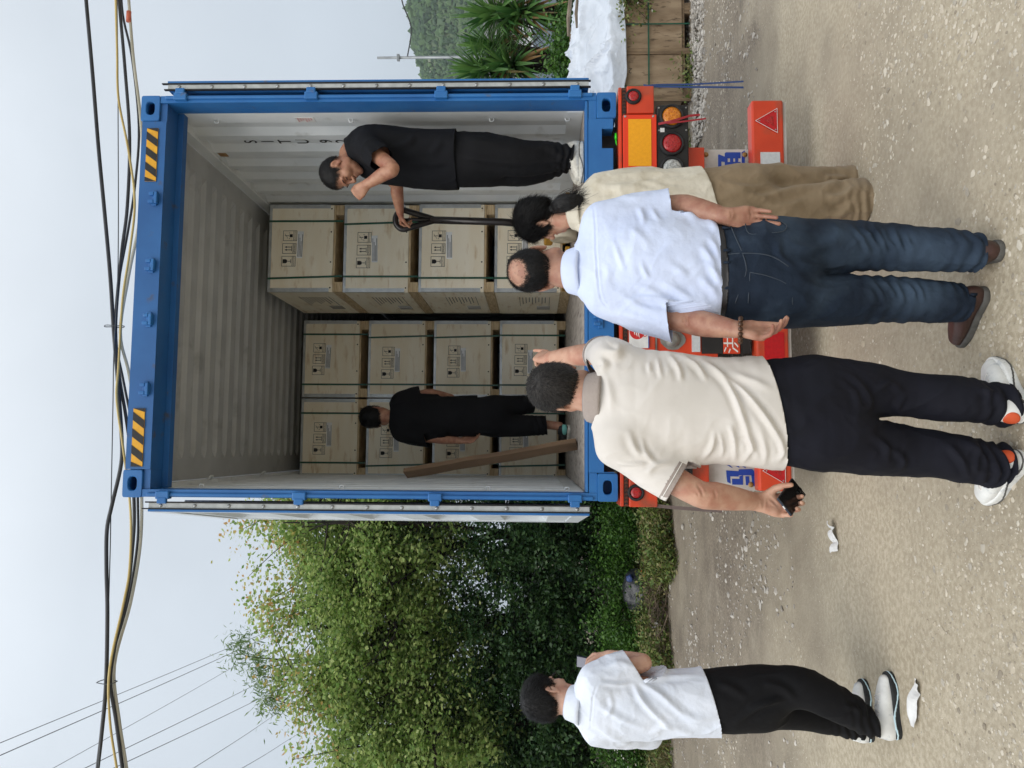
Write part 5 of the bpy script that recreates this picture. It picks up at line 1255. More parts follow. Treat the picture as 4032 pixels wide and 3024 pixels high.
# ------------------------------------------------------------------ yuccas
M_YUC = leafmat('yucca_blades', [srgb(52, 92, 44), srgb(78, 120, 58), srgb(110, 146, 76), srgb(62, 100, 54)], 0.3)
M_YUCD = leafmat('dry_yucca_blades', [srgb(150, 118, 74), srgb(128, 96, 58), srgb(110, 100, 54)], 0.2)
def yucca(label, heads, base, seed):
    rg = np.random.RandomState(seed); base = np.array(base); t = thing('yucca', label, 'yucca', tuple(base), 0, 'yuccas behind the tarpaulin')
    VV, FF, MI, b = [], [], [], 0; paths = []
    for hc, n, L in heads:
        hc = np.array(hc)-base; paths.append((spline(np.array([[0, 0, -0.05], hc*0.5+rg.normal(0, 0.05, 3), hc-np.array([0, 0, 0.05])]), 4), [0.07, 0.06]))
        for i in range(n):
            f = i/n; el = math.radians(80-f*125+rg.uniform(-12, 12)); az = i*2.39996+rg.uniform(-0.3, 0.3); d = np.array([math.cos(az)*math.cos(el), math.sin(az)*math.cos(el), math.sin(el)])
            l_ = L*rg.uniform(0.75, 1.15); s_ = np.cross(d, (0, 0, 1)); s_ /= np.linalg.norm(s_)+1e-6; k = 5; w = 0.030*rg.uniform(0.8, 1.2); o_ = hc+np.array([0, 0, (0.5-f)*0.14])
            dr = 0.30*(0.4+f)*rg.uniform(0.5, 1.5)
            up_ = np.cross(s_, d)
            for j in range(k):
                u_ = j/(k-1); c = o_+d*l_*u_-np.array([0, 0, dr*u_*u_*l_]); ww = w*(1.0-u_**2.2)*(0.55+0.9*min(u_*3, 1)*0.5)+0.0008; VV += [c-s_*ww, c+up_*-ww*0.35, c+s_*ww]
            for j in range(k-1): FF += [[b+3*j, b+3*j+1, b+3*j+4, b+3*j+3], [b+3*j+1, b+3*j+2, b+3*j+5, b+3*j+4]]; MI += [1 if (f > 0.86 and rg.uniform() < 0.75) else 0]*2
            b += 3*k
    mobj('blades', np_mesh('blades', np.array(VV), np.array(FF), [M_YUC, M_YUCD], mi=MI), t); tubes(paths, M_BARK, 'trunk', t, 8)
yucca('taller yucca with two heads at the right picture edge', [(at(1078, 30, 5.5), 170, 0.60), (at(1130, 26, 5.3), 130, 0.52)], np.array([4.95, 5.5, 0.0]), 1)
yucca('yucca partly behind the container\'s right door', [(at(1050, 150, 5.8), 170, 0.56), (at(1105, 138, 5.6), 130, 0.50), (at(1065, 95, 6.2), 120, 0.52)], np.array([4.42, 5.8, 0.0]), 2)
shrub('dense green shrub at the container door below the nearer yucca', np.array([4.05, 4.95, 0.95]), (0.7, 0.3, 0.55), 9000, 91, M_LEAFB, 0.06, group='undergrowth below the yuccas')
rg = np.random.RandomState(8)
shrub('low shrub with pale flowers growing below the yuccas', np.array([4.75, 5.1, 1.05]), (1.0, 0.35, 0.50), 11000, 90, M_LEAFB, 0.06, group='undergrowth below the yuccas')
# ------------------------------------------------------------------ parked white van behind the tarpaulin
M_CARW = mat('white_car_paint', srgb(224, 228, 232), rough=0.25, coat=0.5); M_CARG = mat('sky_painted_car_glass', srgb(120, 134, 146), rough=0.08)  # the glass colour holds a painted sky reflection
vn = thing('parked_van', 'white parked van just visible between yucca and container door', 'van', (6.0, 9.4, 0))
prof = [(-2.2, 0.35), (-2.2, 0.95), (-1.55, 1.15), (-0.85, 1.80), (1.9, 1.85), (2.1, 1.2), (2.1, 0.35)]
MB().prism(prof, 1, -0.8, 0.8).build('body', M_CARW, vn); MB().prism([(-1.42, 1.17), (-0.82, 1.72), (-0.15, 1.74), (-0.15, 1.17)], 1, -0.81, -0.802).build('window', M_CARG, vn); MB().prism([(0.0, 1.17), (0.0, 1.74), (1.2, 1.75), (1.2, 1.17)], 1, -0.81, -0.802).build('window', M_CARG, vn)
MB().prism([(-1.56, 1.16), (-0.86, 1.80), (-0.84, 1.79), (-1.50, 1.14)], 1, -0.72, 0.72).build('windscreen', M_CARG, vn); MB().box((-1.35, -0.95, 1.15), (-1.2, -0.82, 1.30), 0.02).build('mirror', M_BLK, vn)
for x in (-1.4, 1.3):
    for s_ in (-0.72, 0.72):
        w = MB().lathe([(0.20, -0.09), (0.31, -0.09), (0.33, 0), (0.31, 0.09), (0.20, 0.09)], (x, s_, 0.33), (0, 1, 0), 20).build('wheel', M_TYRE, vn)
# ------------------------------------------------------------------ low concrete house behind the yuccas
M_CONC = mat('grey_render', srgb(172, 168, 160), srgb(150, 146, 138), rough=0.9, scale=2); M_HWIN = mat('house_window_glass', srgb(70, 80, 88), rough=0.15); M_ROOF = mat('grey_roof_sheet', srgb(140, 142, 142), rough=0.6)
hs = thing('low_house', 'low grey rendered house half hidden behind the yuccas', 'house', (14.2, 18.0, 0))
MB().box((-2.6, 0, 0), (2.6, 4, 3.15)).build('wall', M_CONC, hs); MB().box((-2.9, -0.3, 3.152), (2.9, 4.3, 3.30)).build('roof', M_ROOF, hs)
for x in (-1.6, 0.6):
    w = MB().box((x, -0.02, 1.2), (x+1.0, -0.002, 2.3)).build('window', M_HWIN, hs); MB().box((x-0.06, -0.04, 1.13), (x+1.06, -0.022, 1.2)).build('sill', M_CARW, w); MB().box((x+0.47, -0.03, 1.2), (x+0.53, -0.022, 2.3)).build('frame', M_CARW, w)
MB().box((-0.35, -0.02, 0), (0.45, -0.002, 2.1)).build('door', M_CARW, hs)
h2 = thing('white_house', 'small white house showing between the two yuccas', 'house', (11.6, 17.5, 0))
MB().box((-1.2, 0, 0), (1.0, 3, 2.35)).build('wall', M_CARW, h2); MB().prism([(-1.4, 2.352), (1.2, 2.352), (-0.1, 3.0)], 1, -0.2, 3.2).build('roof', M_ROOF, h2); w = MB().box((-0.5, -0.02, 1.0), (0.3, -0.002, 1.9)).build('window', M_HWIN, h2)
# ------------------------------------------------------------------ hill with a terraced face, wood on it
KH = 2.8; hd_ = 150.0*KH
def ridge_z(x):
    """skyline of the hill along x at its distance"""
    return KH*np.interp(x/KH, [-40, 40, 60, 78, 86, 95, 105, 118, 150, 260, 420], [2, 5, 14, 24.0, 25.5, 26.6, 27.6, 29, 32, 34, 10])
hx = np.concatenate([np.linspace(-60, 50, 20), np.linspace(51, 130, 160), np.linspace(132, 420, 40)])*KH; hv = np.linspace(0, 1, 90); HX, HVv = np.meshgrid(hx, hv, indexing='ij')
HYv = hd_-55*KH+HVv*85*KH; HZv = ridge_z(HX)*np.sin(np.clip(HVv, 0, 1)*math.pi*0.62)**1.2*1.0/0.93
P3 = np.stack([HX, HYv, 0*HX], -1); HZv = HZv+KH*2.2*fbm(P3*0.05/KH, 4, 3)*np.minimum(HVv*3, 1)-1.5
ter = np.exp(-((HX/KH-78)/9)**4); HZs = np.floor(HZv/4.2)*4.2+np.clip((HZv/4.2-np.floor(HZv/4.2)-0.5)*2, 0, 1)*4.2; HZv = HZv*(1-0.9*ter)+HZs*0.9*ter
hi_ = np.arange(HX.size).reshape(HX.shape); HF = np.stack([hi_[:-1, :-1], hi_[1:, :-1], hi_[1:, 1:], hi_[:-1, 1:]], -1).reshape(-1, 4)
M_HILL = mat('hill_soil_and_scrub', srgb(66, 86, 58), srgb(90, 106, 72), rough=0.95, scale=0.1, c3=srgb(150, 150, 132), s3=0.03, lo3=0.60, hi3=0.70, bump=0.4, bscale=0.3, bdist=2.0)
hl = mobj('hill', np_mesh('hill', np.stack([HX, HYv, HZv], -1).reshape(-1, 3), HF, [M_HILL])); tag(hl, kind='structure')
rg = np.random.RandomState(4); n = 60000; u1 = rg.uniform(10, 150, n); u2 = rg.uniform(8, 80, n); ii = u1.astype(int); jj = u2.astype(int)
fa, fb = u1-ii, u2-jj
def lerp2(Aa): return (Aa[ii, jj]*(1-fa)+Aa[ii+1, jj]*fa)*(1-fb)+(Aa[ii, jj+1]*(1-fa)+Aa[ii+1, jj+1]*fa)*fb
tx, ty, tz = lerp2(HX), lerp2(HYv), lerp2(HZv); tterr = np.exp(-((tx/KH-77)/7)**4); kp = rg.uniform(0, 1, n) > 0.85*tterr; tx, ty, tz = tx[kp], ty[kp], tz[kp]; sz = rg.lognormal(0.05, 0.35, len(tx))
M_WOOD = mat('hill_trees', srgb(70, 90, 50), rough=0.95, island=[srgb(40, 62, 40), srgb(58, 84, 52), srgb(82, 106, 64), srgb(48, 70, 46)])
wd_ = stones('hillside_wood', np.stack([tx, ty, tz+sz*0.5], 1), sz, 1.1, M_WOOD, 6, 0.45); tag(wd_, 'wooded scrub covering the distant hill', 'trees', kind='stuff')
# ------------------------------------------------------------------ lamp-like metal pole with its wire
M_POLE = mat('galvanised_pole', srgb(160, 164, 166), srgb(140, 144, 146), rough=0.45, metal=0.5, scale=4)
pp_ = at(815, 125, 20); ut = thing('utility_pole', 'plain galvanised pole standing before the hill', 'pole', (pp_[0], 20, 0)); MB().tube([(0, 0, 0), (0, 0, pp_[2])], [0.055, 0.042], 12).build('post', M_POLE, ut); MB().box((-0.10, -0.07, pp_[2]-0.75), (0.10, 0.07, pp_[2]-0.66), 0.01).build('bracket', M_POLE, ut)
pw = at(880, 120, 20); 
def wire(name, pts, r, mt, label, cat='wire', group=None, n=6, sub=6):
    o = tubes([(spline(np.array(pts), sub), [r, r])], mt, name, None, n); tag(o, label, cat, group); return o
M_CBLK = mat('black_cable_sheath', srgb(38, 40, 44), srgb(56, 58, 62), rough=0.5, scale=3); M_CYEL = mat('yellow_cable_sheath', srgb(206, 184, 120), srgb(186, 162, 98), rough=0.5, scale=3); M_CCRM = mat('cream_pipe', srgb(206, 202, 184), srgb(186, 182, 162), rough=0.5, scale=3); M_WIRE = mat('bare_steel_wire', srgb(86, 90, 94), rough=0.45, metal=0.5)
wire('pole_wire', [np.array([pp_[0], 20, pw[2]]), at(888, 60, 19.6), at(868, 0, 19), at(870, -60, 18)], 0.022, M_CBLK, 'twisted wire leaving the galvanised pole toward the right')
# ------------------------------------------------------------------ cable bundle strung behind and above the container
YC = 2.2
def cab(pts, Y=YC):
    P = [at(x, y, Y+0.02*math.sin(i*1.3)) for i, (x, y) in enumerate(pts)]
    # the spans run on to poles well outside the picture
    ta, tb = P[0]-P[1], P[-1]-P[-2]; ta, tb = ta/abs(ta[0]), tb/abs(tb[0]); up_ = np.array([0, 0, 0.012])
    pre = [P[0]+ta*d+up_*d*d for d in (14, 9, 5, 2.5, 1.2, 0.5)]; post = [P[-1]+tb*d+up_*d*d for d in (0.5, 1.2, 2.5, 5, 9, 14)]
    return pre+P+post
GC = 'cables strung above the container'
wire('overhead_cable', cab([(180, -80), (186, 0), (200, 160), (213, 322), (226, 460), (238, 595), (246, 719), (255, 830), (262, 930), (262, 1000), (242, 1090), (231, 1145), (230, 1230), (232, 1326), (229, 1477), (220, 1580), (211, 1659), (204, 1730)]), 0.017, M_CBLK, 'thickest black cable, uppermost of the cables over the container', 'cable', GC, 8)
wire('overhead_cable', cab([(250, -80), (250, 0), (253, 110), (256, 213), (277, 322), (291, 436), (280, 545), (265, 645), (256, 793), (252, 863), (267, 974), (282, 1105), (280, 1226), (267, 1302), (237, 1443), (237, 1553), (252, 1659), (262, 1730)], YC-0.05), 0.010, M_CYEL, 'yellow cable winding through the bundle over the container', 'cable', GC)
wire('overhead_cable', cab([(252, -80), (257, 0), (270, 149), (280, 298), (275, 446), (263, 545), (250, 694), (256, 800), (272, 900), (285, 1000), (290, 1105), (287, 1176), (275, 1277), (247, 1403), (239, 1477), (251, 1560), (264, 1659), (272, 1730)], YC+0.04), 0.015, M_CBLK, 'black cable running in the middle of the sagging bundle', 'cable', GC, 8)
wire('overhead_cable', cab([(272, -80), (278, 0), (288, 124), (303, 248), (308, 347), (302, 471), (278, 595), (260, 719), (280, 813), (300, 960), (306, 1060), (303, 1176), (282, 1302), (247, 1438), (257, 1553), (272, 1650), (282, 1730)], YC+0.08), 0.014, M_CCRM, 'cream plastic pipe, lowest of the bundle over the container', 'cable', GC, 8)
wire('overhead_cable', cab([(258, -80), (265, 30), (285, 124), (300, 273), (292, 397), (277, 496), (255, 620), (250, 730), (268, 830), (292, 960), (298, 1100), (296, 1180), (278, 1290), (246, 1420), (244, 1480), (258, 1580), (268, 1659), (276, 1730)], YC+0.12), 0.011, M_CBLK, 'thin black cable hanging beside the cream pipe', 'cable', GC)
wire('steel_wire', cab([(252, -60), (254, 100), (255, 235), (255, 570), (246, 760), (244, 870), (240, 1080), (237, 1226), (230, 1420), (214, 1640), (208, 1720)], YC+0.02), 0.0045, M_WIRE, 'straight thin steel wire carrying the cable bundle', 'wire', GC)
for k, (x, y) in enumerate(((247, 705), (231, 1473))):
    c = at(x, y, YC); ring = [c+np.array([0.004*math.sin(3*a), 0.06*math.cos(a), 0.085*math.sin(a)]) for a in np.linspace(0, 4*math.pi, 26)]; o = tubes([(np.array(ring), [0.004, 0.004])], M_WIRE, 'wire_tie'); tag(o, ['wire tie binding the bundle above the container header', 'wire tie binding the bundle left of the container'][k], 'wire')
cp_ = at(38, 278, YC+0.08); o = MB().tube([at(12, 278, YC+0.08) if False else cp_+np.array([0.05, 0, 0.0]), cp_-np.array([0.05, 0, 0])], 0.022, 12).build('pipe_coupling', mat('orange_coupling', srgb(214, 110, 80), rough=0.5)); tag(o, 'orange coupling on the cream pipe at the right picture edge', 'coupling')
o.location = at(278, 36, YC+0.08)-cp_
# power lines crossing the sky on the left
PL = [((0, 1605), (522, 1388), 0.010), ((0, 1632), (524, 1400), 0.012), ((60, 1690), (540, 1420), 0.008), ((120, 1690), (560, 1475), 0.011), ((180, 1690), (580, 1500), 0.011), ((370, 1690), (600, 1540), 0.010), ((470, 1690), (620, 1600), 0.010)]
PLn = ['topmost', 'second', 'third and faintest', 'fourth', 'fifth', 'sixth', 'lowest']
for (a, b_, r), nm in zip(PL, PLn):
    pa, pb_ = at(*a, 14), at(*b_, 32); d_ = pb_-pa
    wire('power_line', [pa-d_*0.25, pa, pa*0.5+pb_*0.5-np.array([0, 0, 0.05]), pb_, pb_+d_*0.6], r, M_WIRE, f'{nm} thin power line crossing the sky above the trees', 'wire', 'power lines over the trees', 4)
# ------------------------------------------------------------------ thin haze over the valley
mh = bpy.data.materials.new('valley_haze'); mh.use_nodes = True; mh.node_tree.nodes.clear()
ho = mh.node_tree.nodes.new('ShaderNodeOutputMaterial'); pv = mh.node_tree.nodes.new('ShaderNodeVolumePrincipled')
pv.inputs['Color'].default_value = (0.86, 0.92, 1.0, 1); pv.inputs['Density'].default_value = 0.00030; pv.inputs['Anisotropy'].default_value = 0.2
mh.node_tree.links.new(pv.outputs[0], ho.inputs['Volume'])
hz_o = MB().box((-1400, -62, -8), (1400, 1600, 130)).build('haze', mh); tag(hz_o, 'thin pale haze hanging over the yard and the hill', 'haze', kind='stuff')
# ------------------------------------------------------------------ clothes materials
def cloth(n, c, c2=None, rough=0.85, bump=0.25, bscale=18, bd=0.012, c3=None, sheen=0.1, **k):
    return mat(n, srgb(*c), srgb(*(c2 or c)), rough=rough, scale=6, bump=bump, bscale=bscale, bdist=bd, sheen=sheen, spec=0.25, c3=srgb(*c3) if c3 else None, **k)
M_CREAM = cloth('cream_polo_knit', (221, 215, 208), (212, 206, 198), bump=0.12, bscale=9)
M_CRBAND = cloth('taupe_rib_knit', (166, 154, 146), (150, 138, 132), bump=0.3, bscale=120)
M_STITCH = cloth('white_stitching', (236, 232, 226))
M_BLSH = cloth('pale_blue_cotton', (212, 222, 246), (202, 213, 240), bump=0.45, bscale=8, bd=0.03)
M_WHSH = cloth('white_cotton', (228, 234, 246), (220, 227, 240), bump=0.5, bscale=8, bd=0.03)
M_BEIGE = cloth('beige_linen', (220, 213, 196), (208, 200, 182), bump=0.5, bscale=9, bd=0.03, c3=(198, 188, 166), s3=10)
M_NAVY = cloth('navy_trousers', (21, 22, 33), (16, 17, 26), bump=0.25, bscale=14, rough=0.8, sheen=0)
M_BLKT = cloth('black_cotton', (17, 18, 23), (13, 14, 18), bump=0.3, bscale=14, sheen=0)
M_BLKP = cloth('black_trousers', (16, 16, 19), (11, 11, 14), bump=0.45, bscale=14, sheen=0)
M_KHAKI = cloth('brown_twill', (146, 127, 101), (132, 114, 89), bump=0.5, bscale=7, bd=0.035)
M_DENIM = cloth('blue_denim', (30, 42, 58), (22, 32, 46), bump=0.35, bscale=30, c3=(60, 75, 92), s3=5, lo3=0.47, hi3=0.78, detail=8, sheen=0)
M_DSTI = cloth('denim_stitch', (62, 70, 80), bump=0, sheen=0)
M_BELT = mat('black_belt_leather', srgb(24, 22, 22), srgb(36, 33, 32), rough=0.45, scale=30)
M_BRSH = mat('brown_shoe_leather', srgb(74, 50, 44), srgb(58, 38, 34), rough=0.45, scale=20, bump=0.1, bscale=60)
M_SOLEG = mat('grey_rubber_sole', srgb(96, 94, 90), srgb(78, 76, 72), rough=0.8, scale=30)
M_WSHOE = mat('white_shoe_leather', srgb(234, 234, 230), srgb(222, 222, 218), rough=0.5, scale=20, c3=srgb(200, 202, 202), s3=25, lo3=0.58, hi3=0.66)
M_WKNIT = mat('off_white_shoe_knit', srgb(218, 214, 202), srgb(196, 192, 180), rough=0.8, scale=60, bump=0.3, bscale=120)
M_ORPAT = mat('orange_patch', srgb(206, 84, 44), rough=0.5); M_GRPAT = mat('green_patch', srgb(20, 96, 56), rough=0.5)
M_BSOLE = mat('black_rubber_sole', srgb(28, 30, 31), srgb(44, 46, 47), rough=0.7, scale=30)
M_ICE = mat('ice_blue_foam', srgb(196, 222, 230), rough=0.6)
M_MINT = mat('mint_shoe_mesh', srgb(120, 190, 180), rough=0.7)
M_SOCK = cloth('grey_sock', (120, 122, 136)); M_SOCKB = cloth('black_sock', (20, 20, 22))
M_PHONE = mat('black_phone', srgb(20, 18, 18), rough=0.25); M_PHEDGE = mat('phone_edge', srgb(52, 58, 68), rough=0.3, metal=0.6)
M_SCREEN = mat('phone_screen_pale', srgb(176, 176, 186), rough=0.25)
M_LENS = mat('camera_glass', srgb(12, 12, 14), rough=0.1)
M_GLASS = mat('spectacle_frame', srgb(30, 28, 30), rough=0.3, metal=0.4)
M_BEAD = mat('wooden_beads', srgb(96, 62, 36), srgb(60, 38, 24), rough=0.3, scale=25)

def conv(x0, y0, s):
    return lambda pts: [((x0+px*s)/PXS, (y0+py*s)/PXS) for px, py in pts]
z5 = conv(2200, 1150, 1000/1843); z6 = conv(1900, 650, 1100/2212); z8 = conv(1950, 2450, 1750/2212); zl = conv(3300, 800, 732/934); z3c = conv(1000, 1150, 1400/2212); zj = conv(2700, 0, 1332/1841); zb = conv(1200, 450, 1200/2212)

def merge(parts):
    Vs, Qs, n = [], [], 0
    for V, Q in parts: Vs.append(V); Qs.append(Q+n); n += len(V)
    return np.vstack(Vs), np.vstack(Qs)
def bbox(pts, m): pts = np.asarray(pts); return pts.min(0)-m, pts.max(0)+m
def crease(V, amp, sc, seed, rot=0.0, sharp=2.0):
    """soft random drapery, stretched by sc"""
    c, s = math.cos(rot), math.sin(rot)
    q = V.copy(); q[:, 0], q[:, 2] = c*V[:, 0]+s*V[:, 2], -s*V[:, 0]+c*V[:, 2]
    w = q+0.05*np.stack([fbm(V*6, 2, seed+40), fbm(V*6, 2, seed+50), fbm(V*6, 2, seed+60)], 1)
    n = fbm(w*np.array(sc), 2, seed); r = np.clip(1-np.abs(n)*1.5, 0, 1); return amp*(0.55*r**5+0.6*r**2-0.42)

def person_root(label, loc, group=None):
    return thing('person', label, 'person', tuple(loc), 0, group)
class Person:
    def __init__(s, label, foot):
        s.o = np.array([foot[0], foot[1], foot[2]]); s.root = person_root(label, foot)
    def fin(s, o): o.location = tuple(-s.o); return o       # geometry is in world metres; root stands at the feet
    def body(s, head, neck, arms, sk, extra=(), legs=None, torso=None, crease=()):
        """head=(centre, fwd, up); neck=[pts], radii; arms=list of dict"""
        c, fw, up = head; ax = frame_of(fw, up); s.hc, s.hax = np.asarray(c, float), ax
        npts, nr = neck
        def fh(P): return smin(head_sdf(P, s.hc, ax), chain(P, npts, nr), 0.025)
        lo, hi = bbox([s.hc-0.13, s.hc+0.14, npts[-1]-0.05, npts[-1]+0.05], 0.02)
        parts = [nets(fh, lo, hi, 0.0046)]
        for a in arms:
            R = a.get('r', (0.048, 0.046, 0.041, 0.043, 0.036, 0.026)); S_, E_, W_ = (np.asarray(a[k], float) for k in 'sew'); k = a.get('k', 1.0)
            pts = [S_, S_*0.5+E_*0.5, E_, E_*0.72+W_*0.28, E_*0.35+W_*0.65, W_]
            def fa(P, pts=pts, R=R, a=a, W_=W_, k=k):
                d = chain(P, pts, np.array(R)*k, sub=3)
                return smin(d, hand_sdf(P, W_, np.asarray(a['D'], float), np.asarray(a['N'], float), a['t'], a.get('curl', (0.3,)*4), a.get('spread', 0.05), a.get('thumb', (0.6, 0.3)), a.get('hs', 1.0), a.get('tc', 0.3)), 0.012)
            hw = W_+nrm(a['D'])*0.1
            lo, hi = bbox([S_*0.6+E_*0.4, E_, W_, hw-0.10, hw+0.10], 0.07)
            parts.append(nets(fa, lo, hi, a.get('h', 0.0040)))
        if torso is not None:
            pts, rr, sd = torso
            parts.append(nets(lambda P: chain(P, pts, np.array(rr)*0.82, side=sd), *bbox(pts, 0.25), 0.02))
        for (pts, rr, h) in list(legs or [])+list(extra):
            parts.append(nets(lambda P: chain(P, pts, rr), *bbox(pts, max(rr)+0.03), h))
        V, Q = merge(parts)
        if crease: Nn = normals(V, Q); V = V+Nn*ridge(V, Nn, crease)[:, None]
        return s.fin(mobj('body', np_mesh('body', V, Q, [M_SKIN[sk]]), s.root))
    def shirt(s, name, torso, sd, sleeves, mats, hem, neckcut, folds=(), noise=(), h=0.0058, k=0.05, traps=None, band=None, solid=0.002, groove=()):
        tp = [t[:3] for t in torso]; tr_ = [t[3:5] for t in torso]
        def ft(P):
            d = chain(P, tp, tr_, side=sd)
            for q in (traps or []): d = smin(d, chain(P, q[0], q[1]), 0.04)
            return d
        def fs(P, i): return chain(P, sleeves[i][0], sleeves[i][1], sub=3)
        def f(P):
            d = ft(P)
            for i in range(len(sleeves)): d = smin(d, fs(P, i), k)
            return d
        lo, hi = bbox(np.vstack([tp]+[np.array(q[0]) for q in sleeves]), 0.0); lo = lo-0.17; hi = hi+0.17
        lo[2] = min(lo[2], hem[0][2]-0.06)
        def dp(V, N):
            d = ridge(V, N, folds)+ridge(V, N, groove)
            for amp, sc, seed, rot, shp in noise: d = d+crease(V, amp, sc, seed, rot, shp)
            return d
        cuts = []
        cuts.append(plane_cut(hem[0], hem[1])); cuts.append(neck_cut(neckcut[0], neckcut[1], neckcut[2] if len(neckcut) > 2 else 0.085))
        for i, q in enumerate(sleeves):
            if len(q) > 2 and q[2] is not None:
                cc, cn = q[2]; cuts.append(plane_cut(cc, cn, lambda V, i=i, cc=cc: (fs(V, i) < ft(V)-0.012) & (np.linalg.norm(V-cc, axis=1) < 0.2)))
        o = s.fin(sdf_obj(name, f, lo, hi, h, mats, s.root, 1, dp, cuts, solid))
        s.fshirt, s.fsl, s.ft = f, fs, ft
        if band:      # ribbed cuffs on the sleeves
            mt, wd = band
            for i, q in enumerate(sleeves):
                if len(q) > 2 and q[2] is not None:
                    cc, cn = np.asarray(q[2][0], float), nrm(q[2][1])
                    b = sdf_obj('cuff_band', lambda P, i=i: fs(P, i)-0.0025, cc-0.14, cc+0.14, 0.005, [mt], o, 1, None, [plane_cut(cc+cn*0.002, cn), plane_cut(cc-cn*wd, -cn)], 0.004)
                    b2 = sdf_obj('stitch_line', lambda P, i=i: fs(P, i)-0.0042, cc-0.14, cc+0.14, 0.005, [M_STITCH], o, 1, None, [plane_cut(cc-cn*(wd*0.55), cn), plane_cut(cc-cn*(wd*0.55+0.003), -cn)])
        return o
    def collar(s, c, axis, fwd, rx, ry, prof, m, gap=0.5, name='collar', par=None):
        axis = nrm(axis); fwd = np.asarray(fwd, float); f = nrm(fwd-axis*(fwd@axis)); r = np.cross(f, axis); n = 56; rows = []
        for i in range(n+1):
            a = gap/2+(2*math.pi-gap)*i/n; d = np.array([math.sin(a)*rx, math.cos(a)*ry])
            dd = nrm([math.sin(a), math.cos(a)])
            rows.append([c+r*(d[0]+dd[0]*e)+f*(d[1]+dd[1]*e)+axis*(h+0.012*math.cos(a)*-1) for e, h in prof])
        V = np.array(rows).reshape(-1, 3); w = len(prof); F = [[i*w+j, (i+1)*w+j, (i+1)*w+j+1, i*w+j+1] for i in range(n) for j in range(w-1)]
        o = s.fin(mobj(name, np_mesh(name, V, np.array(F), [m]), s.root))
        md = o.modifiers.new('cloth thickness', 'SOLIDIFY'); md.thickness = 0.003; md.offset = 0
        return o
    def pants(s, name, pelvis, sd, legs, m, cuffs, folds=(), noise=(), h=0.006, top=None, stack=0.006, kneew=0.0, groove=()):
        pp = [t[:3] for t in pelvis]; pr = [t[3:5] for t in pelvis]
        def f(P):
            d = chain(P, pp, pr, side=sd)
            l = [chain(P, q[0], q[1], sub=3) for q in legs]
            return smin(d, smin(l[0], l[1], 0.02), 0.05)
        lo, hi = bbox(np.vstack([pp]+[np.array(q[0]) for q in legs]), 0.0); lo = lo-0.17; hi = hi+0.17
        lo[2] = max(lo[2], min(c[0][2] for c in cuffs)-0.05)
        def dp(V, N):
            d = ridge(V, N, folds)+ridge(V, N, groove)
            for amp, sc, seed, rot, shp in noise: d = d+crease(V, amp, sc, seed, rot, shp)
            for q, (cc, cn) in zip(legs, cuffs):      # stacked folds above the cuff, bunching behind the knee
                dist = np.linalg.norm(V-cc, axis=1); z = (V-cc)@(-nrm(cn))
                w = np.exp(-(z/0.10)**2)*(dist < 0.3)
                d = d+stack*w*np.sin(z*2*math.pi/0.042+5*fbm(V*9, 2, 3)+2.5)
                if kneew:
                    kn = np.asarray(q[0][2]); zk = V[:, 2]-kn[2]; near = np.linalg.norm((V-kn)[:, :2], axis=1) < 0.14
                    d = d+kneew*np.exp(-(zk/0.13)**2)*near*np.sin(zk*2*math.pi/0.05+6*fbm(V*np.array([7, 7, 3]), 2, 9))
            return d
        cuts = [plane_cut(cc, cn, lambda V, cc=cc: np.linalg.norm(V-cc, axis=1) < 0.16) for cc, cn in cuffs]
        if top is not None: cuts.append(plane_cut(*top))
        s.fpants = f
        return s.fin(sdf_obj(name, f, lo, hi, h, [m], s.root, 1, dp, cuts, 0.002))
    def shoe(s, heel, fwd, mu, ms, L=0.285, up=(0, 0, 1), patches=(), solet=0.028, kind='trainer', wide=1.0, stripe=None, laces=False):
        heel = np.asarray(heel, float); ax = frame_of(fwd, up)     # rows: right, forward, up
        def loc(P): q = (P-heel)@ax.T; return q
        k = L/0.285
        def fu(P):
            q = loc(P)/k
            d = chain(q, [(0, 0.040, 0.046), (0, 0.11, 0.050), (0, 0.18, 0.044), (0, 0.238, 0.034)], [(0.036*wide, 0.046), (0.039*wide, 0.046), (0.046*wide, 0.036), (0.036*wide, 0.024)], side=(1, 0, 0))
            d = smin(d, chain(q, [(0, 0.052, 0.06), (0, 0.050, 0.098)], [(0.038, 0.045), (0.038, 0.046)], side=(1, 0, 0), sub=1), 0.02)
            d = smax(d, -(q[:, 2]-solet*0.6/k), 0.003); d = smax(d, q[:, 2]-0.108+0.25*np.abs(q[:, 1]-0.05), 0.004)
            return d*k
        def fl(P):
            q = loc(P)/k; q2 = q.copy(); q2[:, 2] = 0
            d = chain(q2, [(0, 0.040, 0), (0, 0.11, 0), (0.003, 0.19, 0), (0, 0.236, 0)], [0.041*wide, 0.041*wide, 0.052*wide, 0.040*wide])
            return smax(d, np.abs(q[:, 2]-solet/2)-solet/2, 0.006)*k
        lo, hi = bbox([heel, heel+ax[1]*L, heel+np.array([0, 0, 0.11])], 0.065)
        o = s.fin(sdf_obj('shoe', fu, lo, hi, 0.0045, [mu], s.root, 1)); s.fin_child(sdf_obj('sole', fl, lo, hi, 0.0045, [ms], o, 1))
        if stripe is not None:
            def fst(P): q = loc(P); return smax(fl(P)-0.0018, np.abs(q[:, 2]-solet*0.62-0.012*np.sin(q[:, 1]*22))-0.0042, 0.001)
            sdf_obj('sole_stripe', fst, lo, hi, 0.004, [stripe], o, 0)
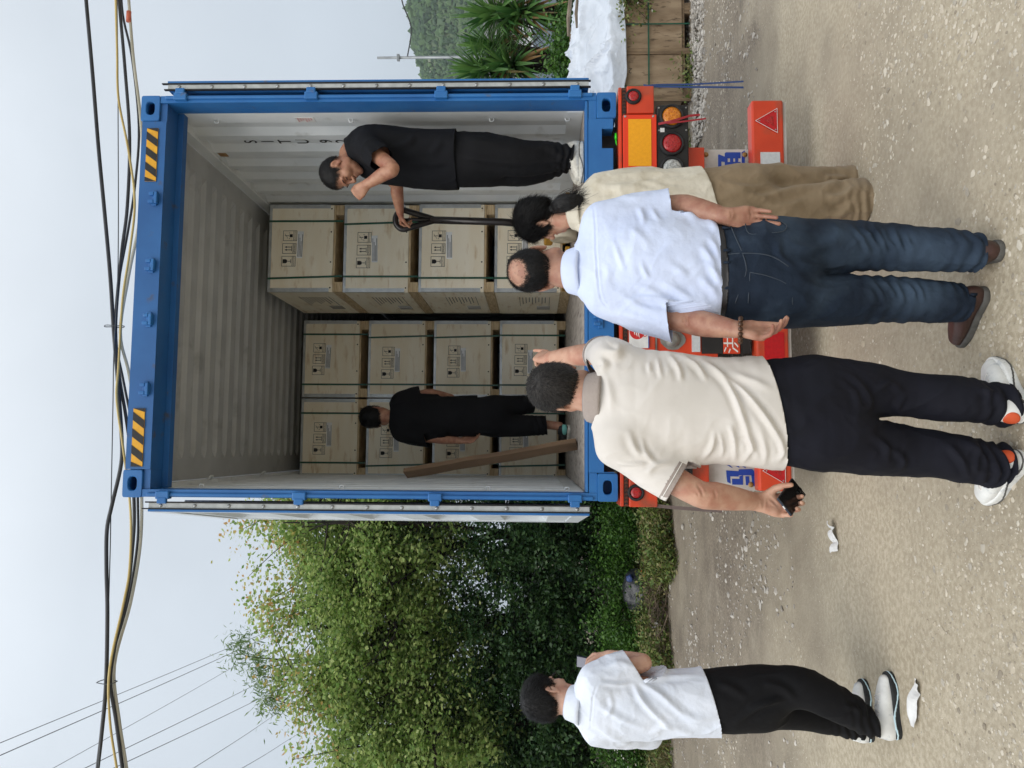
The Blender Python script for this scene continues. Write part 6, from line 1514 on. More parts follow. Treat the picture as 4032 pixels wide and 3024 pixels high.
        if laces:
            for i in range(5):
                f_ = 0.105+i*0.021; W = []
                for sx_ in np.linspace(-0.026, 0.026, 7):
                    zz_ = np.linspace(0.12, 0.03, 60); P = heel+np.stack([np.full(60, sx_), np.full(60, f_+0.006*(-1)**i*sx_/0.026), zz_], 1)@ax; k_ = np.argmax(fu(P) < 0.002); W.append(P[k_])
                MB().tube(W, 0.0026, 5).build('lace', M_STITCH, o)
        for (pos, r, mt) in patches:
            p = heel+np.asarray(pos, float)@ax
            s.fin_child(sdf_obj('patch', lambda P, p=p, r=r: smax(fu(P)-0.003, ellip(P, p, r, ax), 0.002), p-0.07, p+0.07, 0.0035, [mt], o, 1))
        return o
    def fin_child(s, o): return o

def phone(loc, ax, label, screen=False, w=0.075, h=0.155):
    """ax rows: right, up, out of the back"""
    e = thing('smartphone', label, 'phone', tuple(loc)); R = Matrix([list(a) for a in np.array(ax).T]).to_4x4(); e.rotation_mode = 'QUATERNION'; e.rotation_quaternion = R.to_quaternion()
    MB().box((-w/2, -h/2, -0.005), (w/2, h/2, 0.003), 0.0025).build('case', M_PHEDGE, e)
    MB().box((-w/2+0.003, -h/2+0.003, 0.0032), (w/2-0.003, h/2-0.003, 0.0045), 0.0006).build('back' if not screen else 'screen', M_SCREEN if screen else M_PHONE, e)
    if not screen:
        cm = MB().box((0.0, h/2-0.042, 0.0047), (w/2-0.006, h/2-0.006, 0.0065), 0.0008).build('camera_block', M_PHONE, e)
        for a, b in ((0.008, -0.014), (0.008, -0.032), (0.024, -0.023)): MB().lathe([(0.0075, 0), (0.0075, 0.002), (0.0055, 0.0022)], (a, h/2+b, 0.0067), (0, 0, 1), 14).build('lens', M_LENS, cm)
        MB().tube([(-0.006, -h/2-0.0006, -0.001), (0.006, -h/2-0.0006, -0.001)], 0.0026, 8).build('port', M_PAPER, e)
    return e
# ------------------------------------------------------------------ the six people
A = at
def T(x, y, Y, a, b): return tuple(at(x, y, Y))+(a, b)
DOWN = np.array([0, 0, -1.0]); UPV = np.array([0, 0, 1.0])

# ---- man in the cream polo shirt, pointing into the container
p = Person('man seen from behind in cream polo and navy trousers, pointing and holding a phone', (-0.84, -1.76, 0))
hd = A(1216, 840, -1.66)
nk = A(1292, 860, -1.70)
aL = dict(s=A(1345, 972, -1.75), e=A(1508, 1066, -1.80), w=A(1636, 1084, -1.72), D=A(1735, 1098, -1.74)-A(1636, 1084, -1.72), N=(0.15, -1, 0.1), t=-1,
          curl=((0.5, 0.7, 0.5), (0.55, 0.8, 0.6), (0.6, 0.85, 0.6), (0.75, 0.9, 0.6)), spread=0.03, thumb=(0.75, 0.55), k=1.12, hs=1.04, tc=0.35)
aR = dict(s=A(1325, 772, -1.66), e=A(1290, 764, -1.36), w=A(1192, 772, -1.20), D=A(1140, 762, -1.06)-A(1192, 772, -1.20), N=(-0.75, 0.2, -0.5), t=-1,
          curl=((0.05, 0.05, 0.05), (0.9, 1.2, 0.7), (1.0, 1.2, 0.8), (1.05, 1.2, 0.8)), spread=0.02, thumb=(0.45, 0.5), k=1.05, hs=1.0)
tors = [T(1725, 892, -1.75, .205, .135), T(1660, 891, -1.75, .203, .135), T(1560, 886, -1.74, .192, .130), T(1440, 878, -1.72, .203, .136), T(1370, 870, -1.71, .190, .126), T(1320, 864, -1.70, .135, .10), T(1285, 860, -1.70, .075, .066)]
sd = nrm(A(1325, 772, -1.68)-A(1345, 972, -1.74))
p.body((hd, (-0.22, 1, -0.04), (0.04, 0.03, 1)), ([hd+np.array([0, -0.01, -0.06]), A(1262, 852, -1.70), nk, nk+np.array([0, 0, -0.12])], [0.056, 0.058, 0.062, 0.085]), [aL, aR], 'a',
       torso=([t[:3] for t in tors], [t[3:] for t in tors], sd), crease=[(z5([(1005, 1395), (1030, 1440), (1050, 1490)]), -0.004, 3.0), (z5([(1000, 1450), (1020, 1480)]), -0.003, 2.5), (z5([(1128, 1440), (1140, 1490)]), -0.003, 3), (z5([(1470, 1490), (1478, 1540), (1472, 1590)]), -0.002, 2), (z5([(1482, 1480), (1490, 1540), (1480, 1600)]), -0.002, 2), (z5([(1520, 1490), (1560, 1520), (1600, 1560)]), -0.003, 3)])
make_hair(p.root, p.hc, p.hax, dict(grey=True, th=0.010, nape=-0.060, side=-0.004, fade=0.045, n=7500, len=0.016, lift=0.18, rough=0.0012, crown=(0.0, -0.085, 0.075))).location = tuple(-p.o)
cuL = A(1462, 1040, -1.79); cnL = aL['e']-aL['s']; cuR = A(1284, 765, -1.43); cnR = aR['e']-aR['s']
slv = [([aL['s']+np.array([0.03, 0, 0.0]), aL['s']*0.6+aL['e']*0.4, aL['s']*0.25+aL['e']*0.75, aL['e']*1.05-aL['s']*0.05], [0.086, 0.080, 0.076, 0.078], (cuL, cnL)),
       ([aR['s']+np.array([-0.03, -0.03, 0.0]), aR['s']*0.6+aR['e']*0.4, aR['s']*0.2+aR['e']*0.8, aR['e']*1.12-aR['s']*0.12], [0.086, 0.075, 0.070, 0.07], (cuR, cnR))]
trap = [([nk+np.array([0, 0.01, -0.045]), aL['s']+np.array([0.02, 0, 0.02])], [0.062, 0.070]), ([nk+np.array([0, 0.01, -0.045]), aR['s']+np.array([-0.02, 0, 0.02])], [0.062, 0.070])]
folds = [(z5([(1000, 480), (1130, 560), (1250, 700), (1330, 900), (1400, 1100), (1470, 1240)]), 0.010, 7), (z5([(1090, 520), (1300, 680), (1480, 880), (1600, 1060), (1640, 1150)]), 0.011, 7),
         (z5([(790, 440), (870, 560), (890, 650)]), 0.008, 6), (z5([(900, 470), (1010, 540), (1075, 640)]), 0.008, 6), (z5([(715, 470), (745, 630)]), 0.006, 5), (z5([(655, 500), (660, 590)]), 0.005, 5),
         (z5([(1135, 1000), (1110, 1130), (1040, 1215)]), 0.007, 6), (z5([(1240, 960), (1275, 1080), (1280, 1230)]), 0.008, 6), (z5([(1160, 1000), (1190, 1130), (1180, 1200)]), 0.006, 5), (z5([(1330, 1000), (1400, 1130), (1330, 1240)]), 0.006, 6),
         (z5([(1460, 1000), (1500, 1150), (1490, 1260)]), 0.006, 7), (z5([(1600, 1080), (1630, 1160), (1590, 1230)]), 0.007, 6),
         (z5([(500, 1000), (560, 1140), (700, 1240)]), 0.007, 8), (z5([(590, 1050), (640, 1180), (720, 1250)]), 0.007, 6), (z5([(640, 1310), (700, 1260), (830, 1235)]), 0.008, 7), (z5([(420, 1240), (520, 1250), (700, 1242)]), 0.006, 5),
         (z5([(340, 600), (370, 720), (380, 900)]), 0.005, 9), (z5([(300, 420), (420, 440), (430, 360)]), 0.012, 11), (z5([(290, 480), (330, 520), (300, 570)]), 0.009, 8), (z5([(1180, 560), (1400, 640), (1560, 720)]), 0.005, 9)]
sh = p.shirt('polo_shirt', tors, sd, slv, [M_CREAM], (A(1692, 890, -1.885), (0.14, 0.0, -1)), (A(1293, 860, -1.70), (0.06, 0.06, 1)), folds, [(0.0040, (5, 5, 2.2), 3, 0.7, 2.0), (0.0018, (13, 13, 6), 4, 0.8, 2.0)], traps=trap, band=(M_CRBAND, 0.026), h=0.0056)
p.collar(A(1290, 860, -1.70), (0.06, 0.06, 1), (-0.1, 1, 0), 0.076, 0.072, [(0.0, -0.01), (-0.006, 0.034), (0.0, 0.041), (0.009, 0.034), (0.022, -0.006), (0.027, -0.018)], M_CRBAND, 0.4)
pel = [T(1660, 890, -1.75, .185, .122), T(1740, 892, -1.76, .198, .135), T(1800, 893, -1.76, .180, .12)]
kR, kL, kaR, kaL = A(1962, 852, -1.73), A(1965, 975, -1.73), A(2160, 872, -1.79), A(2140, 1003, -1.75)
legs = [([A(1775, 838, -1.76), A(1870, 842, -1.745), kR, A(2070, 862, -1.78), kaR, kaR+np.array([0, 0, -.07])], [0.108, 0.098, 0.082, 0.076, 0.068, 0.068]), ([A(1778, 948, -1.76), A(1870, 965, -1.745), kL, A(2070, 990, -1.76), kaL, kaL+np.array([0, 0, -.07])], [0.108, 0.100, 0.084, 0.078, 0.070, 0.070])]
cfR, cfL = A(2186, 872, -1.79), A(2162, 1003, -1.75)
lf = [(zl([(0, 830), (100, 900), (160, 1000), (120, 1060)]), 0.008, 9), (zl([(0, 870), (90, 960), (100, 1040)]), 0.006, 8), (zl([(180, 960), (260, 900), (340, 960)]), 0.007, 8), (zl([(350, 960), (300, 1030), (330, 1060)]), 0.006, 7),
      (zl([(160, 1160), (240, 1220), (250, 1300)]), 0.008, 8), (zl([(230, 1200), (330, 1290), (300, 1340)]), 0.007, 8), (zl([(700, 930), (760, 950), (770, 1010)]), 0.008, 8), (zl([(750, 920), (800, 960), (800, 1040)]), 0.008, 8), (zl([(540, 1200), (620, 1290), (660, 1380)]), 0.008, 8), (zl([(640, 1200), (700, 1250), (690, 1370)]), 0.009, 8), (zl([(690, 1230), (740, 1280), (750, 1340)]), 0.008, 7)]
p.pants('trousers', pel, sd, legs, M_NAVY, [(cfR, (0.1, 0.1, -1)), (cfL, (-0.1, 0.1, -1))], lf, [(0.008, (6, 6, 3), 7, 0.3, 2.0), (0.003, (12, 12, 7), 8, -0.5, 2.0)], stack=0.008)
for foot, fd, sg in ((np.array([kaR[0]-0.055, kaR[1]-0.055, 0]), (0.75, 0.66, 0), 1), (np.array([kaL[0]+0.03, kaL[1]-0.06, 0]), (-0.55, 0.83, 0), -1)):
    p.shoe(foot, fd, M_WSHOE, M_WSHOE, 0.30, patches=[((0, 0.0, 0.068), (0.027, 0.03, 0.026), M_ORPAT), ((0.035*sg*-1, 0.045, 0.045), (0.02, 0.016, 0.014), M_GRPAT), ((0.03*sg, 0.05, 0.045), (0.02, 0.014, 0.012), M_GRPAT)], solet=0.034, wide=1.05, stripe=M_SOLEG, laces=True)
    p.fin(sdf_obj('sock', lambda P, f=foot, d=nrm(fd): chain(P, [f+d*0.055+UPV*0.07, f+d*0.055+UPV*0.115], [0.031, 0.031], sub=1), foot-0.09, foot+np.array([0.12, 0.12, 0.2]), 0.006, [M_SOCK], p.root))
# spectacles of the pointing man: only the temple over the right ear shows
q = lambda v: p.hc+np.array(v)@p.hax
p.fin(MB().tube([q((0.086, -0.02, -0.012)), q((0.086, 0.0, 0.006)), q((0.082, 0.05, 0.008)), q((0.074, 0.095, 0.006))], 0.0016, 6).build('spectacles', M_GLASS, p.root))
d = nrm(aL['D']); pc = A(1710, 1073, -1.772)
upx = nrm((0.42, 0.66, -0.54)); rgt = np.array([-0.75, 0.05, -0.66]); rgt = nrm(rgt-upx*(rgt@upx)); phone(pc, [rgt, upx, np.cross(rgt, upx)], 'black phone with camera lenses held low in the cream polo man\'s left hand', h=0.148)

# ---- man in the pale blue shirt and jeans
p = Person('balding man from behind in pale blue shirt, jeans and brown shoes with bead bracelet', (-0.29, -1.64, 0))
hd = A(1166, 580, -1.46); nk = A(1246, 588, -1.53)
aL = dict(s=A(1318, 652, -1.58), e=A(1486, 694, -1.66), w=A(1592, 712, -1.80), D=A(1690, 726, -1.84)-A(1592, 712, -1.80), N=(0.72, -0.68, 0.1), t=-1, curl=((0.35, 0.5, 0.35), (0.4, 0.6, 0.4), (0.5, 0.65, 0.4), (0.6, 0.7, 0.4)), spread=0.02, thumb=(0.12, 0.1), k=1.10, hs=1.03, tc=0.08)
aR = dict(s=A(1312, 470, -1.56), e=A(1468, 446, -1.60), w=A(1570, 468, -1.70), D=A(1658, 474, -1.70)-A(1570, 468, -1.70), N=(-0.35, -0.9, 0.1), t=1, curl=((0.25, 0.35, 0.2), (0.25, 0.35, 0.2), (0.3, 0.4, 0.2), (0.35, 0.4, 0.2)), spread=0.0, tc=0.1, thumb=(0.12, 0.1), k=1.10, hs=1.03)
tors = [T(1590, 584, -1.63, .178, .120), T(1545, 583, -1.63, .188, .126), T(1490, 580, -1.62, .197, .134), T(1410, 572, -1.60, .204, .138), T(1345, 567, -1.57, .190, .126), T(1290, 575, -1.54, .135, .10), T(1244, 587, -1.52, .075, .068)]
sd = nrm(A(1315, 470, -1.56)-A(1318, 652, -1.58))
p.body((hd, (0.28, 0.93, -0.28), (-0.12, 0.22, 0.97)), ([hd+np.array([0, -0.02, -0.06]), A(1215, 588, -1.51), nk, nk+np.array([0, 0, -0.12])], [0.056, 0.060, 0.064, 0.085]), [aL, aR], 'b', torso=([t[:3] for t in tors], [t[3:] for t in tors], sd), crease=[(z6([(1600, 1180), (1620, 1230), (1630, 1280)]), -0.004, 3.0), (z6([(1590, 1200), (1600, 1260)]), -0.003, 3), (z6([(1960, 350), (1970, 390), (1966, 430)]), -0.002, 2), (z6([(2110, 350), (2125, 390), (2120, 430)]), -0.0025, 2)])
make_hair(p.root, p.hc, p.hax, dict(th=0.008, nape=-0.068, side=-0.002, fade=0.04, bald=((0.0, -0.095, 0.075), (0.066, 0.070, 0.072)), n=6000, len=0.015, lift=0.25, rough=0.0015, crown=(0, -0.02, 0.12), seed=3)).location = tuple(-p.o)
cuL = A(1445, 695, -1.67); cuR = A(1448, 447, -1.61)
slv = [([aL['s']+np.array([0.03, 0, 0]), aL['s']*0.6+aL['e']*0.4, aL['s']*0.25+aL['e']*0.75, aL['e']*1.05-aL['s']*0.05], [0.085, 0.084, 0.084, 0.088], (cuL, nrm(aL['e']-aL['s'])+np.array([0.35, 0, 0]))),
       ([aR['s']+np.array([-0.03, 0, 0]), aR['s']*0.6+aR['e']*0.4, aR['s']*0.25+aR['e']*0.75, aR['e']*1.05-aR['s']*0.05], [0.085, 0.078, 0.074, 0.076], (cuR, aR['e']-aR['s']))]
trap = [([nk-UPV*0.045, aL['s']+np.array([0.02, 0, 0.02])], [0.062, 0.070]), ([nk-UPV*0.045, aR['s']+np.array([-0.02, 0, 0.02])], [0.062, 0.070])]
folds = [(z6([(1040, 600), (1080, 720), (1130, 850)]), 0.0045, 6), (z6([(1245, 330), (1265, 400), (1285, 480)]), 0.0053, 6), (z6([(1335, 340), (1370, 400), (1410, 450)]), 0.0053, 6), (z6([(1590, 380), (1640, 390), (1710, 430)]), 0.0075, 8), (z6([(1250, 760), (1290, 850), (1320, 900)]), 0.0045, 6),
         (z6([(1180, 1060), (1330, 1050), (1480, 1080), (1590, 1110)]), 0.0090, 8), (z6([(1430, 930), (1560, 1000), (1660, 1060)]), 0.0067, 8), (z6([(1200, 960), (1330, 990), (1480, 1060)]), 0.0060, 8), (z6([(1860, 830), (1800, 720), (1720, 640)]), 0.0075, 9), (z6([(1880, 760), (1850, 660), (1790, 560)]), 0.0060, 7), (z6([(1890, 960), (1850, 860), (1760, 760)]), 0.0075, 8), (z6([(1890, 1080), (1800, 960), (1700, 880)]), 0.0067, 9), (z6([(1860, 520), (1820, 470), (1760, 440)]), 0.0060, 7),
         (z6([(960, 950), (1000, 860), (950, 760)]), 0.0030, 8), (z6([(1000, 1160), (1200, 1200), (1380, 1260)]), 0.0045, 10), (z6([(1080, 1040), (1260, 1120), (1420, 1190)]), 0.0045, 8), (z6([(1450, 780), (1560, 830), (1640, 900)]), 0.0045, 9), (z6([(1150, 500), (1250, 560), (1330, 680)]), 0.0030, 9), (z6([(1090, 240), (1200, 260), (1330, 220)]), 0.0037, 8)]
grv = [(z6([(870, 300), (890, 420), (900, 620), (915, 860), (940, 1050), (1000, 1140)]), -0.0035, 2.2)]
sh = p.shirt('shirt', tors, sd, slv, [M_BLSH], (A(1562, 583, -1.757), (0.03, 0, -1)), (A(1252, 588, -1.52), (0.02, 0.22, 1)), folds, [(0.0060, (5.5, 5.5, 3), 13, -0.5, 2.0), (0.0026, (13, 13, 7), 14, 0.6, 2.0)], traps=trap, groove=grv, h=0.0056)
p.collar(A(1252, 586, -1.525), (0.02, 0.22, 1), (0.1, 1, 0), 0.077, 0.073, [(0.0, -0.01), (-0.008, 0.042), (-0.002, 0.049), (0.007, 0.042), (0.020, -0.002), (0.026, -0.020)], M_BLSH, 0.5)
pel = [T(1560, 583, -1.63, .181, .122), T(1630, 588, -1.64, .196, .140), T(1690, 590, -1.64, .188, .13)]
kaR, kaL = A(2105, 546, -1.69), A(2080, 655, -1.59)
legs = [([A(1680, 535, -1.64), A(1780, 533, -1.62), A(1900, 533, -1.61), A(2020, 540, -1.66), kaR, kaR+np.array([0, 0, -.07])], [0.106, 0.100, 0.086, 0.080, 0.067, 0.068]), ([A(1685, 645, -1.64), A(1780, 648, -1.61), A(1900, 647, -1.58), A(2010, 650, -1.60), kaL, kaL+np.array([0, 0, -.07])], [0.106, 0.100, 0.086, 0.079, 0.067, 0.068])]
jf = []
for k in range(6): jf.append((zj([(900+k*58, 1225+k*6), (960+k*48+(k%3)*9, 1300+k*5), (1010+k*46, 1390-k%2*40)]), 0.0060, 5))
for k in range(5): jf.append((zj([(1010+k*60, 1530), (1060+k*55+(k%2)*14, 1590), (1080+k*55, 1650-(k%2)*30)]), 0.0060, 5))
jf += [(zj([(560, 1330), (700, 1350), (860, 1300)]), 0.009, 10), (zj([(560, 1420), (720, 1450), (900, 1420)]), 0.010, 10), (zj([(600, 1520), (760, 1580), (900, 1560)]), 0.008, 10), (zj([(500, 1300), (520, 1400), (620, 1470)]), 0.006, 8)]
jp = p.pants('jeans', pel, sd, legs, M_DENIM, [(A(2106, 545, -1.69), (0.0, 0.15, -1)), (A(2084, 655, -1.59), (-0.15, 0.1, -1))], jf, [(0.006, (7, 7, 4), 17, 0.4, 2.0), (0.0025, (14, 14, 9), 18, -0.4, 2.0)], top=(A(1563, 583, -1.757), (-0.03, 0, 1)), stack=0.004, kneew=0.0018)
# belt, loops, pockets and seams lie just proud of the denim
be = sdf_obj('belt', lambda P: p.fpants(P)-0.005, A(1572, 583, -1.63)-0.26, A(1572, 583, -1.63)+0.26, 0.006, [M_BELT], p.root, 1, None, [plane_cut(A(1559, 583, -1.757), (-0.03, 0, 1)), plane_cut(A(1573, 583, -1.757), (0.03, 0, -1))], 0.003); p.fin(be)
def on_pants(pts, wd, mt, name, lift=0.0015):
    """a thin sewn line on the seat of the jeans"""
    pts = spline(np.array(pts, float), 4); W = []
    for x, y in pts:
        d = ray(x, y); t = 2.2; tt = np.linspace(2.2, 3.6, 500); P = CAM+tt[:, None]*d; f = p.fpants(P); i = np.argmax(f < lift); W.append(P[i])
    return p.fin(MB().tube(W, wd, 5).build(name, mt, p.root))
on_pants(zj([(245, 1230), (275, 1300), (310, 1380), (330, 1470), (300, 1560), (270, 1650)]), 0.0022, M_DSTI, 'seam'); on_pants(zj([(210, 1385), (320, 1378), (430, 1385), (500, 1410), (560, 1450)]), 0.0024, M_DSTI, 'seam')
for pts in ([(320, 1200), (345, 1270), (440, 1268), (530, 1258), (548, 1225), (500, 1200)], [(350, 1482), (440, 1500), (540, 1540), (575, 1590), (582, 1658)], [(350, 1482), (345, 1570), (340, 1650)]):
    on_pants(zj(pts), 0.0020, M_DSTI, 'pocket_seam')
for px, py in ((214, 1362), (214, 1428), (205, 1240)):
    on_pants(zj([(px-8, py), (px+30, py)]), 0.0055, M_DENIM, 'belt_loop', 0.006)
p.shoe(np.array([kaR[0]-0.005, kaR[1]-0.062, 0]), (0.12, 1, 0), M_BRSH, M_SOLEG, 0.285, solet=0.026); p.shoe(np.array([kaL[0]+0.045, kaL[1]-0.05, 0]), (-0.66, 0.75, 0), M_BRSH, M_SOLEG, 0.285, solet=0.026)
br = thing('bead_bracelet', 'brown wooden bead bracelet on the jeans man\'s left wrist', 'bracelet', tuple(aL['w']+nrm(aL['D'])*0.012))
u = nrm(aL['D']); b1 = nrm(np.cross(u, (0, 1, 0))); b2 = np.cross(u, b1)
me_bead = MB().lathe([(0.002, -0.0085), (0.0065, -0.006), (0.0085, 0), (0.0065, 0.006), (0.002, 0.0085)], (0, 0, 0), (0, 0, 1), 10).mesh('bead', M_BEAD)
for k in range(15):
    a = 2*math.pi*k/15; mobj('bead', me_bead, br, tuple(b1*0.041*math.cos(a)+b2*0.040*math.sin(a)-u*0.006*math.cos(a)))

# ---- woman with a ponytail
p = Person('woman from behind in beige linen shirt and wide brown trousers with dark ponytail', (0.33, -0.55, 0))
hd = A(1168, 476, -0.50); nk = A(1240, 462, -0.56)
aR = dict(s=A(1300, 398, -0.55), e=A(1415, 392, -0.46), w=A(1400, 440, -0.27), D=(-0.8, 0.3, 0.3), N=(0, 0.2, -1), t=1, curl=(0.5,)*4, k=0.92, hs=0.9, h=0.006)
aL = dict(s=A(1300, 512, -0.60), e=A(1420, 530, -0.52), w=A(1400, 480, -0.30), D=(0.8, 0.3, 0.3), N=(0, 0.2, -1), t=-1, curl=(0.5,)*4, k=0.92, hs=0.9, h=0.006)
tors = [T(1580, 438, -0.57, .205, .150), T(1530, 437, -0.57, .202, .148), T(1440, 440, -0.57, .188, .140), T(1350, 444, -0.57, .188, .135), T(1300, 448, -0.57, .172, .12), T(1262, 456, -0.565, .115, .085), T(1236, 462, -0.56, .065, .06)]
sd = nrm(aR['s']-aL['s'])
p.body((hd, (-0.72, 0.62, -0.30), (-0.25, 0.2, 0.95)), ([hd+np.array([0.02, -0.02, -0.05]), A(1215, 476, -0.54), nk, nk+np.array([0, 0, -0.1])], [0.050, 0.050, 0.053, 0.075]), [aL, aR], 'a', torso=([t[:3] for t in tors], [t[3:] for t in tors], sd))
make_hair(p.root, p.hc, p.hax, dict(th=0.020, nape=-0.085, side=-0.025, burn=-0.04, front=0.06, n=7000, len=0.040, lift=0.10, rough=0.004, w=0.0010, crown=(0, 0.06, 0.10), seed=8)).location = tuple(-p.o)
# ponytail: bound lock made of many long strands
tie = A(1194, 452, -0.585); rg = np.random.RandomState(5); VV, FF = [], []
core = [A(1180, 462, -0.57), tie, A(1215, 440, -0.62), A(1238, 436, -0.635), A(1258, 430, -0.635)]
pt = sdf_obj('ponytail', lambda P: chain(P, core, [0.03, 0.018, 0.044, 0.042, 0.012])+0.006*fbm(P*np.array([60, 60, 25]), 2, 2), *bbox(core, 0.06), 0.005, [M_HAIRP], p.root); p.fin(pt)
n = 620; m_ = 7
for i in range(n):
    o1 = rg.normal(0, 1, 3); e = rg.uniform(0.75, 1.18); wv = rg.uniform(-0.02, 0.02, 3)
    cp = spline(np.array([core[0]+o1*0.016, tie+o1*0.008, core[2]+o1*0.019, core[3]+o1*0.021+wv*0.4, core[3]+(core[4]-core[3])*e+o1*0.022+wv+np.array([0.015*rg.normal(), 0, 0])]), 2)
    s_ = nrm(np.cross(core[3]-tie, CAM-tie))*0.0011
    b = len(VV)
    for j, c_ in enumerate(cp): t = 1-j/len(cp)*0.8; VV += [c_-s_*t, c_+s_*t]
    FF += [[b+2*j, b+2*j+1, b+2*j+3, b+2*j+2] for j in range(len(cp)-1)]
# loose flyaways on the crown
for i in range(160):
    dv = nrm(rg.normal(0, 1, 3)+np.array([0, -0.3, 0.9])); a0 = p.hc+dv*np.array([0.09, 0.10, 0.112])
    cp = spline(np.array([a0, a0+dv*0.008+rg.normal(0, 0.008, 3), a0+dv*rg.uniform(0.0, 0.016)+rg.normal(0, 0.016, 3)]), 2); b = len(VV); s_ = np.array([0.0006, 0, 0.0004])
    for c_ in cp: VV += [c_-s_, c_+s_]
    FF += [[b+2*j, b+2*j+1, b+2*j+3, b+2*j+2] for j in range(len(cp)-1)]
tag(mobj('loose_strands', np_mesh('loose_strands', np.array(VV), np.array(FF), [M_STRAND]), pt), kind='stuff')
p.fin(sdf_obj('hair_tie', lambda P: chain(P, [tie-np.array([0, 0, 0.006]), tie+np.array([0, 0, 0.006])], [0.022, 0.022], sub=1), tie-0.05, tie+0.05, 0.005, [M_BLK], p.root))
slv = [([aR['s']+np.array([-0.03, 0, 0]), aR['s']*0.5+aR['e']*0.5, aR['e'], aR['e']*0.6+aR['w']*0.4], [0.078, 0.075, 0.070, 0.070]), ([aL['s']+np.array([0.03, 0, 0]), aL['s']*0.5+aL['e']*0.5, aL['e'], aL['e']*0.6+aL['w']*0.4], [0.078, 0.075, 0.070, 0.070])]
zw = conv(2200, 300, 1000/2212)
folds = [(zw([(200, 900), (500, 960), (900, 920), (1250, 900)]), 0.006, 9), (zw([(300, 1000), (600, 980), (1000, 1010), (1340, 1060)]), 0.006, 8), (zw([(500, 860), (800, 850), (1200, 840)]), 0.006, 7), (zw([(120, 1000), (180, 1100), (260, 1180)]), 0.004, 7), (zw([(700, 900), (900, 960), (1250, 990)]), 0.005, 6)]
p.shirt('linen_shirt', tors, sd, slv, [M_BEIGE], (A(1543, 420, -0.715), (0.24, 0, -1)), (A(1246, 463, -0.56), (-0.04, 0.12, 1), 0.075), folds, [(0.008, (5, 5, 1.5), 23, 0.05, 2.0), (0.0035, (14, 14, 6), 24, 0.4, 2.0)], traps=[([nk-UPV*0.04, aR['s']+np.array([-0.02, 0, 0.01])], [0.052, 0.062]), ([nk-UPV*0.04, aL['s']+np.array([0.02, 0, 0.01])], [0.052, 0.062])], h=0.0066)
p.collar(A(1246, 462, -0.56), (-0.04, 0.12, 1), (-0.4, 1, 0), 0.066, 0.063, [(0.0, -0.01), (-0.004, 0.034), (0.002, 0.042), (0.012, 0.034), (0.028, -0.012), (0.034, -0.024)], M_BEIGE, 0.5)
pel = [T(1500, 438, -0.57, .170, .125), T(1570, 436, -0.57, .195, .145), T(1620, 434, -0.57, .185, .14)]
kaR, kaL = A(1822, 402, -0.45), A(1842, 440, -0.60)
legs = [([A(1600, 402, -0.55), A(1680, 400, -0.51), A(1740, 400, -0.48), A(1790, 400, -0.46), kaR, kaR+np.array([0, 0, -.08])], [0.108, 0.108, 0.10, 0.10, 0.11, 0.115]), ([A(1600, 462, -0.60), A(1680, 455, -0.60), A(1750, 446, -0.60), A(1800, 442, -0.60), kaL, kaL+np.array([0, 0, -.08])], [0.108, 0.110, 0.105, 0.108, 0.118, 0.122])]
wf = [(zj([(140, 980), (260, 1010), (400, 1030), (560, 1010)]), 0.008, 9), (zj([(160, 1060), (300, 1050), (420, 1075), (600, 1030), (720, 1010)]), 0.014, 10), (zj([(740, 1015), (800, 1000), (860, 960)]), 0.012, 9), (zj([(760, 1060), (840, 1080), (930, 1010)]), 0.012, 9), (zj([(790, 1180), (850, 1160), (920, 1080)]), 0.012, 10), (zj([(400, 1080), (500, 1120), (640, 1110)]), 0.007, 9), (zj([(760, 970), (800, 960), (900, 975)]), 0.01, 7)]
p.pants('wide_trousers', pel, sd, legs, M_KHAKI, [(A(1846, 402, -0.45), (0, 0, -1)), (A(1866, 440, -0.60), (0.0, 0, -1))], wf, [(0.012, (5, 5, 1.8), 27, 0.2, 2.0), (0.003, (12, 12, 6), 28, 0.6, 2.0)], stack=0.007)
p.shoe(np.array([kaR[0]-0.02, kaR[1]-0.08, 0]), (-0.2, 1, 0), M_BLK, M_BSOLE, 0.25); p.shoe(np.array([kaL[0]-0.02, kaL[1]-0.10, 0]), (-0.2, 1, 0), M_BLK, M_BSOLE, 0.25)

# ---- young man on the left looking at a phone
p = Person('young man in white shirt, black trousers and white trainers looking at a phone', (-2.08, -0.68, 0))
BF = nrm((0.62, 0.78, 0))
hd = A(1188, 1508, -0.64); nk = A(1240, 1520, -0.70)
aR = dict(s=A(1290, 1462, -0.78), e=A(1390, 1432, -0.74), w=A(1316, 1416, -0.54), D=A(1275, 1422, -0.46)-A(1316, 1416, -0.54), N=(-0.6, 0.3, 0.75), t=1, curl=((0.7, 0.9, 0.5),)*4, thumb=(0.5, 0.6), k=0.95, hs=0.95)
aL = dict(s=A(1292, 1582, -0.62), e=A(1395, 1580, -0.48), w=A(1320, 1500, -0.36), D=(0.8, 0.2, 0.3), N=(0, 0.3, 1), t=-1, curl=((0.7, 0.9, 0.5),)*4, k=0.95, hs=0.95, h=0.006)
tors = [T(1580, 1518, -0.70, .178, .135), T(1530, 1517, -0.70, .176, .134), T(1440, 1522, -0.70, .170, .128), T(1350, 1524, -0.70, .182, .126), T(1300, 1522, -0.70, .168, .115), T(1265, 1520, -0.70, .115, .088), T(1236, 1519, -0.70, .066, .060)]
sd = nrm(np.array([0.86, -0.42, 0]))
p.body((hd, (0.55, 0.80, -0.28), (0.14, 0.16, 0.97)), ([hd+np.array([-0.01, -0.02, -0.05]), A(1222, 1517, -0.68), nk, nk+np.array([0, 0, -0.1])], [0.053, 0.054, 0.058, 0.080]), [aL, aR], 'd', torso=([t[:3] for t in tors], [t[3:] for t in tors], sd))
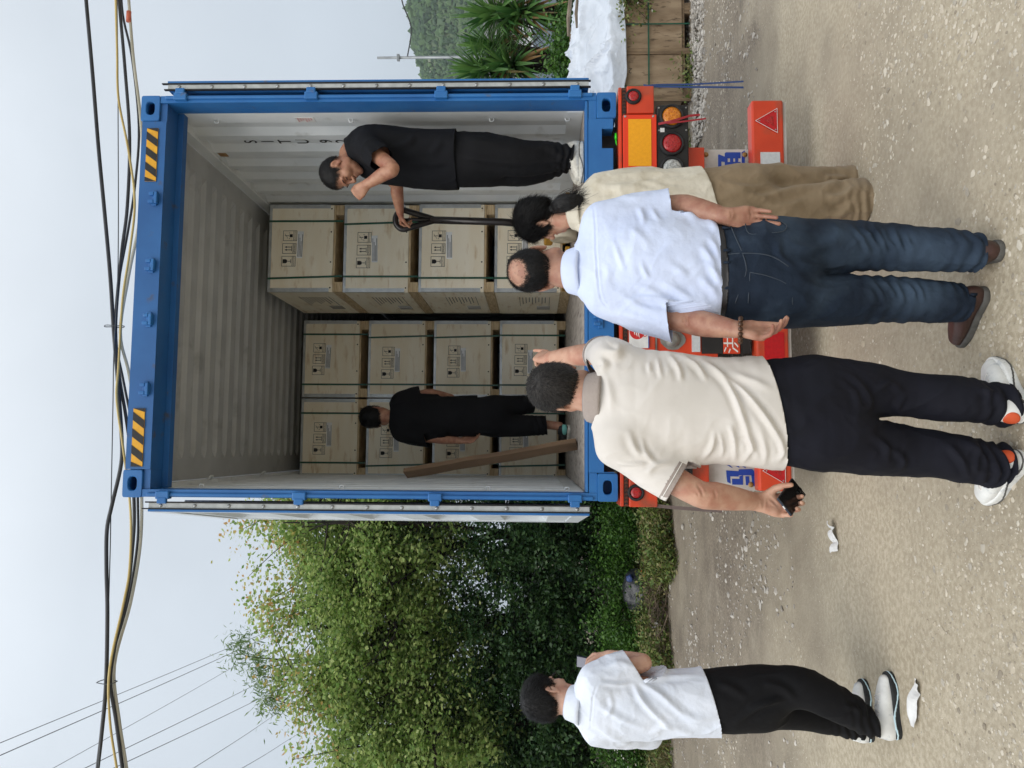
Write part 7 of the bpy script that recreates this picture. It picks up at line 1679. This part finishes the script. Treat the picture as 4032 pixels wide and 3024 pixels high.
make_hair(p.root, p.hc, p.hax, dict(th=0.014, nape=-0.060, side=0.0, fade=0.04, burn=-0.02, front=0.06, n=6500, len=0.020, lift=0.4, top=0.008, rough=0.003, seed=12)).location = tuple(-p.o)
q = lambda v: p.hc+np.array(v)@p.hax
sp_ = p.fin(MB().tube([q((0.087, -0.016, -0.008)), q((0.085, 0.0, 0.008)), q((0.079, 0.06, 0.006)), q((0.072, 0.104, 0.004))], 0.0017, 6).build('spectacles', M_GLASS, p.root))
for s_ in (1, -1):
    ring = [q((s_*0.034+0.024*math.cos(a), 0.102, 0.0+0.019*math.sin(a))) for a in np.linspace(0, 2*math.pi, 15)]
    MB().tube(ring, 0.0014, 5, cap=False).build('lens_rim', M_GLASS, sp_)
cuR = A(1372, 1432, -0.73)
slv = [([aR['s']+np.array([-0.03, 0.01, 0]), aR['s']*0.6+aR['e']*0.4, aR['s']*0.2+aR['e']*0.8, aR['e']*1.1-aR['s']*0.1], [0.082, 0.080, 0.080, 0.082], (A(1366, 1436, -0.75), nrm((0.55, 0.1, -0.85)))),
       ([aL['s']+np.array([0.03, 0, 0]), aL['s']*0.6+aL['e']*0.4, aL['s']*0.2+aL['e']*0.8, aL['e']*1.05-aL['s']*0.05], [0.080, 0.080, 0.078, 0.078])]
folds = [(z8([(690, 300), (740, 400), (880, 540)]), 0.010, 7), (z8([(700, 290), (820, 360), (1000, 520)]), 0.009, 8), (z8([(690, 280), (860, 270), (1020, 260)]), 0.007, 6), (z8([(500, 400), (620, 480), (770, 540)]), 0.007, 8), (z8([(480, 500), (600, 580), (680, 600)]), 0.007, 8), (z8([(760, 560), (860, 520), (1000, 560)]), 0.008, 8), (z8([(900, 430), (1000, 480), (1110, 470)]), 0.006, 8), (z8([(520, 300), (600, 310), (690, 300)]), 0.008, 5), (z8([(560, 330), (580, 420), (540, 480)]), 0.004, 6), (z8([(540, 230), (620, 200), (700, 230)]), 0.006, 8)]
grv = [(z8([(470, 560), (480, 450), (490, 360), (520, 290)]), -0.003, 2.2)]
p.shirt('shirt', tors, sd, slv, [M_WHSH], (A(1543, 1515, -0.83), (0.27, 0, -1)), (A(1250, 1519, -0.70), (0.05, 0.12, 1), 0.078), folds, [(0.008, (5, 5, 2.4), 33, 0.5, 2.0), (0.0035, (13, 13, 7), 34, -0.6, 2.0)], traps=[([nk-UPV*0.045, aR['s']+np.array([-0.02, 0, 0.01])], [0.055, 0.066]), ([nk-UPV*0.045, aL['s']+np.array([0.02, 0, 0.01])], [0.055, 0.066])], groove=grv, h=0.0062)
p.collar(A(1247, 1519, -0.70), (0.05, 0.12, 1), (0.5, 0.8, 0), 0.070, 0.066, [(0.0, -0.01), (-0.007, 0.042), (-0.002, 0.050), (0.008, 0.042), (0.022, -0.004), (0.028, -0.022)], M_WHSH, 0.5)
pel = [T(1510, 1513, -0.70, .150, .120), T(1580, 1512, -0.70, .165, .135), T(1640, 1508, -0.70, .155, .13)]
kaN, kaF = A(1872, 1556, -0.79), A(1846, 1566, -0.52)
legs = [([A(1640, 1495, -0.74), A(1700, 1485, -0.77), A(1745, 1490, -0.79), A(1810, 1520, -0.80), kaN, kaN+np.array([0, 0, -.05])], [0.105, 0.098, 0.090, 0.080, 0.066, 0.064]), ([A(1640, 1525, -0.66), A(1700, 1530, -0.62), A(1745, 1538, -0.58), A(1800, 1552, -0.55), kaF, kaF+np.array([0, 0, -.05])], [0.105, 0.098, 0.088, 0.076, 0.064, 0.062])]
yf = [(z8([(1100, 300), (1180, 330), (1260, 380)]), 0.008, 9), (z8([(1250, 430), (1340, 400), (1460, 380)]), 0.012, 9), (z8([(1330, 300), (1430, 330), (1500, 390)]), 0.009, 9), (z8([(1180, 500), (1300, 430), (1400, 390)]), 0.009, 8), (z8([(1740, 420), (1800, 430), (1830, 480)]), 0.009, 7), (z8([(1760, 360), (1820, 400), (1850, 460)]), 0.009, 7)]
p.pants('trousers', pel, sd, legs, M_BLKP, [(A(1886, 1557, -0.79), (0.2, 0, -1)), (A(1862, 1567, -0.52), (0.1, 0, -1))], yf, [(0.005, (6, 6, 3), 37, 0.4, 2.0)], stack=0.006, h=0.0066)
for ka, b in ((kaN, np.array([-0.075, -0.02, 0])), (kaF, np.array([-0.08, 0, 0]))):
    h0 = np.array([ka[0], ka[1], 0])+b
    p.shoe(h0, (0.97, 0.25, 0), M_WSHOE, M_BSOLE, 0.30, solet=0.034, patches=[((0, 0.055, 0.108), (0.05, 0.050, 0.016), M_BLK)], stripe=M_ICE, laces=True); p.fin(sdf_obj('sock', lambda P: chain(P, [h0+np.array([0.05, 0.01, 0.07]), h0+np.array([0.05, 0.01, 0.14])], [0.034, 0.034], sub=1), h0-0.09, h0+0.2, 0.007, [M_WSHOE], p.root))
phc = A(1278, 1434, -0.44); phone(phc, [nrm((0.85, -0.5, 0.0)), nrm((0.12, 0.2, 0.97)), nrm(np.cross(nrm((0.85, -0.5, 0.0)), nrm((0.12, 0.2, 0.97))))], 'pale phone held up by the young man in the white shirt', True)

# ---- man in black standing inside the container, hand at his mouth, leaning on the pallet truck
FZ = FLOOR
p = Person('man in black T-shirt in the container wiping his mouth and holding the truck handle', (0.86, 0.22, FZ))
hd = A(735, 371, 0.20); nk = A(758, 326, 0.24)
aL = dict(s=A(792, 316, 0.06), e=A(848, 364, -0.06), w=A(790, 400, 0.03), D=A(770, 420, 0.06)-A(790, 400, 0.03), N=(0.5, 0.6, -0.3), t=-1, curl=((1.2, 1.3, 0.7), (1.25, 1.3, 0.7), (1.3, 1.3, 0.7), (1.3, 1.3, 0.7)), thumb=(0.4, 0.5), k=1.0, hs=1.0)
aR = dict(s=A(800, 345, 0.38), e=A(855, 398, 0.52), w=A(864, 458, 0.66), D=A(868, 486, 0.76)-A(864, 458, 0.66), N=(0.1, -0.2, -1), t=1, curl=((0.9, 1.0, 0.6),)*4, thumb=(0.5, 0.7), k=1.0, hs=0.95)
fw_ = nrm((-0.88, -0.47, 0)); sd = nrm((0.47, -0.88, 0))
tors = [T(1005, 346, 0.24, .205, .155), T(970, 346, 0.24, .205, .155), T(900, 344, 0.24, .202, .148), T(830, 336, 0.24, .205, .145), T(795, 330, 0.24, .185, .125), T(772, 326, 0.24, .12, .09), T(755, 326, 0.24, .070, .065)]
p.body((hd, (-0.76, -0.16, -0.62), (-0.60, 0.0, 0.78)), ([hd+np.array([0.03, 0.0, -0.05]), A(752, 343, 0.23), nk, nk+np.array([0.02, 0, -0.1])], [0.056, 0.058, 0.062, 0.080]), [aL, aR], 'c', torso=([t[:3] for t in tors], [t[3:] for t in tors], sd))
make_hair(p.root, p.hc, p.hax, dict(th=0.007, nape=-0.062, side=0.0, front=0.062, fade=0.05, n=5200, len=0.008, lift=0.5, rough=0.0015, seed=21)).location = tuple(-p.o)
q = lambda v: p.hc+np.array(v)@p.hax
for s_ in (1, -1): p.fin(MB().tube([q((s_*0.020, 0.100, 0.022)), q((s_*0.035, 0.095, 0.027)), q((s_*0.050, 0.078, 0.020))], [0.003, 0.0035, 0.002], 6).build('eyebrow', M_HAIRP, p.root)); p.fin(MB().tube([q((s_*0.018, 0.088, -0.003)), q((s_*0.031, 0.0895, -0.004)), q((s_*0.044, 0.080, -0.003))], 0.0022, 5).build('eyelid', M_HAIRP, p.root))
slv = [([aL['s']+np.array([0.02, 0.03, 0]), aL['s']*0.6+aL['e']*0.4, aL['s']*0.3+aL['e']*0.7, aL['e']], [0.080, 0.078, 0.076, 0.078], (A(824, 345, -0.01), aL['e']-aL['s'])),
       ([aR['s']+np.array([0.02, -0.03, 0]), aR['s']*0.6+aR['e']*0.4, aR['s']*0.3+aR['e']*0.7, aR['e']], [0.080, 0.076, 0.074, 0.076], (A(838, 380, 0.46), aR['e']-aR['s']))]
folds = [(zb([(420, 230), (500, 290), (560, 360)]), 0.007, 7), (zb([(380, 270), (430, 340), (500, 390)]), 0.008, 7), (zb([(640, 250), (760, 200), (800, 150)]), 0.008, 8), (zb([(900, 300), (960, 240), (1000, 170)]), 0.007, 8), (zb([(820, 330), (930, 360), (1050, 340)]), 0.007, 8), (zb([(700, 420), (850, 460), (1040, 480)]), 0.007, 9)]
p.shirt('t_shirt', tors, sd, slv, [M_BLKT], (A(981, 347, 0.06), (0.0, 0, -1)), (A(762, 328, 0.24), (-0.35, 0, 0.93), 0.068), folds, [(0.006, (5, 5, 2.5), 43, 0.5, 2.0)], traps=[([nk, aL['s']+np.array([0.0, 0.03, 0.01])], [0.062, 0.066]), ([nk, aR['s']+np.array([0.0, -0.03, 0.01])], [0.062, 0.066])], h=0.0068)
pel = [T(940, 346, 0.24, .170, .13), T(1000, 346, 0.24, .185, .15), T(1050, 346, 0.24, .175, .145)]
ka1, ka2 = A(1222, 338, 0.14), A(1218, 348, 0.36)
legs = [([A(1040, 338, 0.15), A(1090, 338, 0.14), A(1130, 342, 0.13), A(1180, 340, 0.14), ka1, ka1+np.array([0, 0, -.05])], [0.122, 0.120, 0.108, 0.094, 0.070, 0.066]), ([A(1040, 356, 0.33), A(1090, 362, 0.33), A(1130, 366, 0.33), A(1180, 358, 0.35), ka2, ka2+np.array([0, 0, -.05])], [0.122, 0.118, 0.104, 0.09, 0.070, 0.066])]
bf = [(zb([(1090, 200), (1250, 190), (1450, 220)]), 0.006, 8), (zb([(1100, 300), (1300, 330), (1500, 350), (1800, 340)]), 0.010, 9), (zb([(1700, 220), (1800, 250), (1880, 330)]), 0.008, 8), (zb([(1760, 330), (1840, 340), (1900, 280)]), 0.009, 7), (zb([(1090, 170), (1200, 160), (1350, 180)]), 0.005, 6)]
p.pants('trousers', pel, sd, legs, M_BLKP, [(A(1238, 338, 0.14), (-0.1, 0, -1)), (A(1233, 348, 0.36), (-0.1, 0, -1))], bf, [(0.006, (6, 6, 2), 47, 0.1, 2.0)], stack=0.006, h=0.007)
p.shoe(np.array([ka1[0]+0.09, ka1[1]+0.0, FZ]), (-0.98, -0.15, 0), M_WKNIT, M_WKNIT, 0.28, solet=0.03, stripe=M_SOLEG, laces=True); p.shoe(np.array([ka2[0]+0.08, ka2[1]+0.03, FZ]), (-0.9, -0.3, 0), M_WKNIT, M_WKNIT, 0.28, solet=0.03)

# ---- man in black standing deep in the container with his back to us
p = Person('man in black standing deep in the container with his back turned, before the crates', (-0.70, 1.92, FZ))
hd = A(813, 900, 1.94); nk = A(848, 900, 1.90)
aL = dict(s=A(868, 938, 1.88), e=A(937, 947, 1.86), w=A(998, 952, 1.90), D=A(1034, 948, 1.86)-A(998, 952, 1.90), N=(0.6, -0.7, 0.2), t=-1, curl=((0.25, 0.35, 0.2),)*4, thumb=(0.4, 0.4), k=0.95, hs=0.97)
aR = dict(s=A(868, 862, 1.94), e=A(928, 850, 1.98), w=A(975, 858, 2.12), D=(-0.3, 0.8, -0.3), N=(-1, 0, 0), t=1, curl=((0.4, 0.5, 0.3),)*4, k=0.95, hs=0.97, h=0.006)
tors = [T(1045, 899, 1.90, .172, .125), T(1010, 899, 1.90, .172, .125), T(960, 900, 1.90, .168, .12), T(910, 900, 1.90, .180, .125), T(880, 900, 1.90, .168, .115), T(862, 900, 1.90, .115, .09), T(845, 900, 1.90, .066, .062)]
sd = nrm((0.98, 0.2, 0))
ank = A(1186, 918, 1.93)
p.body((hd, (0.25, 0.95, -0.2), (0, 0.1, 1)), ([hd+np.array([0, -0.02, -0.05]), A(838, 900, 1.91), nk, nk+np.array([0, 0, -0.1])], [0.054, 0.055, 0.06, 0.080]), [aL, aR], 'c', torso=([t[:3] for t in tors], [t[3:] for t in tors], sd), extra=[([ank+UPV*0.06, ank, np.array([ank[0]-0.01, ank[1], FZ+0.09])], [0.045, 0.036, 0.036], 0.006)])
make_hair(p.root, p.hc, p.hax, dict(th=0.016, nape=-0.06, side=0.0, n=4500, len=0.02, lift=0.35, rough=0.003, seed=31)).location = tuple(-p.o)
slv = [([aL['s']+np.array([0.03, 0, 0]), aL['s']*0.6+aL['e']*0.4, aL['s']*0.25+aL['e']*0.75, aL['e']], [0.080, 0.080, 0.082, 0.084], (A(920, 942, 1.86), aL['e']-aL['s']+np.array([0.1, 0, 0]))),
       ([aR['s']+np.array([-0.03, 0, 0]), aR['s']*0.6+aR['e']*0.4, aR['s']*0.25+aR['e']*0.75, aR['e']], [0.080, 0.080, 0.080, 0.082], (A(908, 852, 1.97), aR['e']-aR['s']))]
p.shirt('t_shirt', tors, sd, slv, [M_BLKP], (A(1028, 899, 1.78), (0, 0, -1)), (A(850, 900, 1.90), (0, 0.1, 1), 0.066), [], [(0.007, (5, 5, 2.5), 53, 0.5, 2.0)], traps=[([nk, aL['s']+np.array([0.02, 0, 0.01])], [0.062, 0.066]), ([nk, aR['s']+np.array([-0.02, 0, 0.01])], [0.062, 0.066])], h=0.0085)
pel = [T(1000, 899, 1.90, .150, .115), T(1050, 899, 1.90, .165, .13), T(1075, 898, 1.90, .155, .125)]
ka2 = A(1150, 872, 2.02)
legs = [([A(1070, 918, 1.90), A(1110, 920, 1.90), A(1140, 920, 1.90), A(1170, 919, 1.92), ank+UPV*0.03, ank], [0.098, 0.094, 0.086, 0.082, 0.08, 0.08]), ([A(1070, 880, 1.92), A(1100, 878, 1.95), A(1120, 876, 1.97), A(1138, 874, 1.99), ka2, ka2+np.array([0, 0.05, -.04])], [0.098, 0.094, 0.086, 0.08, 0.075, 0.075])]
p.pants('cropped_trousers', pel, sd, legs, M_BLKP, [(ank+UPV*0.02, (0.1, 0, -1)), (ka2, (0.1, 0.3, -1))], [], [(0.006, (6, 6, 2), 57, 0.1, 2.0)], stack=0.003, h=0.0085)
p.shoe(np.array([ank[0]-0.02, ank[1]-0.05, FZ]), (-0.45, 0.9, 0), M_BLK, M_WKNIT, 0.28, patches=[((0.0, 0.03, 0.05), (0.05, 0.05, 0.025), M_MINT)]); p.shoe(np.array([ka2[0], ka2[1]+0.0, FZ]), (0.2, 1, 0), M_BLK, M_WKNIT, 0.28)
